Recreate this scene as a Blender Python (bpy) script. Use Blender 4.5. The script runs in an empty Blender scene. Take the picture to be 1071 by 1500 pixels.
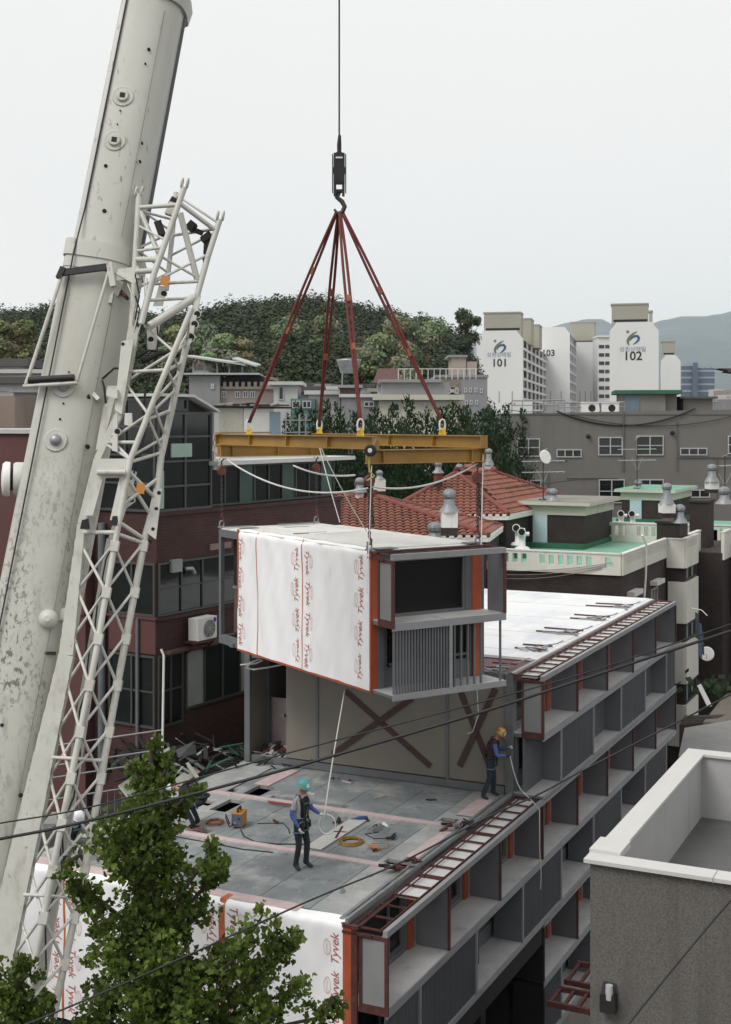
import bpy, math, random
from mathutils import Vector, Matrix
R = random.Random(7)
SC = bpy.context.scene
COL = SC.collection
CAMZ = 18.3
V = Vector
rad = math.radians

def lin(r, g, b):
    f = lambda c: (c/255/12.92) if c/255 <= .04045 else ((c/255+.055)/1.055)**2.4
    return (f(r), f(g), f(b), 1)

# ------------------------------------------------------------ materials
MATS = {}
def mat(name, col, rough=.75, var=.12, scale=2.0, stretch=(1, 1, 1), metal=0, bump=0, bscale=40, stain=None, kind=None, emit=None, spec=.5):
    """col is a linear albedo; var mottles it; stain=(colour, lo, hi, scale, stretch) lays worn patches over it."""
    if name in MATS: return MATS[name]
    m = bpy.data.materials.new(name); m.use_nodes = True; MATS[name] = m
    nt = m.node_tree; N = nt.nodes; L = nt.links
    b = N['Principled BSDF']; b.inputs['Roughness'].default_value = rough; b.inputs['Metallic'].default_value = metal
    b.inputs['Specular IOR Level'].default_value = spec
    tc = N.new('ShaderNodeTexCoord')
    def noise(sc, st, det=5):
        mp = N.new('ShaderNodeMapping'); mp.inputs['Scale'].default_value = st
        L.new(tc.outputs['Object'], mp.inputs['Vector'])
        n = N.new('ShaderNodeTexNoise'); n.inputs['Scale'].default_value = sc; n.inputs['Detail'].default_value = det
        n.inputs['Roughness'].default_value = .62
        L.new(mp.outputs['Vector'], n.inputs['Vector']); return n
    c = tuple(col[:3]) + (1,)
    if kind == 'brick':
        sep = N.new('ShaderNodeSeparateXYZ'); L.new(tc.outputs['Object'], sep.inputs[0])
        ad = N.new('ShaderNodeMath'); L.new(sep.outputs[0], ad.inputs[0]); L.new(sep.outputs[1], ad.inputs[1])
        cb = N.new('ShaderNodeCombineXYZ'); L.new(ad.outputs[0], cb.inputs[0]); L.new(sep.outputs[2], cb.inputs[1])
        br = N.new('ShaderNodeTexBrick'); br.inputs['Scale'].default_value = 1
        br.inputs['Brick Width'].default_value = .24; br.inputs['Row Height'].default_value = .09; br.inputs['Mortar Size'].default_value = .008
        br.inputs['Color1'].default_value = c; br.inputs['Color2'].default_value = tuple(x*.62 for x in c[:3])+(1,)
        br.inputs['Mortar'].default_value = tuple(x*1.25+.006 for x in c[:3])+(1,)
        L.new(cb.outputs[0], br.inputs['Vector']); src = br.outputs['Color']
    else:
        rgb = N.new('ShaderNodeRGB'); rgb.outputs[0].default_value = c; src = rgb.outputs[0]
    n1 = noise(scale, stretch)
    mr = N.new('ShaderNodeMapRange'); mr.inputs['From Min'].default_value = .3; mr.inputs['From Max'].default_value = .7
    mr.inputs['To Min'].default_value = 1-var; mr.inputs['To Max'].default_value = 1+var; mr.clamp = False
    L.new(n1.outputs[0], mr.inputs['Value'])
    mul = N.new('ShaderNodeVectorMath'); mul.operation = 'SCALE'
    L.new(src, mul.inputs[0]); L.new(mr.outputs[0], mul.inputs['Scale']); src = mul.outputs[0]
    for st in ([stain] if stain and not isinstance(stain, list) else (stain or [])):
        sc, lo, hi, ss, sst = st[:5]
        n2 = noise(ss, sst, 8)
        rp = N.new('ShaderNodeMapRange'); rp.inputs['From Min'].default_value = lo; rp.inputs['From Max'].default_value = hi
        rp.inputs['To Max'].default_value = .85
        L.new(n2.outputs[0], rp.inputs['Value'])
        if len(st) > 5:          # wear gathers in some places only
            n4 = noise(st[5], (1, 1, .4), 2); g4 = N.new('ShaderNodeMapRange'); g4.inputs['From Min'].default_value = .40; g4.inputs['From Max'].default_value = .56
            L.new(n4.outputs[0], g4.inputs['Value']); gm = N.new('ShaderNodeMath'); gm.operation = 'MULTIPLY'; L.new(rp.outputs[0], gm.inputs[0]); L.new(g4.outputs[0], gm.inputs[1]); rp = gm
        if len(st) > 6:          # mould has crept up from the foot only so far
            sp = N.new('ShaderNodeSeparateXYZ'); L.new(tc.outputs['Object'], sp.inputs[0]); g5 = N.new('ShaderNodeMapRange'); g5.inputs['From Min'].default_value = st[7]; g5.inputs['From Max'].default_value = st[6]
            L.new(sp.outputs[2], g5.inputs['Value']); gm = N.new('ShaderNodeMath'); gm.operation = 'MULTIPLY'; L.new(rp.outputs[0], gm.inputs[0]); L.new(g5.outputs[0], gm.inputs[1]); rp = gm
        mx = N.new('ShaderNodeMix'); mx.data_type = 'RGBA'; mx.inputs['B'].default_value = tuple(sc[:3])+(1,)
        L.new(rp.outputs[0], mx.inputs['Factor']); L.new(src, mx.inputs['A']); src = mx.outputs['Result']
    if kind == 'tone':       # species tone stored per face
        at = N.new('ShaderNodeAttribute'); at.attribute_name = 'tone'
        mm = N.new('ShaderNodeVectorMath'); mm.operation = 'MULTIPLY'
        L.new(src, mm.inputs[0]); L.new(at.outputs['Color'], mm.inputs[1]); src = mm.outputs[0]
    L.new(src, b.inputs['Base Color'])
    if bump:
        n3 = noise(bscale, (1, 1, 1), 4); bp = N.new('ShaderNodeBump'); bp.inputs['Strength'].default_value = bump
        bp.inputs['Distance'].default_value = .02
        L.new(n3.outputs[0], bp.inputs['Height']); L.new(bp.outputs[0], b.inputs['Normal'])
    return m

def leafmat(name, col, trans=.25, var=.35, scale=1.2, tone=False):
    m = mat(name, col, rough=.55, var=var, scale=scale, kind='tone' if tone else None, spec=.25)
    nt = m.node_tree; b = nt.nodes['Principled BSDF']; src = b.inputs['Base Color'].links[0].from_socket
    t = nt.nodes.new('ShaderNodeBsdfTranslucent'); nt.links.new(src, t.inputs['Color'])
    mx = nt.nodes.new('ShaderNodeMixShader'); mx.inputs[0].default_value = trans
    nt.links.new(b.outputs[0], mx.inputs[1]); nt.links.new(t.outputs[0], mx.inputs[2])
    nt.links.new(mx.outputs[0], nt.nodes['Material Output'].inputs['Surface'])
    return m

def glass(name, col=(.02, .025, .025), rough=.08):
    return mat(name, col, rough=rough, var=.4, scale=.6, spec=.28)

# ------------------------------------------------------------ mesh builder
class MB:
    def __init__(s, T=None):
        s.v = []; s.f = []; s.m = []; s.sm = []; s.T = T or Matrix(); s.mi = 0; s.smooth = False
    def add(s, vs, fs, m=None, smooth=None):
        o = len(s.v); s.v += [tuple(s.T @ V(p)) for p in vs]
        for f in fs:
            s.f.append([i+o for i in f]); s.m.append(s.mi if m is None else m); s.sm.append(s.smooth if smooth is None else smooth)
    def box(s, x0, x1, y0, y1, z0, z1, m=None):
        s.add([(x0,y0,z0),(x1,y0,z0),(x1,y1,z0),(x0,y1,z0),(x0,y0,z1),(x1,y0,z1),(x1,y1,z1),(x0,y1,z1)],
              [(0,3,2,1),(4,5,6,7),(0,1,5,4),(1,2,6,5),(2,3,7,6),(3,0,4,7)], m, False)
    def poly(s, pts, m=None): s.add(pts, [tuple(range(len(pts)))], m, False)
    def prism(s, pts, d, m=None):
        """polygon pts (3D) swept by vector d"""
        n = len(pts); d = V(d); q = [V(p) for p in pts]; b = [p+d for p in q]
        fs = [tuple(range(n))[::-1], tuple(range(n, 2*n))] + [(i, (i+1) % n, (i+1) % n+n, i+n) for i in range(n)]
        s.add(q+b, fs, m, False)
    def beam(s, a, b, w, h, up=(0, 0, 1), m=None):
        a, b, up = V(a), V(b), V(up); d = (b-a).normalized()
        x = d.cross(up)
        if x.length < 1e-4: x = d.cross(V((1, 0, 0)))
        x.normalize(); y = x.cross(d).normalized()
        P = []
        for c in (a, b):
            for sx, sy in ((-1,-1),(1,-1),(1,1),(-1,1)): P.append(c + x*(sx*w/2) + y*(sy*h/2))
        s.add(P, [(0,3,2,1),(4,5,6,7),(0,1,5,4),(1,2,6,5),(2,3,7,6),(3,0,4,7)], m, False)
    def tube(s, path, r, n=8, m=None, closed=False, caps=True):
        p = [V(q) for q in path]; k = len(p)
        rs = r if isinstance(r, (list, tuple)) else [r]*k
        x = None; rings = []
        for i in range(k):
            if closed: t = p[(i+1) % k]-p[i-1]
            else: t = p[min(i+1, k-1)]-p[max(i-1, 0)]
            if t.length < 1e-9: t = V((0, 0, 1))
            t.normalize()
            if x is None:
                x = t.orthogonal().normalized()
            else:
                x = x - t*x.dot(t)
                x = x.normalized() if x.length > 1e-6 else t.orthogonal().normalized()
            y = t.cross(x)
            rings.append([p[i] + (x*math.cos(a)+y*math.sin(a))*rs[i] for a in [2*math.pi*j/n for j in range(n)]])
        vs = [q for g in rings for q in g]; fs = []
        for i in range(k if closed else k-1):
            A, Bq = i*n, ((i+1) % k)*n
            for j in range(n): fs.append((A+j, A+(j+1) % n, Bq+(j+1) % n, Bq+j))
        s.add(vs, fs, m, True)
        if caps and not closed:
            s.add(rings[0], [tuple(range(n))[::-1]], m, False); s.add(rings[-1], [tuple(range(n))], m, False)
    def lathe(s, prof, c=(0, 0, 0), n=16, m=None, axis=(0, 0, 1), smooth=True):
        """prof: list of (radius, height) along axis from c"""
        c = V(c); ax = V(axis).normalized(); x = ax.orthogonal().normalized(); y = ax.cross(x)
        vs = []; fs = []
        for r, h in prof:
            for j in range(n):
                a = 2*math.pi*j/n; vs.append(c + ax*h + (x*math.cos(a)+y*math.sin(a))*r)
        for i in range(len(prof)-1):
            for j in range(n): fs.append((i*n+j, i*n+(j+1) % n, (i+1)*n+(j+1) % n, (i+1)*n+j))
        s.add(vs, fs, m, smooth)
        s.add(vs[:n], [tuple(range(n))[::-1]], m, False); s.add(vs[-n:], [tuple(range(n))], m, False)
    def plate(s, u0, u1, v0, v1, holes, z0, z1, m=None, ax='z'):
        """slab with rectangular holes (a0,a1,b0,b1); ax: the thin axis. z: (u,v)=(x,y); y: (x,z); x: (y,z)"""
        U = sorted({u0, u1, *[min(max(q, u0), u1) for h in holes for q in h[:2]]})
        W = sorted({v0, v1, *[min(max(q, v0), v1) for h in holes for q in h[2:4]]})
        def P(a, b, c): return {'z': (a, b, c), 'y': (a, c, b), 'x': (c, a, b)}[ax]
        solid = lambda i, j: 0 <= i < len(U)-1 and 0 <= j < len(W)-1 and not any(h[0] < (U[i]+U[i+1])/2 < h[1] and h[2] < (W[j]+W[j+1])/2 < h[3] for h in holes)
        for i in range(len(U)-1):
            for j in range(len(W)-1):
                if not solid(i, j): continue
                a, b, c, d = U[i], U[i+1], W[j], W[j+1]
                for z in (z0, z1): s.poly([P(a, c, z), P(b, c, z), P(b, d, z), P(a, d, z)], m)
                if not solid(i-1, j): s.poly([P(a, c, z0), P(a, d, z0), P(a, d, z1), P(a, c, z1)], m)
                if not solid(i+1, j): s.poly([P(b, c, z0), P(b, d, z0), P(b, d, z1), P(b, c, z1)], m)
                if not solid(i, j-1): s.poly([P(a, c, z0), P(b, c, z0), P(b, c, z1), P(a, c, z1)], m)
                if not solid(i, j+1): s.poly([P(a, d, z0), P(b, d, z0), P(b, d, z1), P(a, d, z1)], m)
    def text(s, txt, size, T, m=None, shear=0, bold=.0, align='CENTER'):
        vs, fs = text_geo(txt, size, shear, align, bold)
        old = s.T; s.T = old @ T; s.add(vs, fs, m, False); s.T = old
    def build(s, name, mats, parent=None, loc=None, label=None, group=None):
        me = bpy.data.meshes.new(name); me.from_pydata(s.v, [], s.f)
        for q in (mats if isinstance(mats, (list, tuple)) else [mats]): me.materials.append(q)
        me.polygons.foreach_set('material_index', s.m); me.polygons.foreach_set('use_smooth', s.sm)
        me.update()
        return link(name, me, parent, label)

def link(name, me, parent=None, label=None):
    o = bpy.data.objects.new(name, me); COL.objects.link(o)
    if parent is not None: o.parent = parent
    if label: o['label'] = label
    return o
TXT = {}
def text_geo(txt, size, shear, align, bold=0):
    k = (txt, size, shear, align, bold)
    if k in TXT: return TXT[k]
    cu = bpy.data.curves.new('lettering', 'FONT'); cu.body = txt; cu.size = size; cu.shear = shear
    cu.align_x = align; cu.align_y = 'CENTER'; cu.resolution_u = 3; cu.offset = bold; cu.space_character = 1+bold*.3
    o = bpy.data.objects.new('lettering', cu); COL.objects.link(o)
    dg = bpy.context.evaluated_depsgraph_get(); me = bpy.data.meshes.new_from_object(o.evaluated_get(dg))
    TXT[k] = ([tuple(v.co) for v in me.vertices], [tuple(p.vertices) for p in me.polygons])
    bpy.data.objects.remove(o); bpy.data.curves.remove(cu); bpy.data.meshes.remove(me)
    return TXT[k]

def tag(o, label=None, cat=None, group=None, kind=None):
    if label: o['label'] = label
    if cat: o['category'] = cat
    if group: o['group'] = group
    if kind: o['kind'] = kind
    return o
def thing(name, label, cat, loc=(0, 0, 0), rz=0, group=None):
    o = bpy.data.objects.new(name, None); COL.objects.link(o); o.empty_display_size = .3
    o.location = loc; o.rotation_euler = (0, 0, rz)
    return tag(o, label, cat, group)
def dup(root, loc, rz=None, label=None, scale=None):
    r = root.copy(); COL.objects.link(r); r.location = loc
    if rz is not None: r.rotation_euler = (0, 0, rz)
    if label: r['label'] = label
    if scale: r.scale = scale if isinstance(scale, tuple) else (scale,)*3
    for ch in list(root.children):
        c = ch.copy(); COL.objects.link(c); c.parent = r
        for g in list(ch.children):
            d = g.copy(); COL.objects.link(d); d.parent = c
    return r
def ray(px, py): return V(((px-535.5)/1900, 1.0, (620-py)/1900))
def W(px, py, d): return V((0, 0, CAMZ)) + ray(px, py)*d
class Fr:
    """a ground frame: origin (X,Y), turned by a; turns sight lines into points on its planes"""
    def __init__(s, X, Y, a, Z=0):
        s.X, s.Y, s.a, s.Z = X, Y, a, Z; s.ex = V((math.cos(a), math.sin(a))); s.ey = V((-math.sin(a), math.cos(a))); s.O = V((X, Y))
    def hit(s, px, py, y=0):
        d = ray(px, py); t = (y+s.O.dot(s.ey))/d.xy.dot(s.ey); return ((d.xy*t-s.O).dot(s.ex), CAMZ+t*d.z-s.Z)
    def hitx(s, px, py, x=0):
        d = ray(px, py); t = (x+s.O.dot(s.ex))/d.xy.dot(s.ex); return ((d.xy*t-s.O).dot(s.ey), CAMZ+t*d.z-s.Z)
    def hitz(s, px, py, z):
        d = ray(px, py); t = (z+s.Z-CAMZ)/d.z; return ((d.xy*t-s.O).dot(s.ex), (d.xy*t-s.O).dot(s.ey))
    def w(s, x, y, z=0):
        q = s.O + s.ex*x + s.ey*y; return V((q.x, q.y, z+s.Z))
    def thing(s, name, label, cat, group=None): return thing(name, label, cat, (s.X, s.Y, s.Z), s.a, group)
def sag(a, b, drop, n=16):
    a, b = V(a), V(b)
    return [a.lerp(b, i/n) - V((0, 0, drop*4*(i/n)*(1-i/n))) for i in range(n+1)]
def T3(x=0, y=0, z=0): return Matrix.Translation((x, y, z))
def axes(o, ex, ey, ez):
    """matrix whose columns are the axes ex, ey, ez at o"""
    m = Matrix((V(ex), V(ey), V(ez))).transposed().to_4x4(); m.translation = V(o); return m
# ------------------------------------------------------------ camera, sky, sun
cam = bpy.data.cameras.new('camera'); co = bpy.data.objects.new('camera', cam); COL.objects.link(co)
co.location = (0, 0, CAMZ); co.rotation_euler = (math.pi/2, 0, 0)
cam.sensor_fit = 'VERTICAL'; cam.sensor_height = 36; cam.lens = 36*1900/1500; cam.shift_y = -130/1500
cam.clip_start = .1; cam.clip_end = 20000; SC.camera = co
w = bpy.data.worlds.new('World'); SC.world = w; w.use_nodes = True
N, L = w.node_tree.nodes, w.node_tree.links
bg = N['Background']; bg.inputs['Strength'].default_value = .092
sky = N.new('ShaderNodeTexSky'); sky.sky_type = 'NISHITA'; sky.sun_disc = False
SUN_EL, SUN_AZ = rad(52), rad(232)          # azimuth clockwise from +Y: behind the camera and to its left
sky.sun_elevation = SUN_EL; sky.sun_rotation = SUN_AZ
mx = N.new('ShaderNodeMix'); mx.data_type = 'RGBA'; mx.inputs['Factor'].default_value = .96     # thick white overcast over the clear sky
tc = N.new('ShaderNodeTexCoord'); nz = N.new('ShaderNodeTexNoise'); nz.inputs['Scale'].default_value = 1.6; nz.inputs['Detail'].default_value = 4
cr = N.new('ShaderNodeMix'); cr.data_type = 'RGBA'; cr.inputs['A'].default_value = (8.35, 8.25, 8.1, 1); cr.inputs['B'].default_value = (8.95, 8.85, 8.7, 1)
L.new(tc.outputs['Generated'], nz.inputs['Vector']); L.new(nz.outputs[0], cr.inputs['Factor'])
L.new(sky.outputs[0], mx.inputs['A']); L.new(cr.outputs['Result'], mx.inputs['B']); L.new(mx.outputs['Result'], bg.inputs['Color'])
sl = bpy.data.lights.new('sun', 'SUN'); sl.energy = 1.7; sl.angle = rad(28); sl.color = (1, .97, .93)
so = bpy.data.objects.new('sun', sl); COL.objects.link(so)
d = V((math.sin(SUN_AZ)*math.cos(SUN_EL), math.cos(SUN_AZ)*math.cos(SUN_EL), math.sin(SUN_EL)))
so.rotation_euler = d.to_track_quat('Z', 'Y').to_euler(); so.location = (0, -20, 60)
vs_ = SC.view_settings; vs_.view_transform = 'Standard'; vs_.look = 'None'; vs_.exposure = .30; vs_.gamma = 1
SC.cycles.use_denoising = True; SC.cycles.max_bounces = 8; SC.cycles.diffuse_bounces = 3; SC.cycles.transparent_max_bounces = 6
SC.cycles.volume_bounces = 4; SC.cycles.caustics_reflective = False; SC.cycles.caustics_refractive = False

# ------------------------------------------------------------ palette
M_grey = mat('grey_paint', (.128, .134, .142), .55, .12, 1.5, stain=((.1, .095, .09), .58, .8, 3, (1, 1, .3)))
M_ledge = mat('ledge_top', (.43, .43, .43), .6, .12, 1.2, stain=((.22, .21, .2), .55, .8, 2.5, (1, 1, 1)))
M_edge = mat('pale_edge', (.25, .255, .265), .5, .1, 2)
M_fin = mat('fin_grey', (.128, .134, .145), .5, .10, 1.5)
M_brown = mat('red_oxide', (.075, .022, .018), .6, .25, 4, stain=((.14, .06, .045), .55, .8, 8, (1, 1, 1)))
M_orange = mat('orange_membrane', (.36, .075, .03), .6, .18, 3)
M_dark = mat('interior_dark', (.012, .011, .011), .8, .3, 1)
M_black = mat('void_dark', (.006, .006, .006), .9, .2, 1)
M_winframe = mat('window_frame', (.12, .125, .13), .4, .08, 3)
M_glassd = glass('window_glass', (.008, .007, .007), .22)
M_wrap = mat('wrap_white', (.86, .865, .87), .65, .04, 1.5, bump=.15, bscale=6, stain=((.66, .66, .66), .6, .85, 2, (1, 1, .3)))
M_print = mat('wrap_print', (.45, .15, .12), .7, .15, 6)
M_printp = mat('wrap_print_pale', (.66, .44, .41), .7, .15, 6)
M_tape = mat('seam_tape', (.50, .13, .05), .6, .2, 5)
M_roofw = mat('roof_membrane', (.72, .73, .74), .7, .06, 1.2, stain=[((.50, .54, .61), .50, .68, .55, (.4, 1, 1)), ((.62, .60, .57), .56, .7, 1.6, (1, .5, 1)), ((.45, .45, .45), .68, .8, 4, (1, 1, 1))])
M_deck = mat('deck_board', (.20, .222, .228), .75, .28, .9, bump=.1, bscale=20, stain=[((.46, .46, .44), .50, .72, 1.1, (1, 1, 1)), ((.10, .11, .11), .57, .72, 4, (1, 1, 1)), ((.42, .40, .36), .64, .70, 11, (1, 1, 1))])
M_deck2 = mat('deck_board_worn', (.33, .34, .335), .8, .2, 1.3, stain=[((.45, .44, .42), .55, .75, 2.2, (1, 1, 1)), ((.12, .12, .12), .62, .8, 5, (1, 1, 1))])
M_seam = mat('deck_seam', (.34, .34, .33), .8, .2, 4)
M_pink = mat('pink_insulation', (.52, .41, .41), .8, .14, 3, stain=((.38, .30, .30), .56, .8, 5, (1, 1, 1)))
M_beige = mat('beige_board', (.205, .19, .16), .8, .08, .8, stain=((.20, .19, .16), .55, .85, 1.2, (1, 1, .4)))
M_steel = mat('galvanised', (.30, .31, .32), .4, .18, 5, metal=.4)
M_chain = mat('chain_steel', (.07, .065, .06), .45, .3, 20, metal=.6)
M_rusth = mat('rust_hook', (.13, .04, .025), .55, .3, 12)
M_rope = mat('white_rope', (.62, .62, .60), .8, .1, 20)
M_rubber = mat('black_rubber', (.012, .012, .013), .6, .2, 8)
M_yellow = mat('yellow_paint', (.33, .185, .036), .5, .15, 1.5, stain=[((.22, .13, .05), .6, .82, 3, (1, 1, 1)), ((.30, .25, .18), .66, .8, 9, (1, 1, 1))])
M_yellow2 = mat('lug_yellow', (.62, .42, .03), .5, .12, 5)
M_sling = mat('red_sling', (.13, .022, .018), .75, .22, 6)
M_crane = mat('crane_cream', (.50, .50, .455), .42, .05, .8, stain=[((.36, .34, .29), .58, .85, .9, (1, 1, .12)), ((.17, .17, .15), .60, .68, 12, (1, 1, .22), .6), ((.30, .24, .17), .64, .8, 2.5, (1, 1, .1))])
M_cranew = mat('crane_cream_worn', (.48, .48, .43), .5, .08, 1, stain=[((.085, .085, .07), .525, .58, 15, (1, 1, .5), .8, 12.0, 15.5), ((.15, .15, .13), .52, .66, 6, (1, 1, .22), .6, 12.0, 16.0), ((.12, .12, .1), .66, .70, 14, (1, 1, 1)), ((.36, .34, .28), .5, .85, .8, (1, 1, .12))])
M_jib = mat('jib_cream', (.52, .52, .475), .5, .08, 2, stain=[((.30, .28, .23), .52, .74, 5, (1, 1, .35)), ((.13, .11, .09), .64, .72, 9, (1, 1, .4))])
M_concrete = mat('concrete', (.26, .26, .25), .85, .15, .8, stain=((.16, .16, .15), .55, .8, 1.5, (1, 1, .4)))
M_white = mat('white_paint', (.72, .72, .69), .6, .06, 1.5, stain=((.45, .43, .38), .58, .85, 1.2, (1, 1, .25)))
# ------------------------------------------------------------ one facade bay of a housing module (x along the front, y into it, z up)
FM = [M_grey, M_ledge, M_brown, M_edge, M_steel, mat('pale_sheet', (.56, .56, .55), .7, .08, 2)]
def bay(parent, x0, z0, W_, S, left, right, name='facade_bay', y0=0, D=.78, end=False, end_right=False, top=False, sill=.1, sheets=True, skip=0, fly=False, nb=20, nbr=20):
    T = T3(x0, y0, z0); h = S/2
    f = MB(T)
    for za, zb in ((0, .07), (h-.05, h+.05)):                       # ledges: pale top, grey folded edge
        f.box(.0, W_, .03, D, za, zb-.012, 0); f.box(.0, W_, .0, .03, za-.05, zb, 3); f.box(0, W_, .032, D, zb-.011, zb, 1)
    f.box(0, W_, 0, .09, S-.13, S-.01, 3); f.box(0, W_, .09, .12, S-.15, S-.11, 0)
    if top:                                                         # rust-red ladder on the roof edge
        f.box(0, W_, .13, .15, S-.05, S+.0, 2); f.box(0, W_, .53, .555, S-.01, S+.012, 2); f.box(0, W_, .68, .70, S-.05, S-.01, 2)
        n = int(W_/.53)
        for i in range(n+1):
            x = .03 + i*(W_-.06)/n; f.box(x-.013, x+.013, .15, .68, S-.045, S-.012, 2)
        if sheets:
            for i in range(n):
                if i < skip: continue
                a = .03+i*(W_-.06)/n; f.box(a+.025, a+(W_-.06)/n-.025, .165, .675, S-.09, S-.06, 5)
    fr = f.build(name, FM, parent)
    k = MB(T)                                                       # fin at the far boundary, red-oxide front edge
    fw = .6 if fly else .72
    k.box(W_-.045, W_-.005, .04, fw, h+.06, S-.14, 0); k.box(W_-.055, W_+.005, -.004, .04, h+.052, S-.14, 1)
    k.build('fin', [M_fin, M_brown], fr)
    if end:                                                         # framed end panel
        e = MB(T)
        e.box(.012, .03, .06, .52, h+.1, S-.2, 0)
        for ya, yb in ((-.006, .06), (.50, .56)): e.box(-.004, .05, ya, yb, h-.055, S-.14, 1)
        for za, zb in ((h-.056, h+.1), (S-.2, S-.13)): e.box(-.003, .049, .06, .50, za, zb, 1)
        e.box(-.05, .02, .56, D+.1, S-.06, S, 1); e.box(-.05, -.01, .3, D+.1, S-.16, S-.11, 1)
        e.build('end_panel', [mat('panel_grey', (.22, .225, .225), .6, .1, 1.5), M_brown], fr)
    dv = MB(T)
    dv.box(W_/2-.02, W_/2+.02, .035, D-.06, .072, h-.06, 0); dv.box(W_/2-.035, W_/2+.035, -.003, .035, .072, h-.052, 1)
    dv.build('divider', [M_fin, M_edge], fr)
    for side, mode in (('l', left), ('r', right)):
        a, b = (.03, W_/2-.04) if side == 'l' else (W_/2+.04, W_-.03)
        if mode in ('fill', 'few', 'back'):
            g = MB(T); n = nb if side == 'l' else nbr
            if mode == 'fill' and not fly:         # ribbed sheet
                g.box(a-.02, b+.02, .05, .065, .07, h-.06); n = 22
                for i in range(n): x = a+(i+.5)*(b-a)/n; g.box(x-.012, x+.012, .036, .049, .072, h-.062)
                g.build('grille', mat('ribbed_sheet', (.105, .11, .12), .5, .08, 1.5), fr); continue
            y = .04 if mode != 'back' else .5
            for i in range(n):
                x = a + (i+.5)*(b-a)/n
                if fly and mode == 'few' and i in (5, 6): continue
                g.box(x-.017, x+.017, y, y+.045, .07, h-.06)
            g.build('grille', M_grey if mode != 'fill' or fly else M_fin, fr)
    wl = MB(T)                                                      # the module's own front wall behind the ledges
    zb = h+.06+sill
    wl.plate(.0, W_, .0, S, [(.28, W_-.5, zb, S-.2), (.34, W_-.4, .42, h-.12)], D, D+.12, 0, 'y')
    wl.box(.12, .26, D-.07, D-.003, .07, h-.06, 0)
    wl.build('front_wall', [M_grey if not fly else M_winframe], fr)
    po = MB(T); po.box(W_-.34, W_-.12, D-.05, D-.004, .08, S-.16)
    po.build('membrane_strip', M_orange, fr)
    wi = MB(T)
    def win(a, b, c, d_, mull):
        t = .055
        wi.box(a, b, D+.03, D+.10, c, c+t, 0); wi.box(a, b, D+.03, D+.10, d_-t, d_, 0)
        wi.box(a, a+t, D+.032, D+.098, c+t, d_-t, 0); wi.box(b-t, b, D+.032, D+.098, c+t, d_-t, 0)
        for q in mull: wi.box(q-.025, q+.025, D+.035, D+.095, c+t, d_-t, 0)
        wi.poly([(a, D+.08, c), (b, D+.08, c), (b, D+.08, d_), (a, D+.08, d_)], 1)
    win(.28, W_-.5, zb, S-.2, [] if fly else [W_*.62]); win(.34, W_-.4, .42, h-.12, [W_*.5])
    if fly: wi.box(.45, 1.4, D+.02, D+.06, .5, .56, 0); wi.box(W_/2+.1, W_-.45, D+.02, D+.06, .55, .6, 0)
    wi.build('window', [M_winframe, M_glassd], fr)
    return fr

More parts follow.
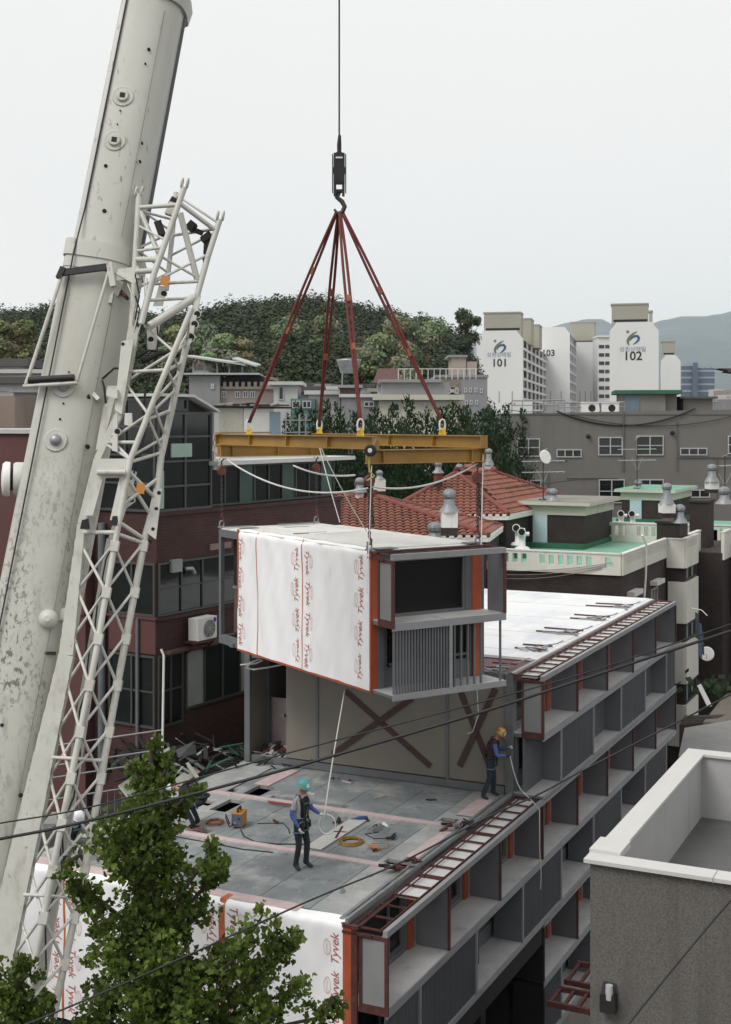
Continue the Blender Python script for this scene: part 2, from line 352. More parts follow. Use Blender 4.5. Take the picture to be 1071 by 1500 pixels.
def crease(y, z): return .014*math.sin(3.1*y+1.7*z)+.010*math.sin(7.3*y-2.1*z+1)+.007*math.sin(13*y+5*z)*math.sin(2*z+y)+.006*math.sin(21*y+3*z)*math.exp(-((z % 2.95)-.4)**2/.2)+.012*math.exp(-((z % 2.95)-2.6)**2/.05)*math.sin(9*y)*.8
def wrap_face(parent, ya, yb, z0, z1, words, seams, edge_left=True, name='house_wrap', fold=.3, ovals=True):
    """white membrane on the plane x=0 seen from -x: folds over the top edge; words: (y, up, first, n)"""
    m = MB(); ny, nz = 110, 40
    off = lambda y, z: -.02-crease(y, z)*(1 if z < z1-.03 else .3)
    P = []; rows = [(z0+(z1-.1-z0)*j/nz, 0) for j in range(nz+1)] + [(z1-.05, .012), (z1-.012, .04), (z1+.012, .1), (z1+.016, fold)]
    for z, xin in rows:
        for i in range(ny+1):
            y = ya+(yb-ya)*i/ny
            P.append(((off(y, z) if xin == 0 else off(y, z)+xin), y, z + (.008*math.sin(5*y+2) if xin else 0)))
    fs = [(j*(ny+1)+i, (j+1)*(ny+1)+i, (j+1)*(ny+1)+i+1, j*(ny+1)+i+1) for j in range(len(rows)-1) for i in range(ny)]
    m.add(P, fs, 0, True)
    def put(vs, fs, mi, lift=.005):
        m.add([(off(p[1], p[2])-lift, p[1], min(p[2], z1-.1)) for p in vs], fs, mi, False)
    def strip(y, wd, mi, lift=.004):
        v = []; n = 30
        for j in range(n+1):
            z = z0+(z1-.1-z0)*j/n; v += [(0, y-wd/2, z), (0, y+wd/2, z)]
        put(v, [(2*j, 2*j+1, 2*j+3, 2*j+2) for j in range(n)], mi, lift)
        m.add([(.01, y-wd/2, z1-.09), (.01, y+wd/2, z1-.09), (-.012, y+wd/2, z1-.1), (-.03, y-wd/2, z1-.1)], [(0, 1, 2, 3)], mi, False)
        m.poly([(.02, y-wd/2, z1+.035), (.02, y+wd/2, z1+.035), (fold, y+wd/2, z1+.03), (fold, y-wd/2, z1+.03)], mi)
        m.poly([(off(y, z1-.1)-lift, y-wd/2, z1-.1), (off(y, z1-.1)-lift, y+wd/2, z1-.1), (.02, y+wd/2, z1+.035), (.02, y-wd/2, z1+.035)], mi)
    for y, wd in seams: strip(y, wd, 2)
    for y, up, first, n in words:
        tv, tf = text_geo('Tyvek', .235, .25, 'CENTER', .003)
        sv, sf = text_geo('DUPONT', .05, 0, 'CENTER')
        for q in range(n):
            z = z0+first+q*.70; s = 1 if up else -1
            vv = [(0, y+s*p[1], z+s*p[0]) for p in tv]
            if max(p[2] for p in vv) > z1-.02 or min(p[2] for p in vv) < z0-.05:
                keep = [f for f in tf if all(z0 < vv[i][2] < z1-.12 for i in f)]
            else: keep = tf
            put(vv, keep, 1)
            yo = y+(.17 if up else -.17)                           # the small oval mark beside each word
            if z0+.2 < z < z1-.3:
                put([(0, yo+s*p[1], z+s*p[0]+.02) for p in sv], sf, 3)
                for ra in (1, .86):
                    n_ = 24; v = []
                    for i in range(n_):
                        a = 2*math.pi*i/n_
                        for k in (1, .93): v.append((0, yo+.075*ra*k*math.sin(a), z+.02+.155*ra*k*math.cos(a)))
                    put(v, [(2*i, 2*i+1, (2*i+3) % (2*n_), (2*i+2) % (2*n_)) for i in range(n_)], 3)
    return m.build(name, [M_wrap, M_print, M_tape, M_printp], parent)

# ------------------------------------------------------------ the building under construction
BF = Fr(.39, 22.98, math.atan2(.9011, .4337))
DZ, ST = 9.3, 2.95
bld = BF.thing('modular_building', 'long grey modular apartment building still missing part of its top storey', 'building')
U4 = 8.93
def half(k):  return ('back', 'fill') if k % 2 == 0 else ('fill', 'open')
m4 = (23.5-U4)/5
for k in range(5):
    l, r = half(k)
    if k == 1: l, r = 'fill', 'open'
    bay(bld, U4+k*m4, DZ, m4, ST, l, r, end=(k == 0), top=True)
m3 = U4/3
for k in range(8):
    x = k*m3 if k < 3 else U4+(k-3)*m4
    l, r = [('fill', 'fill'), ('fill', 'back'), ('open', 'fill'), ('fill', 'open'), ('open', 'fill'), ('fill', 'open'), ('open', 'fill'), ('fill', 'open')][k]
    bay(bld, x, DZ-ST, m3 if k < 3 else m4, ST, l, r, end=(k == 0), top=k < 3, skip=3 if k == 0 else 0)
for k in range(3, 8):
    l, r = ('fill', 'open') if k % 2 else ('open', 'fill')
    bay(bld, U4+(k-3)*m4, DZ-2*ST, m4, ST, l, r)
core = MB()
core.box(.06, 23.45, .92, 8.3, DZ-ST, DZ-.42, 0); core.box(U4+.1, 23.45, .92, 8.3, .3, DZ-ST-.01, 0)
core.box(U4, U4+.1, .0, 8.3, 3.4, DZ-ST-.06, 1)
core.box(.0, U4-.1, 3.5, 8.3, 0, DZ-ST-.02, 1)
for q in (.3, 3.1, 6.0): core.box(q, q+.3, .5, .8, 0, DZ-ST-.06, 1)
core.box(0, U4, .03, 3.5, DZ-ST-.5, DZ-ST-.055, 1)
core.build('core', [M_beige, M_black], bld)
up = MB()                                                           # fourth storey: end wall toward the open deck, roof, far walls
up.box(U4+.0, U4+.1, .8, 7.02, DZ+.22, DZ+ST-.16, 0)
up.box(U4+.1, 23.4, 8.2, 8.3, DZ, DZ+ST-.1, 0); up.box(23.4, 23.5, .9, 8.3, DZ, DZ+ST-.1, 0)
up.box(U4+.1, 23.4, 7.0, 7.1, DZ+.2, DZ+ST-.1, 0)
ewall = up.build('end_wall', M_beige, bld)
fr = MB()                                                           # grey steel frame of that end
for v0, wd, dp in ((.79, .2, .07), (2.46, .07, .03), (6.10, .06, .03), (8.12, .16, .12)): fr.box(U4-dp, U4-.002, v0-wd*.2, v0+wd*.8, DZ+.02, DZ+ST-.02)
fr.box(U4-.06, U4-.004, .98, 8.09, DZ+.02, DZ+.2); fr.box(U4-.055, U4-.005, .98, 8.09, DZ+ST-.18, DZ+ST-.03)
fr.box(U4+.9, U4+1.0, 8.08, 8.25, DZ+.02, DZ+ST-.02); fr.box(U4+.01, U4+1.0, 7.12, 7.2, DZ+1.25, DZ+1.33)
fr.build('steel_frame', M_grey, ewall)
xb = MB()
for a, b in (((5.29, 11.42), (2.93, 9.76)), ((3.42, 11.42), (5.66, 9.76)), ((2.13, 11.7), (1.33, 9.86)), ((1.21, 11.85), (2.15, 9.86))):
    (v1, z1), (v2, z2) = a, b
    dy = .0 if a[0] > b[0] else .022
    xb.beam((U4-.012-dy, v1, z1), (U4-.012-dy, v2, z2), .15, .02, (1, 0, 0))
xb.build('cross_bracing', mat('bracing_brown', (.060, .030, .027), .7, .2, 4), ewall)
alc = MB()                                                          # little loggia beyond the end wall: low wall, rubble on its floor
alc.box(U4+1.1, U4+1.16, 7.1, 8.15, DZ+.2, DZ+1.5, 0); alc.box(U4+.02, U4+1.1, 7.12, 8.1, DZ+.1, DZ+.16, 1)
rr = random.Random(3)
for i in range(40):
    x, y = U4+.1+rr.random()*.9, 7.2+rr.random()*.8; s = .03+rr.random()*.07
    alc.beam((x, y, DZ+.17+s*.4), (x+rr.uniform(-.2, .2), y+rr.uniform(-.2, .2), DZ+.2+s), s, s*.5, m=rr.choice([1, 2, 2]))
alc.build('loggia', [mat('loggia_board', (.40, .33, .32), .8, .15, 2, stain=((.2, .13, .11), .55, .75, 2, (1, 1, 1))), M_ledge, M_brown], bld)
rf = MB()                                                           # white roof of the fourth storey
ZR = DZ+ST
rf.box(U4+1.9, 23.45, .92, 8.2, ZR-.02, ZR+.045, 0); rf.box(U4+.02, U4+1.9, .92, 8.2, ZR-.12, ZR-.04, 1)
rf.box(U4-.02, U4+.06, .8, 8.25, ZR-.15, ZR+.0, 2)
rf.box(U4, 23.5, .76, .80, ZR-.06, ZR+.02, 3); rf.box(U4+1.9, 23.45, .80, .92, ZR-.04, ZR+.03, 0)
for k in range(5):
    x = U4+k*m4
    for q, ln, mm in ((.0, .8, 2), (.16, 1.3, 4), (.3, .55, 2), (.8, 1.0, 4)):
        ln *= R.uniform(.6, 1.25); e = R.uniform(-.12, .12); rf.beam((x+q, .95, ZR+.075), (x+q+e, .95+ln, ZR+.07), .05, .035, m=mm)
    for q in range(7):
        a = V((x+R.uniform(-.2, .5), R.uniform(.92, 1.5), ZR+.08)); rf.beam(a, a+V((R.uniform(-.3, .3), R.uniform(-.3, .3), R.uniform(0, .06))), R.uniform(.03, .09), .03, m=R.choice([2, 2, 4, 3]))
    rf.tube([(x+.1, 1.0, ZR+.06), (x+.6, 1.2+.2*(k % 2), ZR+.06), (x+1.3, 1.0, ZR+.06), (x+1.8, .96, ZR+.07)], .015, 5, 2)
    if k: rf.box(x-.02, x+.02, .95, 8.1, ZR+.046, ZR+.052, 5)
rf.build('roof', [M_roofw, mat('roof_primer', (.13, .055, .06), .7, .2, 2), M_steel, M_ledge, M_brown, mat('roof_joint', (.6, .62, .64), .7, .1, 3)], bld)
# the open deck: boards, seams, openings
holes = [(6.12, 7.05, 6.27, 6.75), (4.76, 5.70, 6.33, 6.77), (6.22, 6.45, 3.95, 6.0), (6.30, 6.58, .95, 1.65), (3.20, 3.5, .95, 1.6), (7.6, 8.0, 7.4, 7.9), (6.2, 6.5, 7.0, 7.35), (5.0, 5.4, 6.95, 7.3),
         (.12, .34, 1.0, 1.9), (8.3, 8.55, 5.2, 5.45), (8.3, 8.55, 4.75, 4.98), (3.25, 3.5, 5.85, 6.3)]
dk = MB()
def deckseg(u0, u1, v0, v1, m): dk.plate(u0, u1, v0, v1, [h for h in holes if h[0] < u1 and h[1] > u0 and h[2] < v1 and h[3] > v0], DZ-.06, DZ + R.uniform(0, .004), m)
for k in range(3):
    u0, u1 = k*m3+.16, (k+1)*m3-.02
    vs = [.95, 1.75, 2.9, 4.1, 5.3, 6.5, 7.4, 8.3]
    for i in range(len(vs)-1):
        um = (u0+u1)/2 + R.uniform(-.05, .05)
        worn = i == 0 or (i == 6) or (k == 1 and i == 5)
        if k == 0:
            deckseg(u0, u1, vs[i]+.008, vs[i+1]-.008, 1 if worn else 0)
        else:
            deckseg(u0, um-.006, vs[i]+.008, vs[i+1]-.008, 1 if worn else 0); deckseg(um+.006, u1, vs[i]+.008, vs[i+1]-.008, 1 if worn else 0)
    dk.plate(u0-.1, u1, .95, 8.3, [h for h in holes], DZ-.075, DZ-.062, 2)
dk.box(0.05, U4, .9, 8.3, DZ-.42, DZ-.40, 3)
for k in (1, 2, 3): dk.box(k*m3-.03, k*m3+.0, .95, 8.3, DZ-.4, DZ-.02, 3)
dk.box(.02, U4, 8.28, 8.34, DZ-.4, DZ-.0, 4)
dk.build('deck', [M_deck, M_deck2, M_seam, M_black, M_grey], bld)
st = MB()
for u, va, vb in ((m3+.06, 1.5, 8.2), (2*m3+.06, 1.1, 8.2)):
    st.box(u-.10, u+.08, va, vb, DZ-.02, DZ+.035, 0); st.box(u+.10, u+.16, va, vb-1, DZ-.03, DZ+.02, 1)
st.box(.1, .42, 1.9, 8.2, DZ-.02, DZ+.028, 0)
st.build('insulation_strip', [M_pink, M_seam], bld)
ch = MB()                                                           # galvanised channels and clutter along the facade edge
ch.box(0, U4, .78, .84, DZ-.1, DZ+.09, 0); ch.box(0, U4, .84, .93, DZ-.05, DZ+.0, 1); ch.box(.1, U4-.2, .935, 1.0, DZ-.02, DZ+.05, 0)
for u in (m3, 2*m3):
    for i in range(14):
        a = V((u+R.uniform(-.25, .35), R.uniform(.75, 1.25), DZ+R.uniform(.02, .14)))
        ch.beam(a, a+V((R.uniform(-.25, .25), R.uniform(-.2, .2), R.uniform(-.03, .06))), R.uniform(.03, .1), R.uniform(.02, .06), m=R.choice([0, 2, 2, 3]))
    ch.tube([(u+.1, .8, DZ+.1), (u+.14, .95, DZ+.2), (u+.25, .85, DZ+.12), (u+.4, .78, DZ+.1)], .012, 6, 3)
for i in range(16):
    u = R.uniform(.5, 8.5); ch.beam((u, .86, DZ+.03), (u+R.uniform(.2, .9), .9, DZ+.03), .03, .03, m=R.choice([0, 1, 2]))
ch.build('edge_channel', [M_steel, M_ledge, M_brown, M_rubber], bld)
wf = wrap_face(bld, .86, 8.28, DZ-ST, DZ, [(1.03, True, .35, 5), (3.18, False, .5, 4), (3.66, True, .3, 4), (6.95, False, .45, 4), (7.35, True, .3, 4)], [(3.42, .13), (7.15, .05)])
cs = MB(); cs.box(-.035, .12, .70, .87, DZ-ST, DZ-.06, 0); cs.box(-.05, .0, .58, .699, DZ-ST, DZ-.1, 1)
cs.build('membrane_corner', [M_orange, M_brown], bld)

# ------------------------------------------------------------ the module hanging from the crane
HF = Fr(.135, 27.07, math.atan2(.539, .842), 12.68)
mod = HF.thing('housing_module', 'white wrapped housing module hanging in the air under the yellow lifting beams', 'building module')
ML, MW = 7.2, 2.95
bay(mod, 0, 0, MW, ST, 'fill', 'few', name='facade', y0=-.78, end=True, top=True, sill=0, sheets=False, fly=True, nb=19, nbr=8)
shell = MB()
shell.box(.06, MW-.05, .14, 6.1, .12, ST-.14, 0); shell.box(MW-.1, MW-.04, .14, ML-.1, .1, ST-.1, 1); shell.box(.08, MW-.05, .12, ML-.05, .0, .1, 0)
shell.box(.3, MW-.1, 6.1, 6.16, .1, ST-.1, 0)
shell.build('shell', [M_dark, M_beige], mod)
tp = MB()
tp.box(.02, MW-.02, .02, ML-.02, ST-.05, ST+.002, 0); tp.box(.3, MW-.05, .25, 6.0, ST+.002, ST+.03, 0)
for x, y, a, b in ((.05, 6.9, .8, .14), (1.6, 6.95, 1.1, .12), (.1, 6.2, .5, .12), (1.2, 5.9, .7, .1), (.1, .05, .5, .3), (2.5, .1, .35, .25), (.5, 4.2, .9, .06)):
    tp.box(x, x+a, y-b/2, y+b/2, ST+.031, ST+.05, 1)
tp.box(.9, 2.2, 3.9, 6.3, ST+.031, ST+.045, 2)
tp.build('roof_panel', [mat('module_roof', (.62, .62, .59), .75, .08, 1, stain=((.46, .46, .42), .55, .8, 1.3, (1, 1, 1))), M_grey, M_white], mod)
fm = MB()
for x, y in ((0, ML), (MW-.1, ML), (0, 6.13)):
    fm.box(x, x+.1, y-.12, y, .02, ST-.02)
fm.box(0.0, .1, 6.13, ML-.12, ST-.22, ST-.03); fm.box(0, .1, 6.13, ML-.12, .02, .24)
fm.box(.1, MW-.1, ML-.12, ML, ST-.22, ST-.02); fm.box(.1, MW-.1, ML-.12, ML, .02, .22)
fm.box(-.06, .02, 6.3, 6.5, .02, .12)
fm.build('steel_frame', M_grey, mod)
dr = MB(); dr.box(.32, .36, 6.2, 7.0, .26, ST-.25, 0); dr.box(.29, .318, 6.28, 6.92, .3, 1.4, 1); dr.box(.29, .317, 6.3, 6.6, 1.5, ST-.4, 2); dr.box(.27, .316, 6.25, 6.95, 1.42, 1.48, 3)
dr.build('door', [M_dark, mat('door_wood', (.10, .075, .06), .6, .2, 2), M_glassd, M_steel], mod)
wrap_face(mod, .03, 6.09, .03, ST, [(.42, True, .42, 4), (2.66, False, .36, 4), (3.13, True, .36, 4), (5.95, False, .4, 4)], [(2.89, .035), (5.07, .035)])
cb = MB()
cb.box(-.03, .16, -.03, .02, .03, ST-.05, 0); cb.box(-.04, -.015, -.03, .04, .03, ST-.04, 0); cb.box(-.02, .06, .0, 6.09, -.02, .03, 0); cb.box(-.03, .0, 6.06, 6.12, -.02, ST+.04, 0)
cb.build('membrane_corner', M_orange, mod)
# ------------------------------------------------------------ crane boom with its folded lattice jib
BA, BT = V((-6.58, 21, 8.57)), V((-.62, 30.6, 50.7))
BD = (BT-BA).normalized(); BY = V((0, -1, 0)); BY = (BY-BD*BY.dot(BD)).normalized(); BX = BD.cross(BY).normalized()
if BX.x < 0: BX = -BX
def bs(y): return ((620-y)*21+18487)/(79990-9.6*(620-y))
def bp(s): return BA.lerp(BT, s)
def bd(y): return bp(bs(y)).y
def onface(px, py, lift=.5):
    n = BY; p0 = BA + BY*lift; dr = ray(px, py); o = V((0, 0, CAMZ)); t = (p0-o).dot(n)/dr.dot(n); return o+dr*t
SEC = [(-.565, .40), (-.53, .47), (-.46, .50), (.0, .50)] + [(.0+.55*math.sin(a), -.0+.50*math.cos(a)) for a in [rad(q) for q in (12, 24, 36, 48, 60, 72, 84)]] + [(.565, -.1), (.55, -.45), (.45, -.55), (-.45, -.55), (-.565, -.45)]
crane = thing('mobile_crane', 'tall cream telescopic crane boom with a lattice jib folded along it', 'crane', BA - BD*6)
crane_inv = Matrix.Translation(BA - BD*6).inverted()
def section(name, s0, s1, k0, k1, m, extra=0):
    b = MB(crane_inv); n = 14; P = []; c = len(SEC)
    for i in range(n+1):
        s = s0+(s1-s0)*i/n; k = k0+(k1-k0)*i/n; o = bp(s)
        P += [o + BX*(x*k) + BY*(y*k+extra) for x, y in SEC]
    fs = [(i*c+j, i*c+(j+1) % c, (i+1)*c+(j+1) % c, (i+1)*c+j) for i in range(n) for j in range(c)]
    b.add(P, fs, 0, False); b.add(P[:c], [tuple(range(c))[::-1]], 0, False); b.add(P[-c:], [tuple(range(c))], 0, False)
    o = b.build(name, m, crane)
    for p in o.data.polygons: p.use_smooth = True
    o.data.set_sharp_from_angle(angle=rad(35))
    return o
base = section('boom_section', -.16, .300, 1.16, 1.13, M_cranew)
sec2 = section('boom_section', .290, .425, 1.0, .99, M_crane)
sec3 = section('boom_section', .42, .70, .88, .86, M_crane); section('boom_section', .70, 1.0, .74, .72, M_crane)
sr = MB(crane_inv); sr.tube([bp(.307)+BX*.545-BY*.16, bp(.42)+BX*.535-BY*.16], .075, 8); sr.build('shaded_side_strip', mat('side_shade_grey', (.07, .075, .08), .5, .2, 3), sec2)  # added dark strip: shade of the boom's underside put into colour along its right edge
section('boom_collar', .2985, .3055, 1.2, 1.2, M_crane); section('boom_collar', .421, .428, 1.10, 1.16, M_crane); section('boom_collar', .2935, .2985, 1.15, 1.15, M_crane)
rp = MB(crane_inv); rp.tube([bp(-.16)+BX*-.46+BY*.60, bp(.30)+BX*-.46+BY*.62, bp(.32)+BX*-.44+BY*.52, bp(.99)+BX*-.40+BY*.50], .016, 6)
rp.build('hoist_line', M_rubber, crane)
sm = MB(crane_inv)
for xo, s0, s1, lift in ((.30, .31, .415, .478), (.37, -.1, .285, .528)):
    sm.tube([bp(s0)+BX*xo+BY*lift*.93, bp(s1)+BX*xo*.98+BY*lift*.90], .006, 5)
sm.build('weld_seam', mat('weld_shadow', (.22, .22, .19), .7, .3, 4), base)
for (px, py), sq, par in (((180, 141), 1, sec2), ((168, 206), 1, sec2), ((82, 645), 0, base), ((93, 566), 0, base)):
    o = onface(px, py, .50 if sq else .575); p = MB(crane_inv)
    p.lathe([(.20, -.01), (.20, .012), (.185, .018), (.17, .012)], o, 24, 0, BY)
    if sq:
        p.lathe([(.115, 0), (.115, .04), (.10, .055)], o, 16, 0, BY); p.beam(o+BY*.04, o+BY*.062, .095, .095, BD, 1)
    else: p.lathe([(.10, 0), (.10, .05), (.085, .075), (.06, .095), (.02, .105)], o, 16, 2, BY)
    p.build('pin_boss', [M_crane, M_dark, M_steel], par)
for px, py, r in ((218, 72, .03), (213, 93, .018), (176, 162, .015), (172, 182, .015), (208, 209, .02), (205, 236, .022), (155, 243, .035), (153, 309, .04), (101, 545, .016), (93, 591, .018), (88, 614, .02), (128, 654, .04), (127, 654, .02), (3, 1062, .03), (30, 1165, .035)):
    hl = MB(crane_inv); o = onface(px, py, .50 if py < 400 else .57); hl.lathe([(r, -.06), (r, .012), (r*.7, .02)], o, 8, 0, BY); hl.build('bolt_hole', M_black, sec2 if py < 390 else base)
# hanging ladder frame in front of the boom
hf = MB(crane_inv); q = lambda x, y, dd=0: W(x, y, bd(y)-.75+dd)
hf.tube([q(90, 405), q(38, 563)], .035, 8, 0); hf.tube([q(161, 392), q(113, 558)], .03, 8, 0); hf.tube([q(34, 566), q(114, 561)], .035, 8, 0)
hf.tube([q(42, 557), q(109, 553)], .06, 8, 1)
hf.beam(q(87, 400), q(164, 390), .06, .12, BD, 1); hf.beam(q(86, 408), q(93, 392), .1, .1, BD, 1)
hf.beam(q(160, 385), q(166, 420), .1, .1, BY, 0)
hf.build('hanging_frame', [M_jib, M_rubber], crane)
for a, b, w_, m_ in (((165, 405), (205, 400), .22, 0), ((170, 432), (178, 412), .12, 0), ((178, 428), (186, 436), .06, 2), ((160, 392), (200, 415), .10, 0), ((166, 424), (162, 446), .06, 0), ((135, 575), (146, 587), .07, 0), ((129, 572), (131, 585), .05, 1)):
    br = MB(crane_inv); br.beam(q(*a, .35), q(*b, .25), w_, .12, BY, m_); br.build('bracket', [M_jib, M_dark, M_brown], crane)
br = MB(crane_inv); br.lathe([(.16, 0), (.16, .1), (.09, .13), (.05, .16)], q(72, 907, .28), 18, 0, BY); br.beam(q(66, 905, .5), q(100, 900, .5), .25, .2, BD, 0); br.build('roller_bracket', [M_jib, M_dark], crane)
br = MB(crane_inv); br.beam(q(60, 957, .35), q(81, 957, .35), .12, .05, BD, 0); br.build('rubber_stop', M_dark, crane)
fl = MB(crane_inv); o = W(27, 702, bd(700)-.2); ax = V((-.97, -.26, .02)).normalized()
fl.lathe([(.16, -.3), (.30, -.26), (.30, .05), (.27, .09)], o, 22, 0, ax); fl.lathe([(.2, .09), (.2, .14)], o, 22, 1, ax)
fl.lathe([(.30, .14), (.31, .22), (.27, .27), (.1, .29)], o, 22, 2, ax); fl.beam(o-ax*.2-V((0, 0, .2)), o+V((.4, 0, -.5)), .1, .1, m=0)
fl.build('floodlight', [M_jib, M_rubber, M_white], crane)

jib = MB(crane_inv)
def jp(x, y, dd=0): return W(x, y, bd(y)-.55+dd)
def chord(pts, r, dd, m=0):
    jib.tube([jp(x, y, dd) for x, y in pts], r, 8, m)
def at(pts, y):
    for (x0, y0), (x1, y1) in zip(pts, pts[1:]):
        if y0 <= y <= y1: return x0+(x1-x0)*(y-y0)/(y1-y0)
    (x0, y0), (x1, y1) = pts[-2:]; return x0+(x1-x0)*(y-y0)/(y1-y0)
# upper frame of the jib
UA, UB, UC, UD = [(204, 285), (193, 480)], [(270, 275), (254, 322), (226, 401), (207, 475)], [(322, 322), (305, 375), (291, 425), (285, 447)], [(258, 282), (252, 350), (244, 425)]
dA, dB, dC, dD = .05, -.35, .0, .45
chord(UA, .06, dA); chord(UB, .055, dB); chord(UC, .055, dC); chord(UD, .045, dD)
def lace(P, Q, dp, dq, ys, r=.026):
    for i in range(len(ys)-1):
        a, b = (P, Q) if i % 2 == 0 else (Q, P); da, db = (dp, dq) if i % 2 == 0 else (dq, dp)
        jib.tube([jp(at(a, ys[i]), ys[i], da), jp(at(b, ys[i+1]), ys[i+1], db)], r, 6)
def rung(P, Q, dp, dq, yp, yq, r=.032): jib.tube([jp(at(P, yp), yp, dp), jp(at(Q, yq), yq, dq)], r, 6)
rung(UA, UB, dA, dB, 304, 300, .04); rung(UB, UC, dB, dC, 297, 338, .045); rung(UD, UC, dD, dC, 285, 327, .025); rung(UA, UD, dA, dD, 308, 322, .025)
jib.tube([jp(206, 310, dA), jp(232, 370, -.1), jp(226, 401, dB)], .045, 8); jib.tube([jp(264, 312, dB), jp(289, 410, dC)], .055, 8)
rung(UB, UC, dB, dC, 375, 410, .025); rung(UC, UB, dC, dB, 372, 415, .025); rung(UB, UC, dB, dC, 416, 412, .03); rung(UD, UC, dD, dC, 345, 335, .028); rung(UD, UC, dD, dC, 375, 340, .022); rung(UA, UB, dA, dB, 368, 362, .028)
lace(UA, UD, dA, dD, [305, 340, 365, 400, 425], .022); rung(UA, UB, dA, dB, 330, 352, .022)
jib.tube([jp(285, 436, dC), jp(219, 478, dB)], .075, 8); rung(UA, UB, dA, dB, 380, 380, .05); rung(UA, UB, dA, dB, 398, 396, .05); rung(UB, UC, dB, dC, 440, 436, .03)
for x, y, dd in ((204, 281, dA), (271, 268, dB), (323, 316, dC)):
    for k in (-.05, .05): jib.tube([jp(x, y, dd)+V((k, 0, 0))+BD*.09*math.cos(a)+V((0, 1, 0))*.07*math.sin(a) for a in [2*math.pi*i/10 for i in range(10)]], .02, 5, 0, closed=True)
# lower lattice
A = [(197, 480), (175, 607), (143, 673), (120, 768), (98, 960), (48, 1190), (0, 1405), (-25, 1520)]
Bc = [(281, 452), (236, 560), (191, 673), (172, 777), (140, 960), (88, 1220), (48, 1423), (30, 1520)]
C = [(288, 445), (268, 528), (236, 669), (231, 720), (213, 785), (177, 977), (123, 1281), (92, 1425), (72, 1520)]
D_ = [(230, 470), (215, 600), (195, 690), (165, 790), (135, 960), (98, 1200), (62, 1420), (45, 1520)]
cA, cB, cC, cD = .0, -.4, .0, .5
AW = [.2, .13, .11, .13, .24, .38, .45, .47]
for i in range(len(A)-1):
    for k in range(8):
        f0, f1 = k/8, (k+1)/8; p0, p1 = [(A[i][0]+(A[i+1][0]-A[i][0])*f, A[i][1]+(A[i+1][1]-A[i][1])*f) for f in (f0, f1)]
        jib.beam(jp(*p0, cA), jp(*p1, cA), AW[i]+(AW[i+1]-AW[i])*(f0+f1)/2, .13+.17*max(0, min(1, (i-3+f0)/2)), BY)
chord(Bc, .052, cB); chord(C, .060, cC)
for i in range(2, len(D_)-1): jib.beam(jp(*D_[i], cD), jp(*D_[i+1], cD), .19 if i > 2 else .13, .12, BY)
ys = [470, 515, 560, 607, 650, 673]; lace(A, Bc, cA, cB, ys); lace(Bc, C, cB, cC, [462, 500, 520, 545, 590, 640, 668]); lace(C, Bc, cC, cB, [480, 540, 570, 610, 660])
for y in (536, 607, 669): rung(Bc, C, cB, cC, y+8, y-6)
rung(A, Bc, cA, cB, 545, 542); rung(A, Bc, cA, cB, 648, 648)
lace(A, Bc, cA, cB, [640, 673], .03)
for k, (ya, yb) in enumerate(((690, 730), (700, 755), (740, 700), (765, 790))): rung(Bc, C, cB, cC, ya, yb, .036)
AE = [(x+max(3, min(16, (y-760)/22)), y) for x, y in A]
y = 800; rung(A, Bc, cA, cB, 780, 780, .04); rung(Bc, C, cB, cC, 782, 796, .036)
while y < 1500:
    h = 68
    for P, Q, dp, dq in ((Bc, C, cB, cC), (AE, Bc, cA, cB)):
        rung(P, Q, dp, dq, y, y+h, .027); rung(Q, P, dq, dp, y-6, y+h-6, .027)
    y += h
for y in (1109, 1310, 1460): rung(A, Bc, cA, cB, y, y+2, .03); rung(Bc, C, cB, cC, y+2, y+6, .03)
jib.build('lattice_jib', M_jib, crane)
for k, (ya, yb, off) in enumerate(((470, 1420, .10), (500, 1300, .16))):
    hz_ = MB(crane_inv); hz_.tube([jp(at(D_, max(ya, 471)+(yb-ya)*i/30)+6*math.sin(i*1.3+k), max(ya, 471)+(yb-ya)*i/30, .3-off) for i in range(31)], .016, 5); hz_.build('hydraulic_hose', M_rubber, crane)
for y in list(range(800, 1480, 68)):
    for P_, dd in ((Bc, cB), (C, cC)):
        nd_ = MB(crane_inv); c_ = jp(at(P_, y), y, dd); nd_.beam(c_-BD*.09, c_+BD*.09, .14, .13, BY); nd_.build('node_plate', M_jib, crane)
# plates, heads and gussets
def plate(pts, dd, t=.06, m=0):
    pl = MB(crane_inv); pl.prism([jp(x, y, dd) for x, y in pts], V((0, t, 0)), m); pl.build('gusset_plate', [M_jib, M_dark], crane)
plate([(144, 672), (192, 672), (189, 692), (139, 692)], -.42); plate([(139, 692), (153, 692), (136, 755), (122, 755)], -.42); plate([(177, 692), (189, 692), (172, 762), (161, 762)], -.42); plate([(152, 692), (178, 692), (176, 700), (150, 700)], -.42)
pl = MB(crane_inv); pl.tube([jp(143, 692, -.5), jp(184, 692, -.5)], .05, 10, 0); pl.build('cross_pin', M_jib, crane)
plate([(225, 716), (237, 716), (228, 790), (212, 778)], -.05); plate([(283, 447), (294, 432), (281, 500), (266, 520)], -.06); plate([(178, 500), (196, 496), (178, 607), (168, 600)], -.2); plate([(183, 605), (193, 605), (194, 625), (182, 622)], -.25)
plate([(215, 480), (235, 470), (228, 512), (216, 512)], .2); plate([(233, 418), (243, 420), (238, 448), (224, 448)], -.0); plate([(188, 720), (195, 712), (198, 735), (185, 745)], .1); plate([(157, 565), (173, 565), (150, 655), (140, 660)], .1); plate([(166, 608), (172, 606), (172, 662), (164, 660)], -.3)
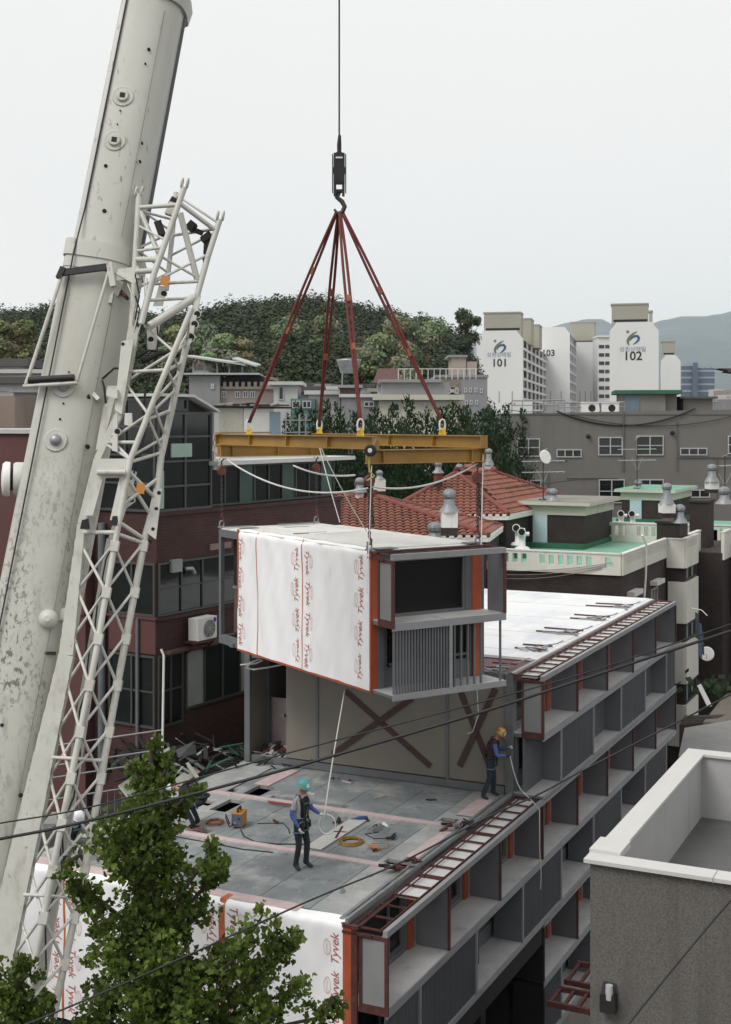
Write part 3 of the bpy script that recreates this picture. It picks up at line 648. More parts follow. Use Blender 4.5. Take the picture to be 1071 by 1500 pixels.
for x, y, r, dd in ((289, 460, .055, -.065), (285, 475, .06, -.065), (279, 494, .07, -.065), (233, 722, .035, -.06), (229, 745, .03, -.06), (224, 775, .03, -.06), (172, 632, .05, -.31), (221, 497, .05, .19), (240, 430, .05, -.01), (180, 504, .03, -.21), (191, 732, .06, .09)):
    pl = MB(crane_inv); pl.lathe([(r, -.012), (r, .0)], jp(x, y, dd), 12, 1, (0, -1, 0)); pl.lathe([(r*1.3, -.01), (r*1.3, -.004)], jp(x, y, dd), 12, 0, (0, -1, 0)); pl.build('lightening_hole', [M_jib, M_dark], crane)
for a, b, w_, m_ in (((231, 325), (238, 345), .14, 1), ((276, 328), (285, 335), .16, 1), ((285, 337), (297, 342), .08, 1), ((300, 345), (306, 352), .2, 1), ((304, 350), (303, 372), .12, 1), ((254, 298), (247, 315), .14, 0), ((256, 290), (250, 300), .1, 1), ((298, 375), (300, 388), .05, 1)):
    pl = MB(crane_inv); pl.beam(jp(*a, .1), jp(*b, .1), w_, w_*.8, BY, m_); pl.build('pulley_bracket', [M_jib, M_dark], crane)
for i in range(10):                                                   # hoses at the jib's knuckle
    a = V((R.uniform(-.12, .25), 0, R.uniform(-.4, .4)))
    pl = MB(crane_inv); pl.tube([jp(196, 430, -.2)+a, jp(203, 450, -.3)+a*.6, jp(197, 480, -.2)+a*.4], .014, 5, 1 if i % 2 else 0); pl.build('hydraulic_hose', [M_jib, M_dark], crane)
for (xa, ya), (xb, yb) in (((200, 526), (235, 516)), ((208, 530), (262, 520)), ((150, 555), (185, 540)), ((150, 558), (155, 590)), ((200, 790), (222, 795))):
    pl = MB(crane_inv); pl.tube([jp(xa, ya, .1), jp((xa+xb)/2, (ya+yb)/2-8, .0), jp(xb, yb, .1)], .05 if xa == 208 else .02, 6, 1); pl.build('hydraulic_hose', [M_jib, M_dark], crane)
plate([(157, 568), (172, 571), (172, 584), (156, 580)], -.3, .15)
plate([(120, 762), (128, 760), (130, 775), (117, 775)], -.3, .1, 1); plate([(165, 756), (172, 756), (174, 770), (162, 770)], -.45, .1, 1)
for (x0, y0), (x1, y1), (x2, y2), (x3, y3) in (((237, 402), (248, 407), (246, 421), (234, 416)), ((201, 706), (212, 709), (211, 724), (199, 721))):
    rf_ = MB(crane_inv); rf_.prism([jp(x0, y0, -.5), jp(x1, y1, -.5), jp(x2, y2, -.5), jp(x3, y3, -.5)], V((0, .02, 0)))
    rf_.build('reflector', mat('amber_reflector', (.42, .17, .02), .35, .1, 5), crane)

# ------------------------------------------------------------ hook block, rope, slings, lifting beams
AP = W(497, 318, 30.9)
hb = thing('hook_block', 'black crane hook block hanging on its rope in the white sky', 'hook', AP)
def rel(p, o): return V(p)-V(o)
b = MB()
ztop, zbot = W(497, 224, 30.9).z-AP.z, W(497, 288, 30.9).z-AP.z
for s in (-1, 1):
    b.box(s*.10-.03, s*.10+.03, -.13, .13, zbot+.32, ztop-.02); b.box(s*.155-.012, s*.155+.012, -.15, .15, zbot+.1, ztop-.05)
    b.box(s*.10-.03, s*.10+.03, -.10, -.0, zbot, zbot+.32)
b.box(-.07, .07, -.11, .11, zbot+.36, ztop-.1); b.box(-.07, .07, -.12, .12, ztop-.1, ztop+.0); b.box(-.07, .07, -.1, .1, zbot+.3, zbot+.36); b.box(-.07, .07, -.1, .1, zbot+.1, zbot+.16)
b.build('cheek_plate', mat('block_black', (.014, .014, .015), .45, .3, 5), hb)
b = MB(); b.lathe([(.155, -.05), (.13, -.02), (.13, .02), (.155, .05)], (0, 0, ztop-.42), 24, 0, (0, 1, 0)); b.build('sheave', M_chain, hb)
b = MB(); b.tube([(0, 0, ztop-.05), (0, 0, ztop+.2), (.01, 0, ztop+.42)], [.05, .055, .035], 10); b.build('rope_socket', M_rubber, hb)
b = MB(); b.tube([(.0, 0, zbot+.12), (-.05, 0, zbot-.02), (.07, 0, zbot-.12), (.13, 0, zbot-.24), (.07, 0, zbot-.38), (-.05, 0, zbot-.40), (-.12, 0, zbot-.3)], [.055, .06, .06, .06, .06, .05, .025], 10); b.build('hook', M_chain, hb)
b = MB(); b.box(-.08, .08, -.165, -.155, ztop-.16, ztop-.12); b.build('label_plate', M_white, hb)
hr = MB(); hr.tube([BT, W(497, 215, 30.9)], .022, 6)
tag(hr.build('hoist_rope', mat('wire_rope', (.07, .07, .07), .5, .2, 30, metal=.5)), 'thin steel hoist rope running up into the sky above the hook block', 'rope')
TZ = 18.03
lb = HF.thing('spreader_beam', 'yellow frame of steel I-beams hung level over the wrapped module', 'lifting frame')
HZ = TZ-HF.Z
def ibeam(name, a, b_, zt, h=.28, w_=.2, stiff=()):
    m = MB(); a, b_ = V(a), V(b_); d_ = (b_-a).normalized(); s = d_.cross(V((0, 0, 1)))
    up = V((0, 0, 1)); L_ = (b_-a).length
    for z, t, ww in ((zt-.011, .022, w_), (zt-h+.011, .022, w_), (zt-h/2, h-.046, .016)):
        m.beam(a+up*z, b_+up*z, ww, t)
    for q in stiff:
        c = a+d_*q*L_; m.beam(c-s*w_*.46+up*(zt-h/2), c+s*w_*.46+up*(zt-h/2), .02, h-.05, up)
    return m.build(name, M_yellow, lb)
ibeam('beam', (0.05, -.08, 0), (0.05, ML+.12, 0), HZ, stiff=(.002, .25, .5, .75, .998)); ibeam('beam', (MW-.05, -.08, 0), (MW-.05, ML+.12, 0), HZ, stiff=(.002, .25, .5, .75, .998))
ibeam('beam', (-.06, .1, 0), (MW+.06, .1, 0), HZ-.284, .3, stiff=(.01, .12, .88, .99)); ibeam('beam', (-.06, ML-.1, 0), (MW+.06, ML-.1, 0), HZ-.284, .3, stiff=(.01, .12, .55, .88, .99))
m = MB(); m.box(-.1, 1.4, ML-.22, ML-.02, HZ+.004, HZ+.05); m.build('packing_timber', mat('old_timber', (.30, .22, .13), .8, .2, 6), lb)
m = MB(); m.box(-.12, MW+.1, ML-.26, ML-.06, HZ-.625, HZ-.588); m.build('white_strip', M_white, lb)
m = MB(); m.tube([(-.02, ML+.13, HZ+.05), (-.06, ML+.17, HZ-.1), (-.0, ML+.16, HZ-.25), (-.07, ML+.19, HZ-.4), (-.03, ML+.07, HZ-.55), (.05, ML+.17, HZ-.35), (0, ML+.18, HZ-.15)], .03, 6); m.build('tied_rope', mat('old_rope', (.50, .42, .33), .9, .2, 20), lb)
lugs = [(365, .05, 'the far left lug'), (468, MW-.05, 'the back lug'), (528, .05, 'the front lug'), (648, MW-.05, 'the right lug')]
for px, xl, where in lugs:
    r_ = ray(px, 630); t = None
    y, z = HF.hitx(px, 630, xl)
    m = MB(); m.prism([(xl-.014, y-.14, HZ), (xl-.014, y+.14, HZ), (xl-.014, y+.08, HZ+.17), (xl-.014, y-.08, HZ+.17)], (.028, 0, 0)); m.build('lug', M_yellow2, lb)
    P = HF.w(xl, y, HZ+.26); 
    sg = thing('lifting_sling', 'red sling from the crane hook to ' + where + ' of the yellow frame', 'sling', P, 0, 'red slings spreading from the hook')
    top = rel(AP + V(((px-497)/1900*30*.03, 0, .12)), P); sd = V((1, .3, 0)).normalized()
    m = MB(); k = 24; pts = []
    for i in range(k+1):
        f_ = i/k; wd = .012+.055*math.sin(math.pi*min(1, f_*1.15))*(1-f_*.6)
        pts.append(top.lerp(V((0, 0, .03)), f_) + sd*wd)
    bk = [top.lerp(V((0, 0, .03)), i/k) - sd*(.012+.055*math.sin(math.pi*min(1, i/k*1.15))*(1-i/k*.6)) for i in range(k, -1, -1)]
    n0 = len(pts)
    m.tube(pts+bk, .034, 6, 0, closed=True)
    for f_ in (.35, .62):
        c = top.lerp(V((0, 0, 0)), f_+R.uniform(-.1, .1)); dd = (V((0, 0, 0))-top).normalized(); m.beam(c-dd*.09, c+dd*.09, .10, .09, m=1)
    m.build('webbing', [M_sling, mat('worn_tag', (.30, .10, .05), .8, .2, 10)], sg)
    m = MB(); m.tube([(.07*math.cos(a)*sd.x, .07*math.cos(a)*sd.y, -.03+.13*math.sin(a)) for a in [rad(-50+i*28) for i in range(11)]], .022, 7); m.tube([(-sd.x*.08, -sd.y*.08, -.13), (sd.x*.08, sd.y*.08, -.13)], .022, 7)
    m.build('shackle', M_white, sg)
# chain hoists at the four corners
def chain(m, a, b_, link_=.075, mi=0):
    a, b_ = V(a), V(b_); n = max(2, int((b_-a).length/(link_*.78))); d_ = (b_-a).normalized(); x = d_.orthogonal().normalized(); y = d_.cross(x)
    for i in range(n):
        c = a.lerp(b_, (i+.5)/n); s = x if i % 2 else y
        m.tube([c + d_*(link_*.62*math.cos(t)) + s*(link_*.34*math.sin(t)) for t in [2*math.pi*j/8 for j in range(8)]], .012, 5, mi, closed=True)
corners = [(.0, .1, 541, 'the near top corner of the hanging module'), (MW-.1, .1, 698, 'the right front corner of the hanging module'), (0.05, ML-.06, 325, 'the left end corner of the hanging module'), (MW-.1, ML-.06, 459, 'the hidden back corner of the hanging module')]
for i, (x, y, px, where) in enumerate(corners):
    P = HF.w(x, y, ST+.04)
    t = thing('chain_hoist', 'dark chain hoist with hooks reaching down to ' + where, 'chain hoist', P, HF.a, 'chain hoists under the lifting frame')
    zt = HZ-.6-ST-.04
    m = MB(); chain(m, (0, 0, .3), (0, 0, zt-.42))
    if i in (0, 1): chain(m, (.1, 0, .5), (.03, 0, zt-.42))
    m.build('chain', M_chain, t)
    m = MB(); m.box(-.08, .08, -.07, .07, zt-.44, zt-.24); m.lathe([(.11, -.06), (.13, 0), (.11, .06)], (0, 0, zt-.33), 14, 0, (0, 1, 0)); m.tube([(0, 0, zt-.22), (0, 0, zt-.1), (.06, 0, zt-.05), (.0, 0, zt+.02), (-.06, 0, zt-.04)], .022, 7)
    m.build('hoist_body', M_rusth, t)
    m = MB(); m.tube([(0, 0, .34), (0, 0, .24), (.05, 0, .18), (.04, 0, .1), (-.03, 0, .09), (-.06, 0, .15)], [.03, .03, .028, .028, .022, .012], 8); m.build('hook', M_rusth, t)
    m = MB(); m.tube([(.06*math.cos(a), 0, .05+.09*math.sin(a)) for a in [rad(-40+j*26) for j in range(11)]], .02, 7); m.box(-.08, .08, -.06, .06, -.035, -.0); m.tube([(-.07, 0, -.01), (.07, 0, -.01)], .025, 7); m.build('shackle', M_steel, t)
# reel, drooping ropes
P = W(543, 660, 26.6)
t = thing('cable_reel', 'small black cable reel hung on the front yellow beam', 'reel', P)
m = MB(); m.lathe([(.10, -.05), (.125, -.03), (.125, .03), (.10, .05)], (0, 0, 0), 20, 0, (-.3, -1, 0)); m.build('drum', M_rubber, t)
m = MB(); m.lathe([(.05, .05), (.04, .065)], (0, 0, 0), 14, 0, (-.3, -1, 0)); m.build('hub', M_white, t)
m = MB(); m.tube([(.04, 0, .05), (.08, 0, .16), (.12, 0, .25)], .014, 6); m.build('hanger', M_steel, t)
def rope(name, pts, r, m_, label, cat='rope', n=6, group=None):
    b = MB(); b.tube(pts, r, n); return tag(b.build(name, m_), label, cat, group)
Z1 = 17.42
nN, nL, nR, nK = HF.w(.05, .0, Z1-HF.Z), HF.w(.1, ML-.1, Z1-HF.Z), HF.w(MW-.1, .1, Z1-HF.Z), HF.w(MW-.1, ML-.1, Z1-HF.Z)
rope('drooping_rope', sag(nL, nN+V((0, 0, -.45)), .42, 20), .022, M_rope, 'pale rope drooping from the left end of the yellow frame to its near corner')
rope('drooping_rope', sag(nN+V((0, 0, -.45)), nR, .22, 20), .022, M_rope, 'pale rope drooping from the near corner of the yellow frame to its right end')
rope('drooping_rope', sag(W(430, 682, 32), W(520, 696, 28), .1, 14), .022, M_rope, 'short pale rope strung low between the back and the near corner')
rope('hanging_line', sag(nN+V((-.05, 0, 0)), W(538, 870, 26.2), .05, 12), .011, M_rope, 'thin white line hanging down past the near corner of the wrapped module')
rope('hanging_line', sag(nR+V((.12, 0, .2)), W(705, 800, 28.4), .04, 10), .013, M_rope, 'thin white line hanging from the right end of the yellow frame')
rope('guy_line', sag(W(468, 655, 32), W(498, 765, 31), .05, 10), .012, M_rope, 'thin pale line slanting from the back of the frame onto the module roof')
rope('guy_line', sag(W(470, 655, 31.9), W(537, 778, 28.6), .08, 10), .012, mat('green_rope', (.30, .36, .30), .8, .2, 10), 'greenish line slanting from the back of the frame toward the near corner')
rope('yellow_strap', [W(540, 668, 26.7), W(541, 690, 26.7), W(549, 697, 26.7), W(538, 704, 26.7)], .02, mat('lime_strap', (.42, .45, .10), .7, .2, 10), 'lime strap dangling under the black cable reel')
# ------------------------------------------------------------ town: shared makers
M_brick = mat('brick_maroon', (.050, .018, .0155), .8, .22, 1.2, kind='brick', stain=((.025, .012, .011), .55, .8, .8, (1, 1, .4)))
M_maroon = mat('maroon_render', (.095, .038, .036), .8, .12, .6, stain=((.06, .025, .024), .52, .8, .7, (1, 1, .3)))
M_dbrick = mat('brick_black', (.030, .020, .017), .85, .3, 1.5, kind='brick')
M_stucco = mat('stucco_grey', (.165, .156, .144), .9, .07, .5, bump=.25, bscale=30, stain=((.12, .11, .10), .55, .82, .8, (1, 1, .18)))
M_green = mat('green_roof_paint', (.17, .37, .27), .6, .12, .8, stain=((.06, .14, .10), .60, .85, 1.2, (1, 1, 1)))
M_dgreen = mat('dark_green_paint', (.02, .11, .06), .6, .15, 1)
M_cream = mat('cream_render', (.50, .49, .41), .8, .08, .7, stain=((.25, .23, .19), .6, .85, 1.0, (1, 1, .2)))
M_pcream = mat('parapet_white', (.62, .61, .55), .75, .08, .9, stain=[((.30, .27, .21), .60, .85, 1.6, (1, 1, .2)), ((.2, .17, .14), .68, .8, 5, (1, 1, .4))])
M_pblue = mat('pale_blue_door', (.42, .53, .56), .5, .06, 1.5)
M_tile = mat('red_roof_tile', (.21, .078, .050), .75, .28, 2.2, stain=((.10, .05, .04), .52, .75, 1.4, (1, 1, 1)))
M_ridge = mat('ridge_tile', (.17, .045, .035), .7, .2, 4)
M_galv = mat('vent_metal', (.26, .275, .285), .55, .22, 6, metal=.3, stain=((.16, .16, .17), .55, .75, 6, (1, 1, .5)))
M_alu = mat('aluminium_frame', (.45, .46, .46), .4, .08, 4, metal=.2)
M_dalu = mat('dark_frame', (.055, .058, .055), .45, .1, 4)
M_glass = mat('pane_glass', (.010, .014, .013), rough=.06, var=.5, scale=.5, spec=.5)
M_curt = mat('curtain_panel', (.27, .295, .285), .7, .15, 1.5)
M_asph = mat('asphalt', (.05, .05, .05), .9, .2, .8)
M_grill = mat('greenish_glass', (.05, .10, .085), .2, .2, .8)
FACE = {'front': lambda y0=0: Matrix(((1, 0, 0, 0), (0, 1, 0, y0), (0, 0, 1, 0), (0, 0, 0, 1))),
        'left': lambda x0=0: Matrix(((0, 1, 0, x0), (-1, 0, 0, 0), (0, 0, 1, 0), (0, 0, 0, 1))),   # local x runs along -y
        'right': lambda x0=0: Matrix(((0, -1, 0, x0), (1, 0, 0, 0), (0, 0, 1, 0), (0, 0, 0, 1)))}  # local x runs along +y, outward +x
def window(par, F, x0, x1, z0, z1, nx=2, nz=1, fm=None, gm=None, t=.05, sill=None, proud=.06, panes=None):
    """a window on a wall face F whose plane is local y=0, outward -y: frame with mullions, panes, lintel shadow recess"""
    m = MB(F)
    for a, b, c, d_ in ((x0, x1, z0, z0+t), (x0, x1, z1-t, z1)): m.box(a, b, -proud, .02, c, d_)
    for i in range(nx+1):
        x = x0+t/2+(x1-x0-t)*i/nx; m.box(x-t/2, x+t/2, -proud+.003*(0 < i < nx), .02, z0+t, z1-t)
    for j in range(1, nz):
        z = z0+(z1-z0)*j/nz; m.box(x0+t, x1-t, -proud+.012, .018, z-t*.4, z+t*.4)
    if sill: m.box(x0-.08, x1+.08, -.14, .0, z0-.08, z0-.004, 1)
    w_ = m.build('window', [fm or M_alu, sill or M_alu], par)
    g = MB(F)
    pm = [gm or M_glass, M_curt, M_grill]
    for i in range(nx):
        a = x0+(x1-x0)*i/nx; b = x0+(x1-x0)*(i+1)/nx
        g.poly([(a, -.012, z0+.01), (b, -.012, z0+.01), (b, -.012, z1-.01), (a, -.012, z1-.01)], (panes[i] if panes else 0))
    g.build('pane', pm, w_)
    return w_
def tile_slope(m, P, pitch=.30, row=.36, mi=0):
    """barrel tiles over the planar polygon P (3D); eave is the edge P[0]-P[1]"""
    o = V(P[0]); ex = (V(P[1])-o).normalized(); n = ex.cross(V(P[2])-o).normalized(); ey = n.cross(ex)
    if n.z < 0: n = -n; 
    if ey.dot(V(P[2])-o) < 0: ey = -ey
    q = [((V(p)-o).dot(ex), (V(p)-o).dot(ey)) for p in P]
    def inside(x, y):
        c = False; k = len(q)
        for i in range(k):
            (x1, y1), (x2, y2) = q[i], q[(i+1) % k]
            if (y1 > y) != (y2 > y) and x < (x2-x1)*(y-y1)/(y2-y1)+x1: c = not c
        return c
    x0, x1 = min(p[0] for p in q), max(p[0] for p in q); y1 = max(p[1] for p in q)
    m.poly([V(p)-n*.03 for p in P], mi)
    ns = 5
    for j in range(int(y1/row)+1):
        for i in range(int((x1-x0)/pitch)+1):
            xa, ya = x0+i*pitch, j*row
            if not inside(xa+pitch/2, ya+row/2): continue
            vs = []
            for k in range(ns+1):
                h = .07*abs(math.sin(math.pi*k/ns))
                for yy, lift in ((ya, .055), (ya+row*1.02, .0)): vs.append(o+ex*(xa+pitch*k/ns)+ey*yy+n*(h+lift+R.uniform(-.004, .004)))
            m.add(vs, [(2*k, 2*k+2, 2*k+3, 2*k+1) for k in range(ns)], mi, True)
            m.add([vs[0]]+[vs[2*k] for k in range(1, ns+1)], [tuple(range(ns+1))], mi, False)
def vent(P, label, h=.9, r=.17, base='skirt', group='turbine vents on the roofs', box=.0, bw=.32, bm=None):
    t = thing('roof_ventilator', label, 'ventilator', P, R.uniform(-.4, .4), group)
    z = 0
    if box:
        m = MB(); m.box(-bw, bw, -bw, bw, 0, box*.35, 1); m.box(-bw+.004, bw-.004, -bw+.004, bw-.004, box*.35, box, 0); m.build('plinth', [bm or M_white, M_dbrick], t); z = box
    m = MB(); m.lathe([(r*2.0, z), (r*1.9, z+.04), (r*1.05, z+(h-r*1.7)*.55), (r, z+h-r*1.75)], (0, 0, 0), 14); m.build('stack', M_galv, t)
    m = MB(); zc = z+h-r*.9
    prof = [(r*.75, zc-r*.85), (r*1.15, zc-r*.5), (r*1.25, zc), (r*1.1, zc+r*.5), (r*.6, zc+r*.85), (r*.1, zc+r*.95)]
    m.lathe(prof, (0, 0, 0), 18, smooth=False)
    for i in range(9):
        a = 2*math.pi*i/9; m.tube([V((math.cos(a)*q*1.03, math.sin(a)*q*1.03, zz)) for q, zz in prof], .012, 4)
    m.build('turbine', M_galv, t); return t
def fan_pipe(P, label):
    t = thing('pipe_fan', label, 'pipe fan', P, R.uniform(-.3, .3), 'white pipe fans on the green roof')
    m = MB(); m.box(-.3, .3, -.3, .3, 0, .35); m.build('base', M_dgreen, t)
    m = MB(); m.lathe([(.34, .35), (.28, .45), (.14, .5), (.13, .85)], n=14); m.build('stack', M_white, t)
    m = MB(); m.tube([(0, 0, .8), (0, -.02, 1.0), (-.05, -.14, 1.12), (-.06, -.3, 1.12)], [.14, .15, .16, .18], 12); m.tube([(0, 0, .85), (.15, .05, 1.0), (.3, .05, 1.0)], .09, 10); m.build('elbow', M_white, t)
    m = MB(); m.lathe([(.14, 0), (.14, .02)], (-.06, -.305, 1.12), 12, 0, (0, -1, 0)); m.build('opening', M_black, t); return t
def antenna(P, h, label, rows=2, dish=False, wid=.8):
    t = thing('tv_antenna', label, 'antenna', P)
    m = MB(); m.tube([(0, 0, 0), (0, 0, h)], .03, 7); m.lathe([(.22, 0), (.2, .06)], n=10); m.build('pole', M_chain, t)
    m = MB()
    for j in range(rows):
        z = h*(.78-.22*j); m.tube([(-wid, -.1*j, z), (wid, .1*j, z+.03)], .022, 5)
        for i in range(7):
            x = -wid+.05+i*wid*.32; l = .35-.03*i; m.tube([(x, -l, z), (x, l, z)], .012, 4)
    m.tube([(-.3, 0, h*.62), (0, 0, h*.35)], .012, 4); m.tube([(.3, 0, h*.62), (0, 0, h*.35)], .012, 4); m.tube([(-.15, 0, h*.97), (.2, 0, h*1.05)], .01, 4)
    m.build('array', M_alu, t)
    if dish:
        m = MB(); ax = V((.55, -.8, .25)).normalized(); m.lathe([(.02, .0), (.18, .03), (.32, .10), (.34, .12), (.3, .13)], V((.02, -.05, h*.86)), 22, 0, ax); m.build('dish', M_white, t)
    return t

# ------------------------------------------------------------ brick building behind the deck
BK = Fr(-5.74, 35.6, math.atan2(.8524, .5227))
bk = BK.thing('brick_building', 'dark maroon brick building with glazed upper storeys behind the crane jib', 'building')
m = MB(); m.box(0, 9.4, .0, 9, 0, 15.83, 0); m.build('wall', M_brick, bk)
m = MB(); m.box(.06, 2.4, .06, 2.15, 15.83, 18.6, 0); m.prism([(.06, .06, 18.6), (2.4, .06, 18.6), (1.35, .06, 19.0), (.06, .06, 19.0)], (0, 2.1, 0), 0); m.build('upper_core', M_dark, bk)
m = MB(); F = FACE['front']()
a, b = BK.hit(249, 650), BK.hit(279, 669); m.box(a[0], b[0], -.06, -.02, b[1], a[1]); a, b = BK.hit(232, 690), BK.hit(238, 745); m.box(a[0], b[0], -.06, -.02, b[1], a[1]); m.build('paper_sheet', mat('paper_green', (.30, .42, .36), .8, .08, 2), bk)
window(bk, F, 0, 2.38, 15.85, 18.62, 2, 4, M_dalu, t=.07, panes=[0, 0]); window(bk, F, .0, 1.3, 18.64, 19.02, 1, 1, M_dalu, t=.07)
FL = FACE['left']()
window(bk, FL, -2.2, 0, 15.85, 19.0, 2, 4, M_dalu, t=.07)
m = MB(); m.prism([(-.12, -.2, 19.04), (1.38, -.2, 19.04), (2.55, -.2, 18.62), (2.55, -.2, 18.68), (1.38, -.2, 19.12), (-.12, -.2, 19.12)], (0, 2.6, 0)); m.box(2.40, 2.62, -.12, .5, 16.95, 18.6); m.build('gable_roof', mat('eave_white', (.55, .56, .54), .6, .1, 2), bk)
m = MB(); m.box(2.5, 9.3, .25, 7, 15.83, 17.1, 0); m.build('upper_core', M_dark, bk)
F2 = FACE['front'](.25)
window(bk, F2, 2.55, 9.3, 15.86, 17.06, 9, 1, M_dalu, t=.06, panes=[0, 0, 2, 0, 0, 2, 0, 0, 2])
m = MB(); m.box(2.3, 9.75, -.35, 7, 17.08, 17.2); m.build('eave', mat('eave_white'  , (.6, .6, .58)), bk)
window(bk, F, .05, 8.6, 12.98, 14.45, 9, 2, M_dalu, t=.05, panes=[0]*9)
window(bk, F, 1.2, 8.8, 10.2, 11.9, 9, 1, M_dalu, t=.07, panes=[1, 0, 0, 1, 1, 0, 0, 1, 0]); window(bk, F, .04, 1.1, 9.9, 11.9, 2, 2, M_dalu, t=.06)
window(bk, FL, -1.7, -.02, 12.98, 14.45, 2, 1, M_dalu, t=.06); window(bk, FL, -1.7, -.02, 9.9, 11.9, 2, 2, M_dalu, t=.06)
m = MB(); m.box(-.05, .0, .0, 1.7, 11.95, 12.92, 0); m.box(-.09, .0, -.05, 1.75, 12.9, 12.97, 0); m.box(0, 8.9, -.08, -.0, 12.86, 12.95, 1); m.box(.3, 8.9, -.22, -.0, 11.92, 12.0, 2); m.box(-.05, 9.4, -.06, 0, 15.74, 15.84, 1); m.build('string_course', [M_maroon, M_brick, mat('rusty_ledge', (.10, .055, .045), .8, .3, 3)], bk)
m = MB(); m.box(.55, .95, -.14, 0, 14.15, 14.5); m.build('wall_box', M_curt, bk)
m = MB(); m.tube([(1.1, -.12, 14.2), (1.3, -.2, 14.2), (1.4, -.2, 14.05)], .06, 8); m.build('flue_pipe', M_steel, bk)
m = MB(); m.box(2.3, 3.3, -.05, 0, 14.62, 14.8); m.build('signboard', mat('old_board', (.22, .15, .14), .8, .2, 3), bk)
m = MB(); m.tube([(-.12, 1.9, 8.5), (-.12, 1.9, 15.5)], .11, 10); m.tube([(-.1, .6, 8.5), (-.1, .6, 12.9)], .05, 8); m.build('drain_pipe', mat('pipe_grey', (.13, .14, .15), .5, .2, 2), bk)
# shed of sheets on its terrace
sh = BK.thing('roof_shed', 'patched shack of white and pale blue sheets on the brick building', 'shed'); 
def shp(px, d_): y = d_; return BK.hit(px, 610, y)[0]
xs = [shp(p, 1.6) for p in (312, 322, 357, 395, 412)]
m = MB()
for i, mm in enumerate((1, 0, 2, 3)): m.box(xs[i]+.01, xs[i+1]-.01, 1.6+.02*(i % 2), 1.66, 17.2, 18.78 - .1*(i == 3), mm)
m.box(xs[0], xs[-1], 1.66, 4.5, 17.2, 18.6, 4)
m.build('sheet_wall', [mat('sheet_cream', (.50, .49, .42), .7, .1, 1, stain=((.2, .16, .12), .6, .8, 2, (1, 1, .3))), M_cream, M_white, mat('sheet_blue', (.26, .36, .42), .7, .1, 1), M_dark], sh)
m = MB(); m.box(xs[0]-.3, xs[-1]+.2, 1.3, 4.6, 18.79, 18.85, 0)
for i in range(14):
    x = xs[0]+R.uniform(-.2, xs[-1]-xs[0]-.4); m.beam((x, 1.28, 18.88), (x+R.uniform(.4, 1.3), 1.35, 18.88+R.uniform(0, .08)), .12, .05, m=i % 3)
m.build('sheet_roof', [M_dark, M_steel, M_brown], sh)
# antenna-like scaffold right of the shack
sf = BK.thing('rooftop_scaffold', 'thin pale scaffold rails standing beside the patched shack', 'scaffold')
m = MB(); xa, xb_ = BK.hit(418, 610, 1.0)[0], BK.hit(447, 610, 1.0)[0]
for x in (xa, xa+.8, xb_-.4, xb_): m.tube([(x, 1.0, 17.2), (x+.05, 1.0, 18.6)], .025, 5)
for z in (17.6, 18.0, 18.4): m.tube([(xa-.1, 1.0, z), (xb_+.3, 1.0, z)], .02, 5)
m.build('rails', M_steel, sf)
# air conditioner on the wall
x, z = BK.hit(292, 935, -.2)
ac = thing('air_conditioner', 'white air conditioner hung on the maroon brick wall', 'air conditioner', BK.w(x, -.2, z), BK.a)
m = MB(); m.box(-.42, .42, -.3, .05, 0, .62); m.build('casing', M_white, ac)
m = MB(); m.lathe([(.25, 0), (.25, .015)], (.08, -.305, .3), 24, 0, (0, -1, 0)); 
m.build('fan_grille', mat('fan_dark', (.12, .12, .12), .5, .1, 5), ac)
m = MB()
for r_ in (.24, .18, .12, .06): m.tube([(.08+r_*math.cos(a), -.325, .3+r_*math.sin(a)) for a in [2*math.pi*i/20 for i in range(20)]], .008, 4, closed=True)
for i in range(8): a = math.pi*i/4; m.tube([(.08, -.326, .3), (.08+.25*math.cos(a), -.326, .3+.25*math.sin(a))], .008, 4)
m.build('guard', M_alu, ac)
m = MB(); m.lathe([(.07, 0), (.07, .004)], (.33, -.301, .52), 16, 0, (0, -1, 0)); o = m.build('maker_mark', mat('mark_blue', (.02, .05, .30), .5, .1, 5), ac)
m = MB(); m.box(-.5, .5, -.3, .15, -.08, -.02); m.beam((-.4, -.25, -.05), (-.4, .15, -.4), .05, .05); m.beam((.4, -.25, -.05), (.4, .15, -.4), .05, .05); m.build('bracket', M_brown, ac)
# maroon wing beyond the boom
mw = BK.thing('maroon_building', 'plain maroon rendered building seen past the crane boom', 'building')
m = MB(); m.box(-.35, 8, 2.3, 18, 0, 18.0, 0); m.build('wall', M_maroon, mw)
m = MB(); m.box(-.45, 8.1, 2.2, 18.1, 18.0, 18.12, 0); m.box(-.40, -.35, 2.3, 18, 12.9, 12.98, 1); m.build('coping', [M_ledge, M_brown], mw)
window(mw, FACE['left'](-.35), -13, -9, 11.3, 12.7, 5, 1, M_alu); window(mw, FACE['left'](-.35), -13, -9.5, 15.0, 16.0, 4, 1, M_dalu); window(mw, FACE['left'](-.35), -5.2, -3.6, 13.8, 15.2, 2, 1, M_dalu)
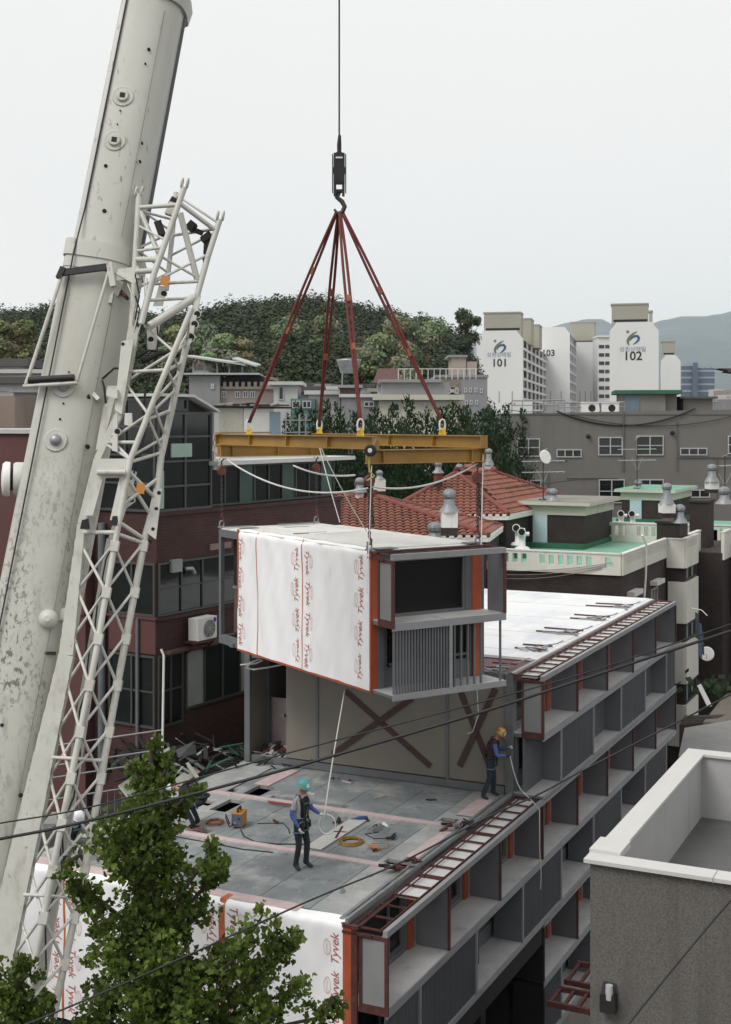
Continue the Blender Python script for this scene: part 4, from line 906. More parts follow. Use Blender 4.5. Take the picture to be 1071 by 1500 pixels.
# cluttered low roof between the deck and the brick building
lr = BF.thing('low_annex', 'dark low annex roof strewn with boards below the brick building', 'annex')
m = MB(); m.box(-3, 12, 8.6, 11.2, 0, 8.35); m.build('roof', mat('annex_dark', (.03, .03, .028), .9, .3, 1), lr)
dd = random.Random(11)
def loose(name, label, cat, pts, t, m_, group=None):
    c = sum((V(p) for p in pts), V())/len(pts); m = MB(Matrix.Translation(-c)); n = (V(pts[1])-V(pts[0])).cross(V(pts[2])-V(pts[0])).normalized()
    m.prism(pts, n*t); o = m.build(name, m_); o.location = c; return tag(o, label, cat, group)
M_board = mat('loose_board', (.34, .34, .30), .8, .15, 2, stain=((.2, .19, .16), .55, .8, 2, (1, 1, 1)))
def bw(px, py, d_): return W(px, py, d_)
loose('board', 'grey board tilted behind the top of the young tree', 'board', [bw(174, 1150, 33.2), bw(190, 1140, 34), bw(203, 1162, 33.2), bw(188, 1168, 32.6)], .04, M_board)
loose('board', 'wide grey board lying on the annex, a batten across it', 'board', [bw(247, 1147, 33.0), bw(282, 1123, 34.4), bw(294, 1130, 34.2), bw(256, 1158, 32.6)], .04, M_board)
loose('plank', 'narrow plank leaning across the wide grey board', 'plank', [bw(272, 1118, 34.2), bw(276, 1116, 34.3), bw(292, 1138, 33.4), bw(288, 1140, 33.3)], .05, M_board)
loose('board', 'dark panel propped under the brick wall near the white pole', 'board', [bw(258, 1098, 34.8), bw(286, 1085, 35.2), bw(288, 1104, 35.0), bw(262, 1110, 34.6)], .04, mat('panel_dark', (.07, .075, .075), .7, .2, 2))
loose('board', 'small pale board at the foot of the white pole', 'board', [bw(234, 1102, 34.4), bw(248, 1094, 34.8), bw(249, 1099, 34.6), bw(236, 1106, 34.2)], .04, M_board)
rope('pole', [W(238, 1104, 34.0), W(240, 960, 34.2), W(236, 951, 34.2)], .032, M_white, 'tall white pole standing on the annex before the brick wall', 'pole', 8)
tg = thing('debris_heap', 'dark heap of tangled debris on the annex at the brick wall', 'debris', W(320, 1110, 35)); tg['kind'] = 'stuff'
m = MB()
for i in range(240):
    a = V((dd.uniform(-2.8, 2.4), dd.uniform(-1.2, 1.4), dd.uniform(-.55, .35)*dd.random())); 
    m.beam(a, a+V((dd.uniform(-.6, .6), dd.uniform(-.5, .5), dd.uniform(-.35, .35))), dd.uniform(.02, .14), dd.uniform(.01, .04), m=dd.choice([0, 0, 0, 0, 0, 0, 0, 1, 2, 2, 3]))
o = m.build('debris', [mat('debris_dark', (.02, .02, .02), .8, .4, 2), mat('debris_green', (.02, .08, .05), .7, .3, 2), M_dark, M_curt], tg)
bl = thing('balcony_rail', 'dim steel balcony railing glimpsed through the jib lattice', 'railing', W(140, 1180, 33))
m = MB()
for i in range(12): x = -.9+i*.17; m.tube([(x, x*.35, -.35), (x, x*.35, .35)], .012, 5)
for z in (-.35, .35, .9, 1.2, 1.7): m.tube([(-1.1, -.4, z-.1), (1.6, .5, z+.1)], .025, 6)
m.build('rails', M_steel, bl)
m = MB(); m.box(-1.3, 1.8, -.2, .8, -.75, -.4); m.build('slab', M_concrete, bl)

# ------------------------------------------------------------ stucco house at the near right
SHF = Fr(*(W(862, 1257, 20).xy), math.atan2(.9011, .4337)); SZ = W(862, 1257, 20).z
s_ = SHF.thing('stucco_house', 'speckled grey stucco house with a walled flat roof across the alley', 'house')
xe = SHF.hitz(1030, 1099, SZ)[0]
m = MB(); m.plate(-14, -.02, 0, SZ-.08, [], .03, .28, 0, 'x'); m.build('front_wall', mat('speckle', (.118, .112, .103), .9, .30, 26, bump=.5, bscale=45, stain=[((.06, .055, .05), .55, .66, 30, (1, 1, 1)), ((.22, .21, .19), .60, .70, 36, (1, 1, 1)), ((.07, .062, .058), .54, .85, .5, (1, 1, .12)), ((.075, .07, .064), .54, .68, 1.8, (1, 1, .05))]), s_)
m = MB(); m.box(.28, xe, -.30, -.03, 0, SZ-.05); m.box(xe-.28, xe, -14, -.30, 0, SZ-.05); m.box(.28, xe-.28, -14, -.3, 9.9, 10.3, 1)
m.build('parapet', [mat('parapet_inner', (.38, .38, .38), .8, .06, 1, stain=((.24, .23, .21), .55, .85, 1.4, (1, 1, .3))), mat('wet_roof', (.10, .105, .10), .45, .25, .6, stain=((.05, .05, .05), .5, .75, .8, (1, 1, 1)))], s_)
m = MB(); m.box(-.06, .32, -14, .06, SZ-.06, SZ, 0); m.box(.34, xe+.04, -.36, .03, SZ-.05, SZ+.0, 0); m.box(xe-.34, xe+.05, -14, -.36, SZ-.05, SZ+.001, 0); m.box(.30, .95, -.42, .07, SZ-.06, SZ+.05, 0)
for yy in (-1.9, -3.2, -4.6): m.box(-.062, .342, yy-.008, yy+.008, SZ-.075, SZ+.003, 1)
m.build('coping', [mat('coping_white', (.52, .52, .50), .6, .05, 1, stain=((.4, .4, .38), .58, .85, 2, (1, 1, 1))), M_concrete], s_)
yv, zv = SHF.hitx(893, 1470, 0)
lm = thing('wall_lamp', 'dark weathered wall lamp with a pale tube on the stucco house', 'lamp', SHF.w(.03, yv, zv), SHF.a)
m = MB(); m.box(-.16, 0, -.12, .12, -.1, .16); m.prism([(-.16, -.1, .16), (-.16, .1, .16), (-.02, .1, .3), (-.02, -.1, .3)], (-.0, 0, .02)); m.build('housing', M_dark, lm)
m = MB(); m.lathe([(.055, .1), (.06, .2), (.055, .32)], (-.12, -.02, 0), 12); m.build('tube', mat('lamp_tube', (.42, .43, .42), .5, .1, 4), lm)
# red-oxide canopy frames at the facade foot
for (u0, u1, nm) in ((6.66, 7.5, 'nearer red-oxide canopy frame reaching low from the stucco house'), (7.9, 9.0, 'farther red-oxide canopy frame reaching low from the stucco house')):
    t = thing('canopy_frame', nm, 'canopy frame', BF.w(u0, -.87, 5.5), BF.a)
    m = MB(); w_ = u1-u0
    for x in (0, w_): m.box(x-.04, x+.04, -3.1, .05, -.06, .06)
    for i in range(10): y = -i*.31; m.box(.04, w_-.04, y-.03, y+.03, -.04, .04)
    m.beam((0, -.9, -.06), (0, -3.1, -1.3), .05, .05); m.beam((w_, -.9, -.06), (w_, -3.1, -1.3), .05, .05); m.box(-.05, w_+.05, -3.16, -3.1, -1.4, .06)
    m.build('frame', M_brown, t)

# ------------------------------------------------------------ villa with the green roof
ya = math.atan2(.9011, .4337)
VF = Fr(.1971*47.5, 47.5, ya)
vl = VF.thing('villa', 'dark brick villa with a green painted roof and white balustrades', 'building')
RZ = 12.6; BX0, BX1 = 7.3, 9.6
m = MB(); m.box(0, .07, 0, 11, RZ-.1, RZ+.118); m.box(.07, BX0, 0, .07, RZ-.1, RZ+.117); m.box(0, 15, 0, 11, 0, RZ-.1); m.box(BX0, BX1, -.75, 0, 0, RZ-.1); m.box(BX1, 15, -.35, 0, 0, RZ-.1); m.build('wall', M_dbrick, vl)
m = MB(); m.box(0.02, 14.98, .02, 10.98, RZ-.1, RZ, 0); m.box(8.5, 8.9, .1, 10.9, RZ, RZ+.06, 0); m.build('roof', M_green, vl)
pw = MB()
def par_run(F, x0, x1, z0, z1, kind, step=.36):
    pw.T = F; holes = []
    if kind == 'holes':
        n = int((x1-x0-.5)/step)
        for i in range(n):
            if i % 7 == 6: continue
            a = x0+.35+i*step; holes.append((a, a+step*.58, z0+.30, z1-.1))
    elif kind == 'slats':
        n = int((x1-x0-.4)/.17)
        for i in range(n): a = x0+.2+i*.17; holes.append((a, a+.07, z1-.38, z1-.1))
    pw.plate(x0, x1, z0, z1, holes, -.08, .06, 0, 'y')
    pw.box(x0-.02, x1+.02, -.11, .09, z1, z1+.05, 0); pw.T = Matrix()
par_run(FACE['left'](-.0), -11, -.0, RZ+.12, RZ+.88, 'holes')
par_run(FACE['front'](-.0), 0, BX0, RZ+.12, RZ+.88, 'slats'); par_run(FACE['front'](-.78), BX0-.1, BX1+.1, RZ-.3, RZ+.9, 'slats')
par_run(FACE['front'](-.38), BX1+.1, 12.2, RZ-.3, RZ+.86, 'slats'); par_run(FACE['left'](BX0-.08), .06, .8, RZ-.3, RZ+.88, '')
par_run(FACE['left'](14.9), -11, 0, RZ+.0, RZ+.86, 'holes')
par_run(FACE['front'](11.0), 0, 15, RZ-.05, RZ+.86, 'slats')
pw.build('parapet', M_pcream, vl)
for z in (10.0, 7.5, 4.9): m = MB(); m.box(BX0-.06, BX1+.08, -.86, -.76, z, z+1.72, 0); m.box(BX0-.1, BX0-.02, -.76, -.1, z, z+1.72, 0); m.build('balcony_panel', mat('balcony_cream', (.60, .59, .53), .7, .05, 1), vl)
for zb, zh in ((11.75, .62), (9.25, .72), (6.65, .82)): window(vl, FACE['front'](-.76), BX0+.1, BX1-.1, zb, zb+zh, 4, 1, M_dalu, t=.09, panes=[1, 0, 1, 0])
FF = FACE['front']()
for x0_, x1_, z0_ in ((1.0, 1.9, 10.2), (4.6, 5.6, 10.2), (1.0, 1.9, 7.2)): window(vl, FF, x0_, x1_, z0_, z0_+1.5, 2, 1, M_alu); 
m = MB()
for x0_ in (.85, 4.5): m.box(x0_, x0_+1.3, -.3, 0, 11.85, 12.02)
m.box(-.3, 0, 3.2, 4.5, 11.72, 11.88); m.box(-.3, 0, 7.2, 8.4, 11.72, 11.88); m.build('window_hood', M_pcream, vl)
window(vl, FACE['left'](), -4.3, -3.4, 10.3, 11.65, 2, 1, M_alu)
m = MB(); m.tube([VFp for VFp in [(2.6, -.14, 14.0), (3.0, -.2, 13.6), (3.1, -.16, 12.4), (2.8, -.14, 11.2), (2.6, -.2, 10.0)]], .045, 7); m.build('hose', M_white, vl)
m = MB()
for i in range(3): m.tube(sag((-.13, .3+i*.2, 13.2-.1*i), (-.13, 8, 12.9), .35+.1*i, 14), .014, 4)
m.build('wall_cable', mat('wire_grey', (.2, .19, .18), .8, .1, 5), vl)
def stairhouse(F, pxc, pyc, pxl, pxr, ytop, z, par, door_px, slab, name='stair_house', thick=.45, ov=.35, wm=None):
    x, y = F.hitz(pxc, pyc, z)                      # near corner on the roof; left face (plane x) runs to +y
    yl = F.hitx(pxl, 700, x)[0]; xr = F.hit(pxr, 700, y)[0]; zt = F.hitx(pxc, ytop, x)[1] if False else F.hit(pxc, ytop, y)[1]
    m = MB(); m.box(x, xr, y, yl, z, zt); st_ = m.build(name, M_dbrick, par)
    m = MB(); m.box(x-.06, xr+.06, y-.06, yl+.06, zt-thick, zt, 0); m.box(x-ov, xr+ov, y-ov, yl+ov, zt, zt+.16, 0); m.box(x-ov+.05, xr+ov-.05, y-ov+.05, yl+ov-.05, zt+.16, zt+.18, 1); m.build('roof_slab', [M_cream, slab], st_)
    d0, d1 = F.hitx(door_px[1], 700, x)[0], F.hitx(door_px[0], 700, x)[0]
    m = MB(); m.box(x-.05, x-.005, d0, d1, z+.05, zt-.06); m.build('door', M_pblue, st_)
    m = MB(); m.box(x-.5, xr+.08, y-.1, yl+.2, z+.001, z+.22); m.build('plinth', M_dgreen, st_)
    return x, y, xr, yl, zt
X1 = stairhouse(VF, 856, 804, 766, 897, 741, RZ, vl, (781, 802), mat('slab_top', (.22, .21, .19), .85, .2, 1))
V2 = Fr(*VF.w(17.5, -1.5).xy, ya)
v2 = V2.thing('villa', 'rear dark brick villa with its own stair house and green roof', 'building')
m = MB(); m.box(0, 13, 0, 13, 0, RZ-.2); m.build('wall', M_dbrick, v2)
m = MB(); m.box(0, 13, 0, 13, RZ-.2, RZ); m.build('roof', M_green, v2)
pw = MB(); par_run(FACE['left'](), -13, 0, RZ-.3, RZ+.7, 'holes'); par_run(FACE['front'](), 0, 13, RZ-.3, RZ+.8, 'slats'); pw.build('parapet', M_pcream, v2)
X2 = stairhouse(V2, 982, 767, 911, 1012, 722, RZ, v2, (923, 940), M_green)
# chimney stacks at the villa's street corner
for px, py, w_, d_, lab in ((985, 765, .8, 55, 'dark brick chimney block at the street corner of the green roof'), (1028, 735, .7, 60, 'dark brick chimney block farther along the street side')):
    P = W(px, py, d_); t = thing('chimney_block', lab, 'chimney', (P.x, P.y, RZ-.6), ya)
    m = MB(); m.box(-w_, w_, -w_*.6, w_*.6, 0, P.z-RZ+.6); m.box(-w_-.06, w_+.06, -w_*.6-.06, w_*.6+.06, P.z-RZ+.6, P.z-RZ+.7, 0); m.build('stack', M_dbrick, t)
vent(W(977, 758, 53), 'turbine vent on a white box by the corner chimney', .85, .16, box=.55, bw=.27)
vent(W(996, 766, 53), 'bluish turbine vent on a wide skirt at the street corner', .75, .17)
vent(W(1043, 722, 59), 'turbine vent at the photo edge above the street', .8, .17, box=.5, bw=.24)
vent(W(1061, 738, 57), 'low skirted turbine vent over the brown street wall', .75, .2)
vent(W(658, 784, 48), 'grey turbine vent on a white chimney box before the tiled roof', .85, .2, box=.85, bw=.3)
vent(W(637, 792, 49), 'squat grey turbine vent beside the white chimney box', .7, .22)
vent(W(642, 712, 60), 'turbine vent on a red chimney rising from the tiled roof', .55, .14, box=.6, bw=.16, bm=M_ridge)
vent(W(527, 735, 54), 'white turbine vent left of the tiled roofs', .6, .16, box=.4, bw=.17)
vent(W(556, 728, 56), 'white chimney box between the two tiled roofs', .4, .12, box=.75, bw=.22)
vent(W(673, 692, 63), 'small turbine vent on the ridge of the rear tiled roof', .4, .15)
vent(W(716, 690, 64), 'white pipe vent behind the ridge of the rear tiled roof', .8, .14, box=.3, bw=.2)
Pt = VF.w(*X1[:2]); zs = X1[4]+.18
vent(VF.w(X1[0]+.4, X1[1]+1.6, zs), 'turbine vent on top of the nearer stair house', .55, .17); vent(VF.w(X1[0]+1.2, X1[3]-.9, zs), 'bluish turbine vent at the antenna foot on the stair house', .5, .15)
vent(V2.w(X2[0]+.6, X2[3]-.8, X2[4]+.18), 'turbine vent on top of the rear stair house', .5, .18)
antenna(VF.w(X1[0]+.5, X1[1]+2.1, zs), 2.3, 'tall antenna with a white dish on the nearer stair house', dish=True, wid=1.0)
antenna(V2.w(X2[0]+.4, X2[1]+2.0, X2[4]+.18), 2.9, 'branching antenna on the rear stair house', rows=2, wid=1.1)
antenna(W(1062, 735, 62), 2.2, 'bare white antenna mast above the street wall', rows=1, wid=.3)
for px, py, d_, lab in ((765, 803, 55, 'white pipe fan on a green base beside the nearer stair house'), (759, 795, 57, 'white pipe fan just behind its twin by the blue door'), (927, 763, 66, 'white pipe fan by the rear stair house door'), (910, 758, 66, 'white pipe fan at the corner of the rear stair house')):
    P = W(px, py, d_); fan_pipe((P.x, P.y, RZ), lab)
t = thing('air_conditioner', 'white air conditioner lying on the green roof by the balustrade', 'air conditioner', VF.w(4.6, .8, RZ), ya)
m = MB(); m.box(-.4, .4, -.2, .2, 0, .55); m.build('casing', M_white, t); m = MB(); m.lathe([(.2, 0), (.2, .01)], (.1, -.2, .28), 16, 0, (0, -1, 0)); m.build('fan_grille', M_dark, t)
m = MB()
rope('conduit', [W(740, 716, 58), W(818, 706, 58), W(860, 700, 58)], .03, M_chain, 'dark pipe slanting over the nearer stair house roof', 'pipe')
# street wall farther along with hoods, dish, washing
V3 = Fr(*VF.w(9.7, -1.6).xy, ya)
v3 = V3.thing('brick_house', 'tall dark brick house at the edge of the street', 'house')
m = MB(); m.box(1.5, 14, 0, 3, 0, 12.6); m.box(3.2, 14, -1.6, 0, 0, 12.9); m.build('wall', M_dbrick, v3)
pw = MB(); par_run(FACE['front'](-1.6), 3.2, 14, 12.2, 13.6, 'slats'); par_run(FACE['front'](0), 1.5, 3.2, 12.3, 13.5, ''); pw.build('parapet', M_pcream, v3)
window(v3, FACE['front'](-1.6), 4.6, 5.5, 10.0, 11.8, 2, 1, M_alu); window(v3, FACE['front'](-1.6), 4.6, 5.5, 6.6, 8.2, 2, 1, M_dalu)
m = MB()
for z in (12.0, 8.5, 4.7): m.box(4.4, 5.9, -1.95, -1.6, z, z+.2)
m.build('window_hood', M_pcream, v3)
t = thing('satellite_dish', 'white satellite dish on the dark street wall', 'dish', W(1036, 958, 52)); m = MB(); ax = V((-.35, -.9, .2)).normalized()
m.lathe([(.02, 0), (.2, .03), (.28, .08), (.29, .10), (.26, .11)], (0, 0, 0), 24, 0, ax); m.build('reflector', M_white, t); m = MB(); m.tube([(0, .05, 0), (.1, .3, -.1), (.1, .6, -.1)], .03, 6); m.tube([(0, 0, -.3), V((0, 0, 0))+ax*.4], .012, 5); m.build('arm', M_steel, t)
t = thing('washing', 'blue and white clothes hung out on the dark wall', 'laundry', W(1022, 900, 51)); m = MB()
m.tube([(-.25, 0, .25), (.1, -.2, .2), (.3, -.3, 0)], .02, 5, 2)
for x, zt, zb, mm in ((-.05, .1, -1.0, 1), (.06, -.3, -1.7, 0), (.14, -.6, -1.6, 1)): m.prism([(x-.06, -.1, zt), (x+.06, -.14, zt-.05), (x+.09, -.14, zb), (x-.05, -.1, zb+.1)], (0, .05, 0), mm)
m.build('clothes', [mat('cloth_blue', (.07, .11, .17), .9, .2, 3), mat('cloth_dark', (.05, .06, .08), .9, .2, 3), M_white], t)
# rear alley shed roofs
t = thing('shed_roof', 'low grey sheet roof at the far end of the grey building', 'shed', W(1035, 1080, 46))
m = MB(Matrix.Translation(-W(1035, 1080, 46)))
m.prism([W(994, 1108, 43.5), W(1090, 1112, 43), W(1090, 1052, 48), W(1003, 1066, 47.5)], (0, 0, -.1), 0); m.prism([W(1030, 1058, 48), W(1090, 1060, 47.6), W(1090, 1005, 52), W(1062, 1018, 51.5)], (0, 0, -.1), 1)
m.prism([W(995, 1062, 48.3), W(1003, 1048, 48.5), W(1090, 1046, 49), W(1090, 1056, 48.3)], (0, 0, -4), 2)
m.build('roof', [mat('sheet_grey', (.24, .24, .235), .6, .12, 1.5), mat('sheet_brown', (.14, .12, .10), .8, .15, 1.5), M_dbrick], t)
t = thing('leaning_board', 'white board leaning against the dark wall over the sheet roof', 'board', W(1031, 1018, 50)); m = MB(); m.prism([(-.25, 0, .35), (-.1, 0, .42), (.3, -.1, -.4), (.12, -.1, -.45)], (0, .05, 0)); m.build('panel', M_white, t)
t = thing('potted_plant', 'dark leafy plants crowding the wall above the sheet roof', 'plant', W(1050, 1005, 52)); m = MB()
for i in range(90):
    a = V((R.gauss(0, .6), R.gauss(0, .3), R.gauss(0, .22))); b_ = V((R.uniform(-1, 1), R.uniform(-1, 1), R.uniform(-.2, 1))).normalized()*.14; c = b_.orthogonal().normalized()*.1; m.poly([a-b_-c, a+b_-c, a+b_+c, a-b_+c])
m.build('foliage', leafmat('shrub_leaf', (.03, .05, .02)), t)
# ------------------------------------------------------------ ground
m = MB(); m.poly([(-4000, -300, 0), (6000, -300, 0), (6000, 11000, 0), (-4000, 11000, 0)]); o = m.build('ground', M_asph); o['kind'] = 'structure'

# ------------------------------------------------------------ red-tiled houses
def tiled_house(label, P, eave, ridge, faces, walls):
    base = V((0, 0, 0)); t = thing('tiled_house', label, 'house', (walls[0][0], walls[0][1], 0)); inv = Matrix.Translation((walls[0][0], walls[0][1], 0)).inverted()
    m = MB(inv); n = len(walls); m.add([(x, y, 0) for x, y in walls]+[(x, y, eave-.1) for x, y in walls], [tuple(range(n, 2*n))]+[(i, (i+1) % n, (i+1) % n+n, i+n) for i in range(n)]); m.build('wall', M_dbrick, t)
    m = MB(inv)
    for f in faces: tile_slope(m, [P[k] for k in f])
    rf_ = m.build('roof', M_tile, t)
    m = MB(inv)
    for a, b in ridge:
        d_ = (P[b]-P[a]); k = max(2, int(d_.length/.35))
        for i in range(k):
            p = P[a]+d_*(i/k)+V((0, 0, .06)); q = P[a]+d_*((i+1.08)/k)+V((0, 0, .06)); m.tube([p, q], [.14, .115], 8)
        m.lathe([(.15, -.1), (.19, .05), (.12, .2), (.02, .24)], P[a]+V((0, 0, .1)), 10)
    m.build('ridge', M_ridge, rf_)
    m = MB(inv); c = sum(P.values(), V())/len(P)
    for f in faces:
        a, b = P[f[0]], P[f[1]]; m.beam(a-V((0, 0, .12)), b-V((0, 0, .12)), .12, .16, m=0); n_ = int((b-a).length/.3)
        for i in range(n_): m.beam(a.lerp(b, (i+.2)/n_)+V((0, 0, .0)), a.lerp(b, (i+.8)/n_)+V((0, 0, .0)), .16, .1, m=0)
    m.build('eave_trim', M_white, t); return t
P = dict(A=W(669, 694, 62), B=W(723, 693, 63), RF=W(744, 755, 57), LF=W(560, 755, 57.5), RB=W(842, 735, 66), LB=W(622, 735, 70))
tiled_house('house with the higher red tiled hip roof before the grey stucco building', P, P['RF'].z, [('A', 'B'), ('A', 'LF'), ('A', 'RF'), ('B', 'RB')], [('LF', 'RF', 'A'), ('RF', 'RB', 'B', 'A'), ('RB', 'LB', 'B'), ('LB', 'LF', 'A', 'B')],
            [(P[k].x*.99, P[k].y+.2) for k in ('LF', 'RF', 'RB', 'LB')])
P = dict(A=W(455, 727, 55), B=W(549, 729, 54), RF=W(715, 786, 49), LF=W(430, 786, 49), RB=W(735, 772, 57), LB=W(470, 770, 62))
tiled_house('house with the lower red tiled roof right behind the hanging module', P, P['RF'].z, [('A', 'B'), ('B', 'RF'), ('B', 'RB')], [('LF', 'RF', 'B', 'A'), ('RF', 'RB', 'B'), ('RB', 'LB', 'A', 'B')],
            [(P[k].x*.985, P[k].y+.2) for k in ('LF', 'RF', 'RB', 'LB')])

# ------------------------------------------------------------ generic boxes of the town: everything in metres on the frame of the front wall
def block(name, label, x0, x1, ytop, d_, depth, wm, cat='building', ang=0, wins=(), roof=None, par=.0, z0=0, group=None, cop=None):
    a = W(x0, ytop, d_); F = Fr(a.x, a.y, ang); wd = F.hit(x1, ytop)[0]; zt = a.z
    t = F.thing(name, label, cat, group)
    m = MB(); m.box(0, wd, 0, depth, z0, zt-par, 0)
    if par: m.box(0, wd, 0, .2, zt-par, zt, 0); m.box(wd-.2, wd, .2, depth, zt-par, zt, 0); m.box(0, .2, .2, depth, zt-par, zt, 0)
    m.build('wall', wm, t)
    if cop: m = MB(); m.box(-.15, wd+.15, -.18, depth+.1, zt, zt+.22); m.build('coping', cop, t)
    if roof:
        m = MB(); ov, th, mm = roof; m.box(-ov, wd+ov, -ov, depth+ov, zt+.001, zt+th); m.build('roof', mm, t)
    for w_ in wins:
        xa, ya_, xb, yb = w_[:4]; za = F.hit(xa, yb)[1]; zb = F.hit(xa, ya_)[1]
        window(t, Matrix(), F.hit(xa, ya_)[0], F.hit(xb, ya_)[0], za, zb, *(w_[4:6] if len(w_) > 5 else (2, 1)), t=.07 if d_ < 100 else .12, proud=.08)
    return t, F, wd, zt
M_whiteh = mat('house_white', (.50, .50, .48), .8, .08, .6, stain=((.3, .29, .27), .58, .85, .8, (1, 1, .2)))
M_greyh = mat('house_grey', (.24, .245, .25), .8, .08, .6, stain=((.16, .16, .16), .55, .85, .7, (1, 1, .2)))
M_tanh = mat('house_tan', (.34, .29, .25), .8, .1, .8)
M_slate = mat('slate_roof', (.085, .08, .08), .8, .2, .8)
M_blue = mat('blue_paint', (.02, .05, .16), .6, .1, 2)
# grey stucco apartment house on the right
gw = [(757, 642, 791, 669), (815, 658, 852, 670, 3, 1), (876, 640, 912, 667), (932, 638, 972, 667), (996, 656, 1036, 667, 3, 1), (1066, 638, 1100, 665), (763, 703, 793, 730), (877, 702, 915, 737), (1010, 717, 1040, 729, 2, 1), (932, 702, 972, 737)]
t, F, wd, zt = block('stucco_building', 'long grey stucco building with sliding windows behind the villa roofs', 738, 1130, 606, 86, 14, M_stucco, wins=[w_[:4]+(w_[4:] or (2, 2)) for w_ in gw])
m = MB(); m.prism([(0, -.02, zt), (wd, -.02, zt), (wd, -.02, zt+.32)], (0, .25, 0)); m.prism([(0, 0, zt), (0, 13, zt), (wd, 13, zt+.3), (wd, 0, zt+.3)], (0, 0, -.05)); m.box(-.03, wd, -.05, .3, zt-.06, zt); m.build('parapet', M_stucco, t)
m = MB()
for a, b, dr in (((815, 602), (1018, 598), 1.05), ((835, 607), (1071, 610), .7), ((745, 600), (800, 602), .1)):
    pa, pb = F.hit(*a), F.hit(*b); m.tube(sag((pa[0], -.08, pa[1]), (pb[0], -.1, pb[1]), dr, 20), .05 if dr > 1 else .022, 5, 0)
for px, y0, y1 in ((913, 603, 690), (992, 616, 690), (803, 690, 735), (1050, 670, 735), (779, 670, 735)):
    a, b = F.hit(px, y0), F.hit(px, y1); m.tube([(a[0], -.07, a[1]), (a[0], -.07, b[1])], .05 if px == 913 else .03, 6, 1)
for (xa, xb, y) in ((757, 830, 674), (990, 1071, 670), (830, 905, 700)):
    a, b = F.hit(xa, y), F.hit(xb, y); m.tube([(a[0], -.06, a[1]), (b[0], -.06, b[1])], .03, 5, 1)
for px, py in ((985, 634), (862, 639), (747, 639)): a = F.hit(px, py); m.lathe([(.15, 0), (.12, .2), (.05, .26)], (a[0], -.0, a[1]), 10, 0, (0, -1, 0))
m.build('pipe_run', [M_rubber, mat('pipe_stucco', (.12, .11, .10), .7, .1, 2)], t)
P = F.w(F.hit(917, 600)[0], 4, zt)
PF = Fr(P.x, P.y, rad(-8)); pt = PF.thing('rooftop_hut', 'grey stair hut with a green edged roof on the grey stucco building', 'hut')
x1, xc = PF.hit(999, 600)[0], PF.hit(975, 600)[0]; zr = PF.hit(940, 577)[1]
m = MB(); m.box(.35, xc, 0, 4, zt, zr); m.box(xc, x1-.3, .5, 4, zt, zr); m.build('wall', mat('hut_wall', (.19, .185, .165), .85, .1, .8, stain=((.12, .12, .1), .55, .8, .8, (1, 1, .3))), pt)
m = MB(); m.box(0, x1, -.35, 4.4, zr, zr+.26); m.build('roof', M_dgreen, pt)
m = MB(); m.box(.7, 1.7, -.06, -.002, zt+.05, zr-.1); m.build('door', mat('hut_door', (.13, .18, .22), .6, .1, 2), pt)
block('rooftop_hut', 'lower grey hut with a dark flat roof next to the green edged hut', 1001, 1044, 584, 91, 4, M_stucco, 'hut', roof=(.3, .15, M_slate), z0=18.8)
t = F.thing('roof_railing', 'pale pipe railing along the top of the grey stucco building', 'railing'); m = MB()
for (xa, xb, y, yl) in ((750, 827, 587, 4), (818, 915, 590, 3)):
    a, b = F.hit(xa, y, yl), F.hit(xb, y-1, yl); m.tube([(a[0], yl, a[1]), (b[0], yl, b[1])], .05, 6)
    a2, b2 = F.hit(xa, y+7, yl), F.hit(xb, y+6, yl); m.tube([(a2[0], yl, a2[1]), (b2[0], yl, b2[1])], .035, 6)
    for i in range(6): x = a[0]+(b[0]-a[0])*i/5; m.tube([(x, yl, zt-.1), (x, yl, a[1])], .035, 5)
m.build('rail', M_steel, t)
for px, py, lab in ((864, 600, 'white air conditioner standing on the grey stucco roof'), (893, 599, 'pale box by the railing of the grey stucco roof')):
    a = F.hit(px, py, 3); t2 = thing('rooftop_unit', lab, 'rooftop unit', F.w(a[0], 3, zt)); m = MB(); m.box(-.6, .6, -.3, .3, 0, .75); m.box(-.65, .65, -.35, .35, .75, .8); m.build('casing', M_white, t2)
    m = MB(); m.lathe([(.25, 0), (.25, .01)], (.1, -.3, .4), 14, 0, (0, -1, 0)); m.build('fan_grille', M_dark, t2)
# houses at the foot of the hill
t, F, wd, zt = block('terrace_house', 'grey hillside house with a long terrace under a slanting canopy', 277, 322, 550, 100, 8, M_greyh, 'house', wins=[(309, 562, 314, 570, 1, 1)])
m = MB(); a = F.hit(272, 526)[1]; x0, x1 = F.hit(270, 530)[0], F.hit(360, 530)[0]
m.prism([(x0, -.5, F.hit(270, 523)[1]), (x1, -.5, F.hit(360, 536)[1]), (x1, 5, F.hit(360, 536)[1]+.3), (x0, 5, F.hit(270, 523)[1]+.3)], (0, 0, .12), 0)
m.prism([(F.hit(341, 527)[0], -.5, F.hit(341, 527)[1]), (F.hit(376, 537)[0], -.5, F.hit(376, 538)[1]), (F.hit(376, 537)[0], 4, F.hit(376, 538)[1]+.3), (F.hit(341, 527)[0], 4, F.hit(341, 527)[1]+.3)], (0, 0, .12), 0)
for px in (283, 300, 318, 336, 355): x = F.hit(px, 540)[0]; m.box(x-.06, x+.06, .0, .1, zt, F.hit(px, 531)[1], 1)
m.box(x0, F.hit(380, 540)[0], -.4, 4, F.hit(300, 549)[1], F.hit(300, 546.5)[1], 0); m.build('canopy', [mat('canopy_sheet', (.40, .42, .41), .5, .08, 1), M_greyh], t)
m = MB(); m.box(wd, F.hit(400, 550)[0], .6, 8, 0, F.hit(340, 567)[1], 0); m.box(wd, F.hit(400, 550)[0], .4, .6, F.hit(340, 570)[1], F.hit(340, 566)[1], 0)
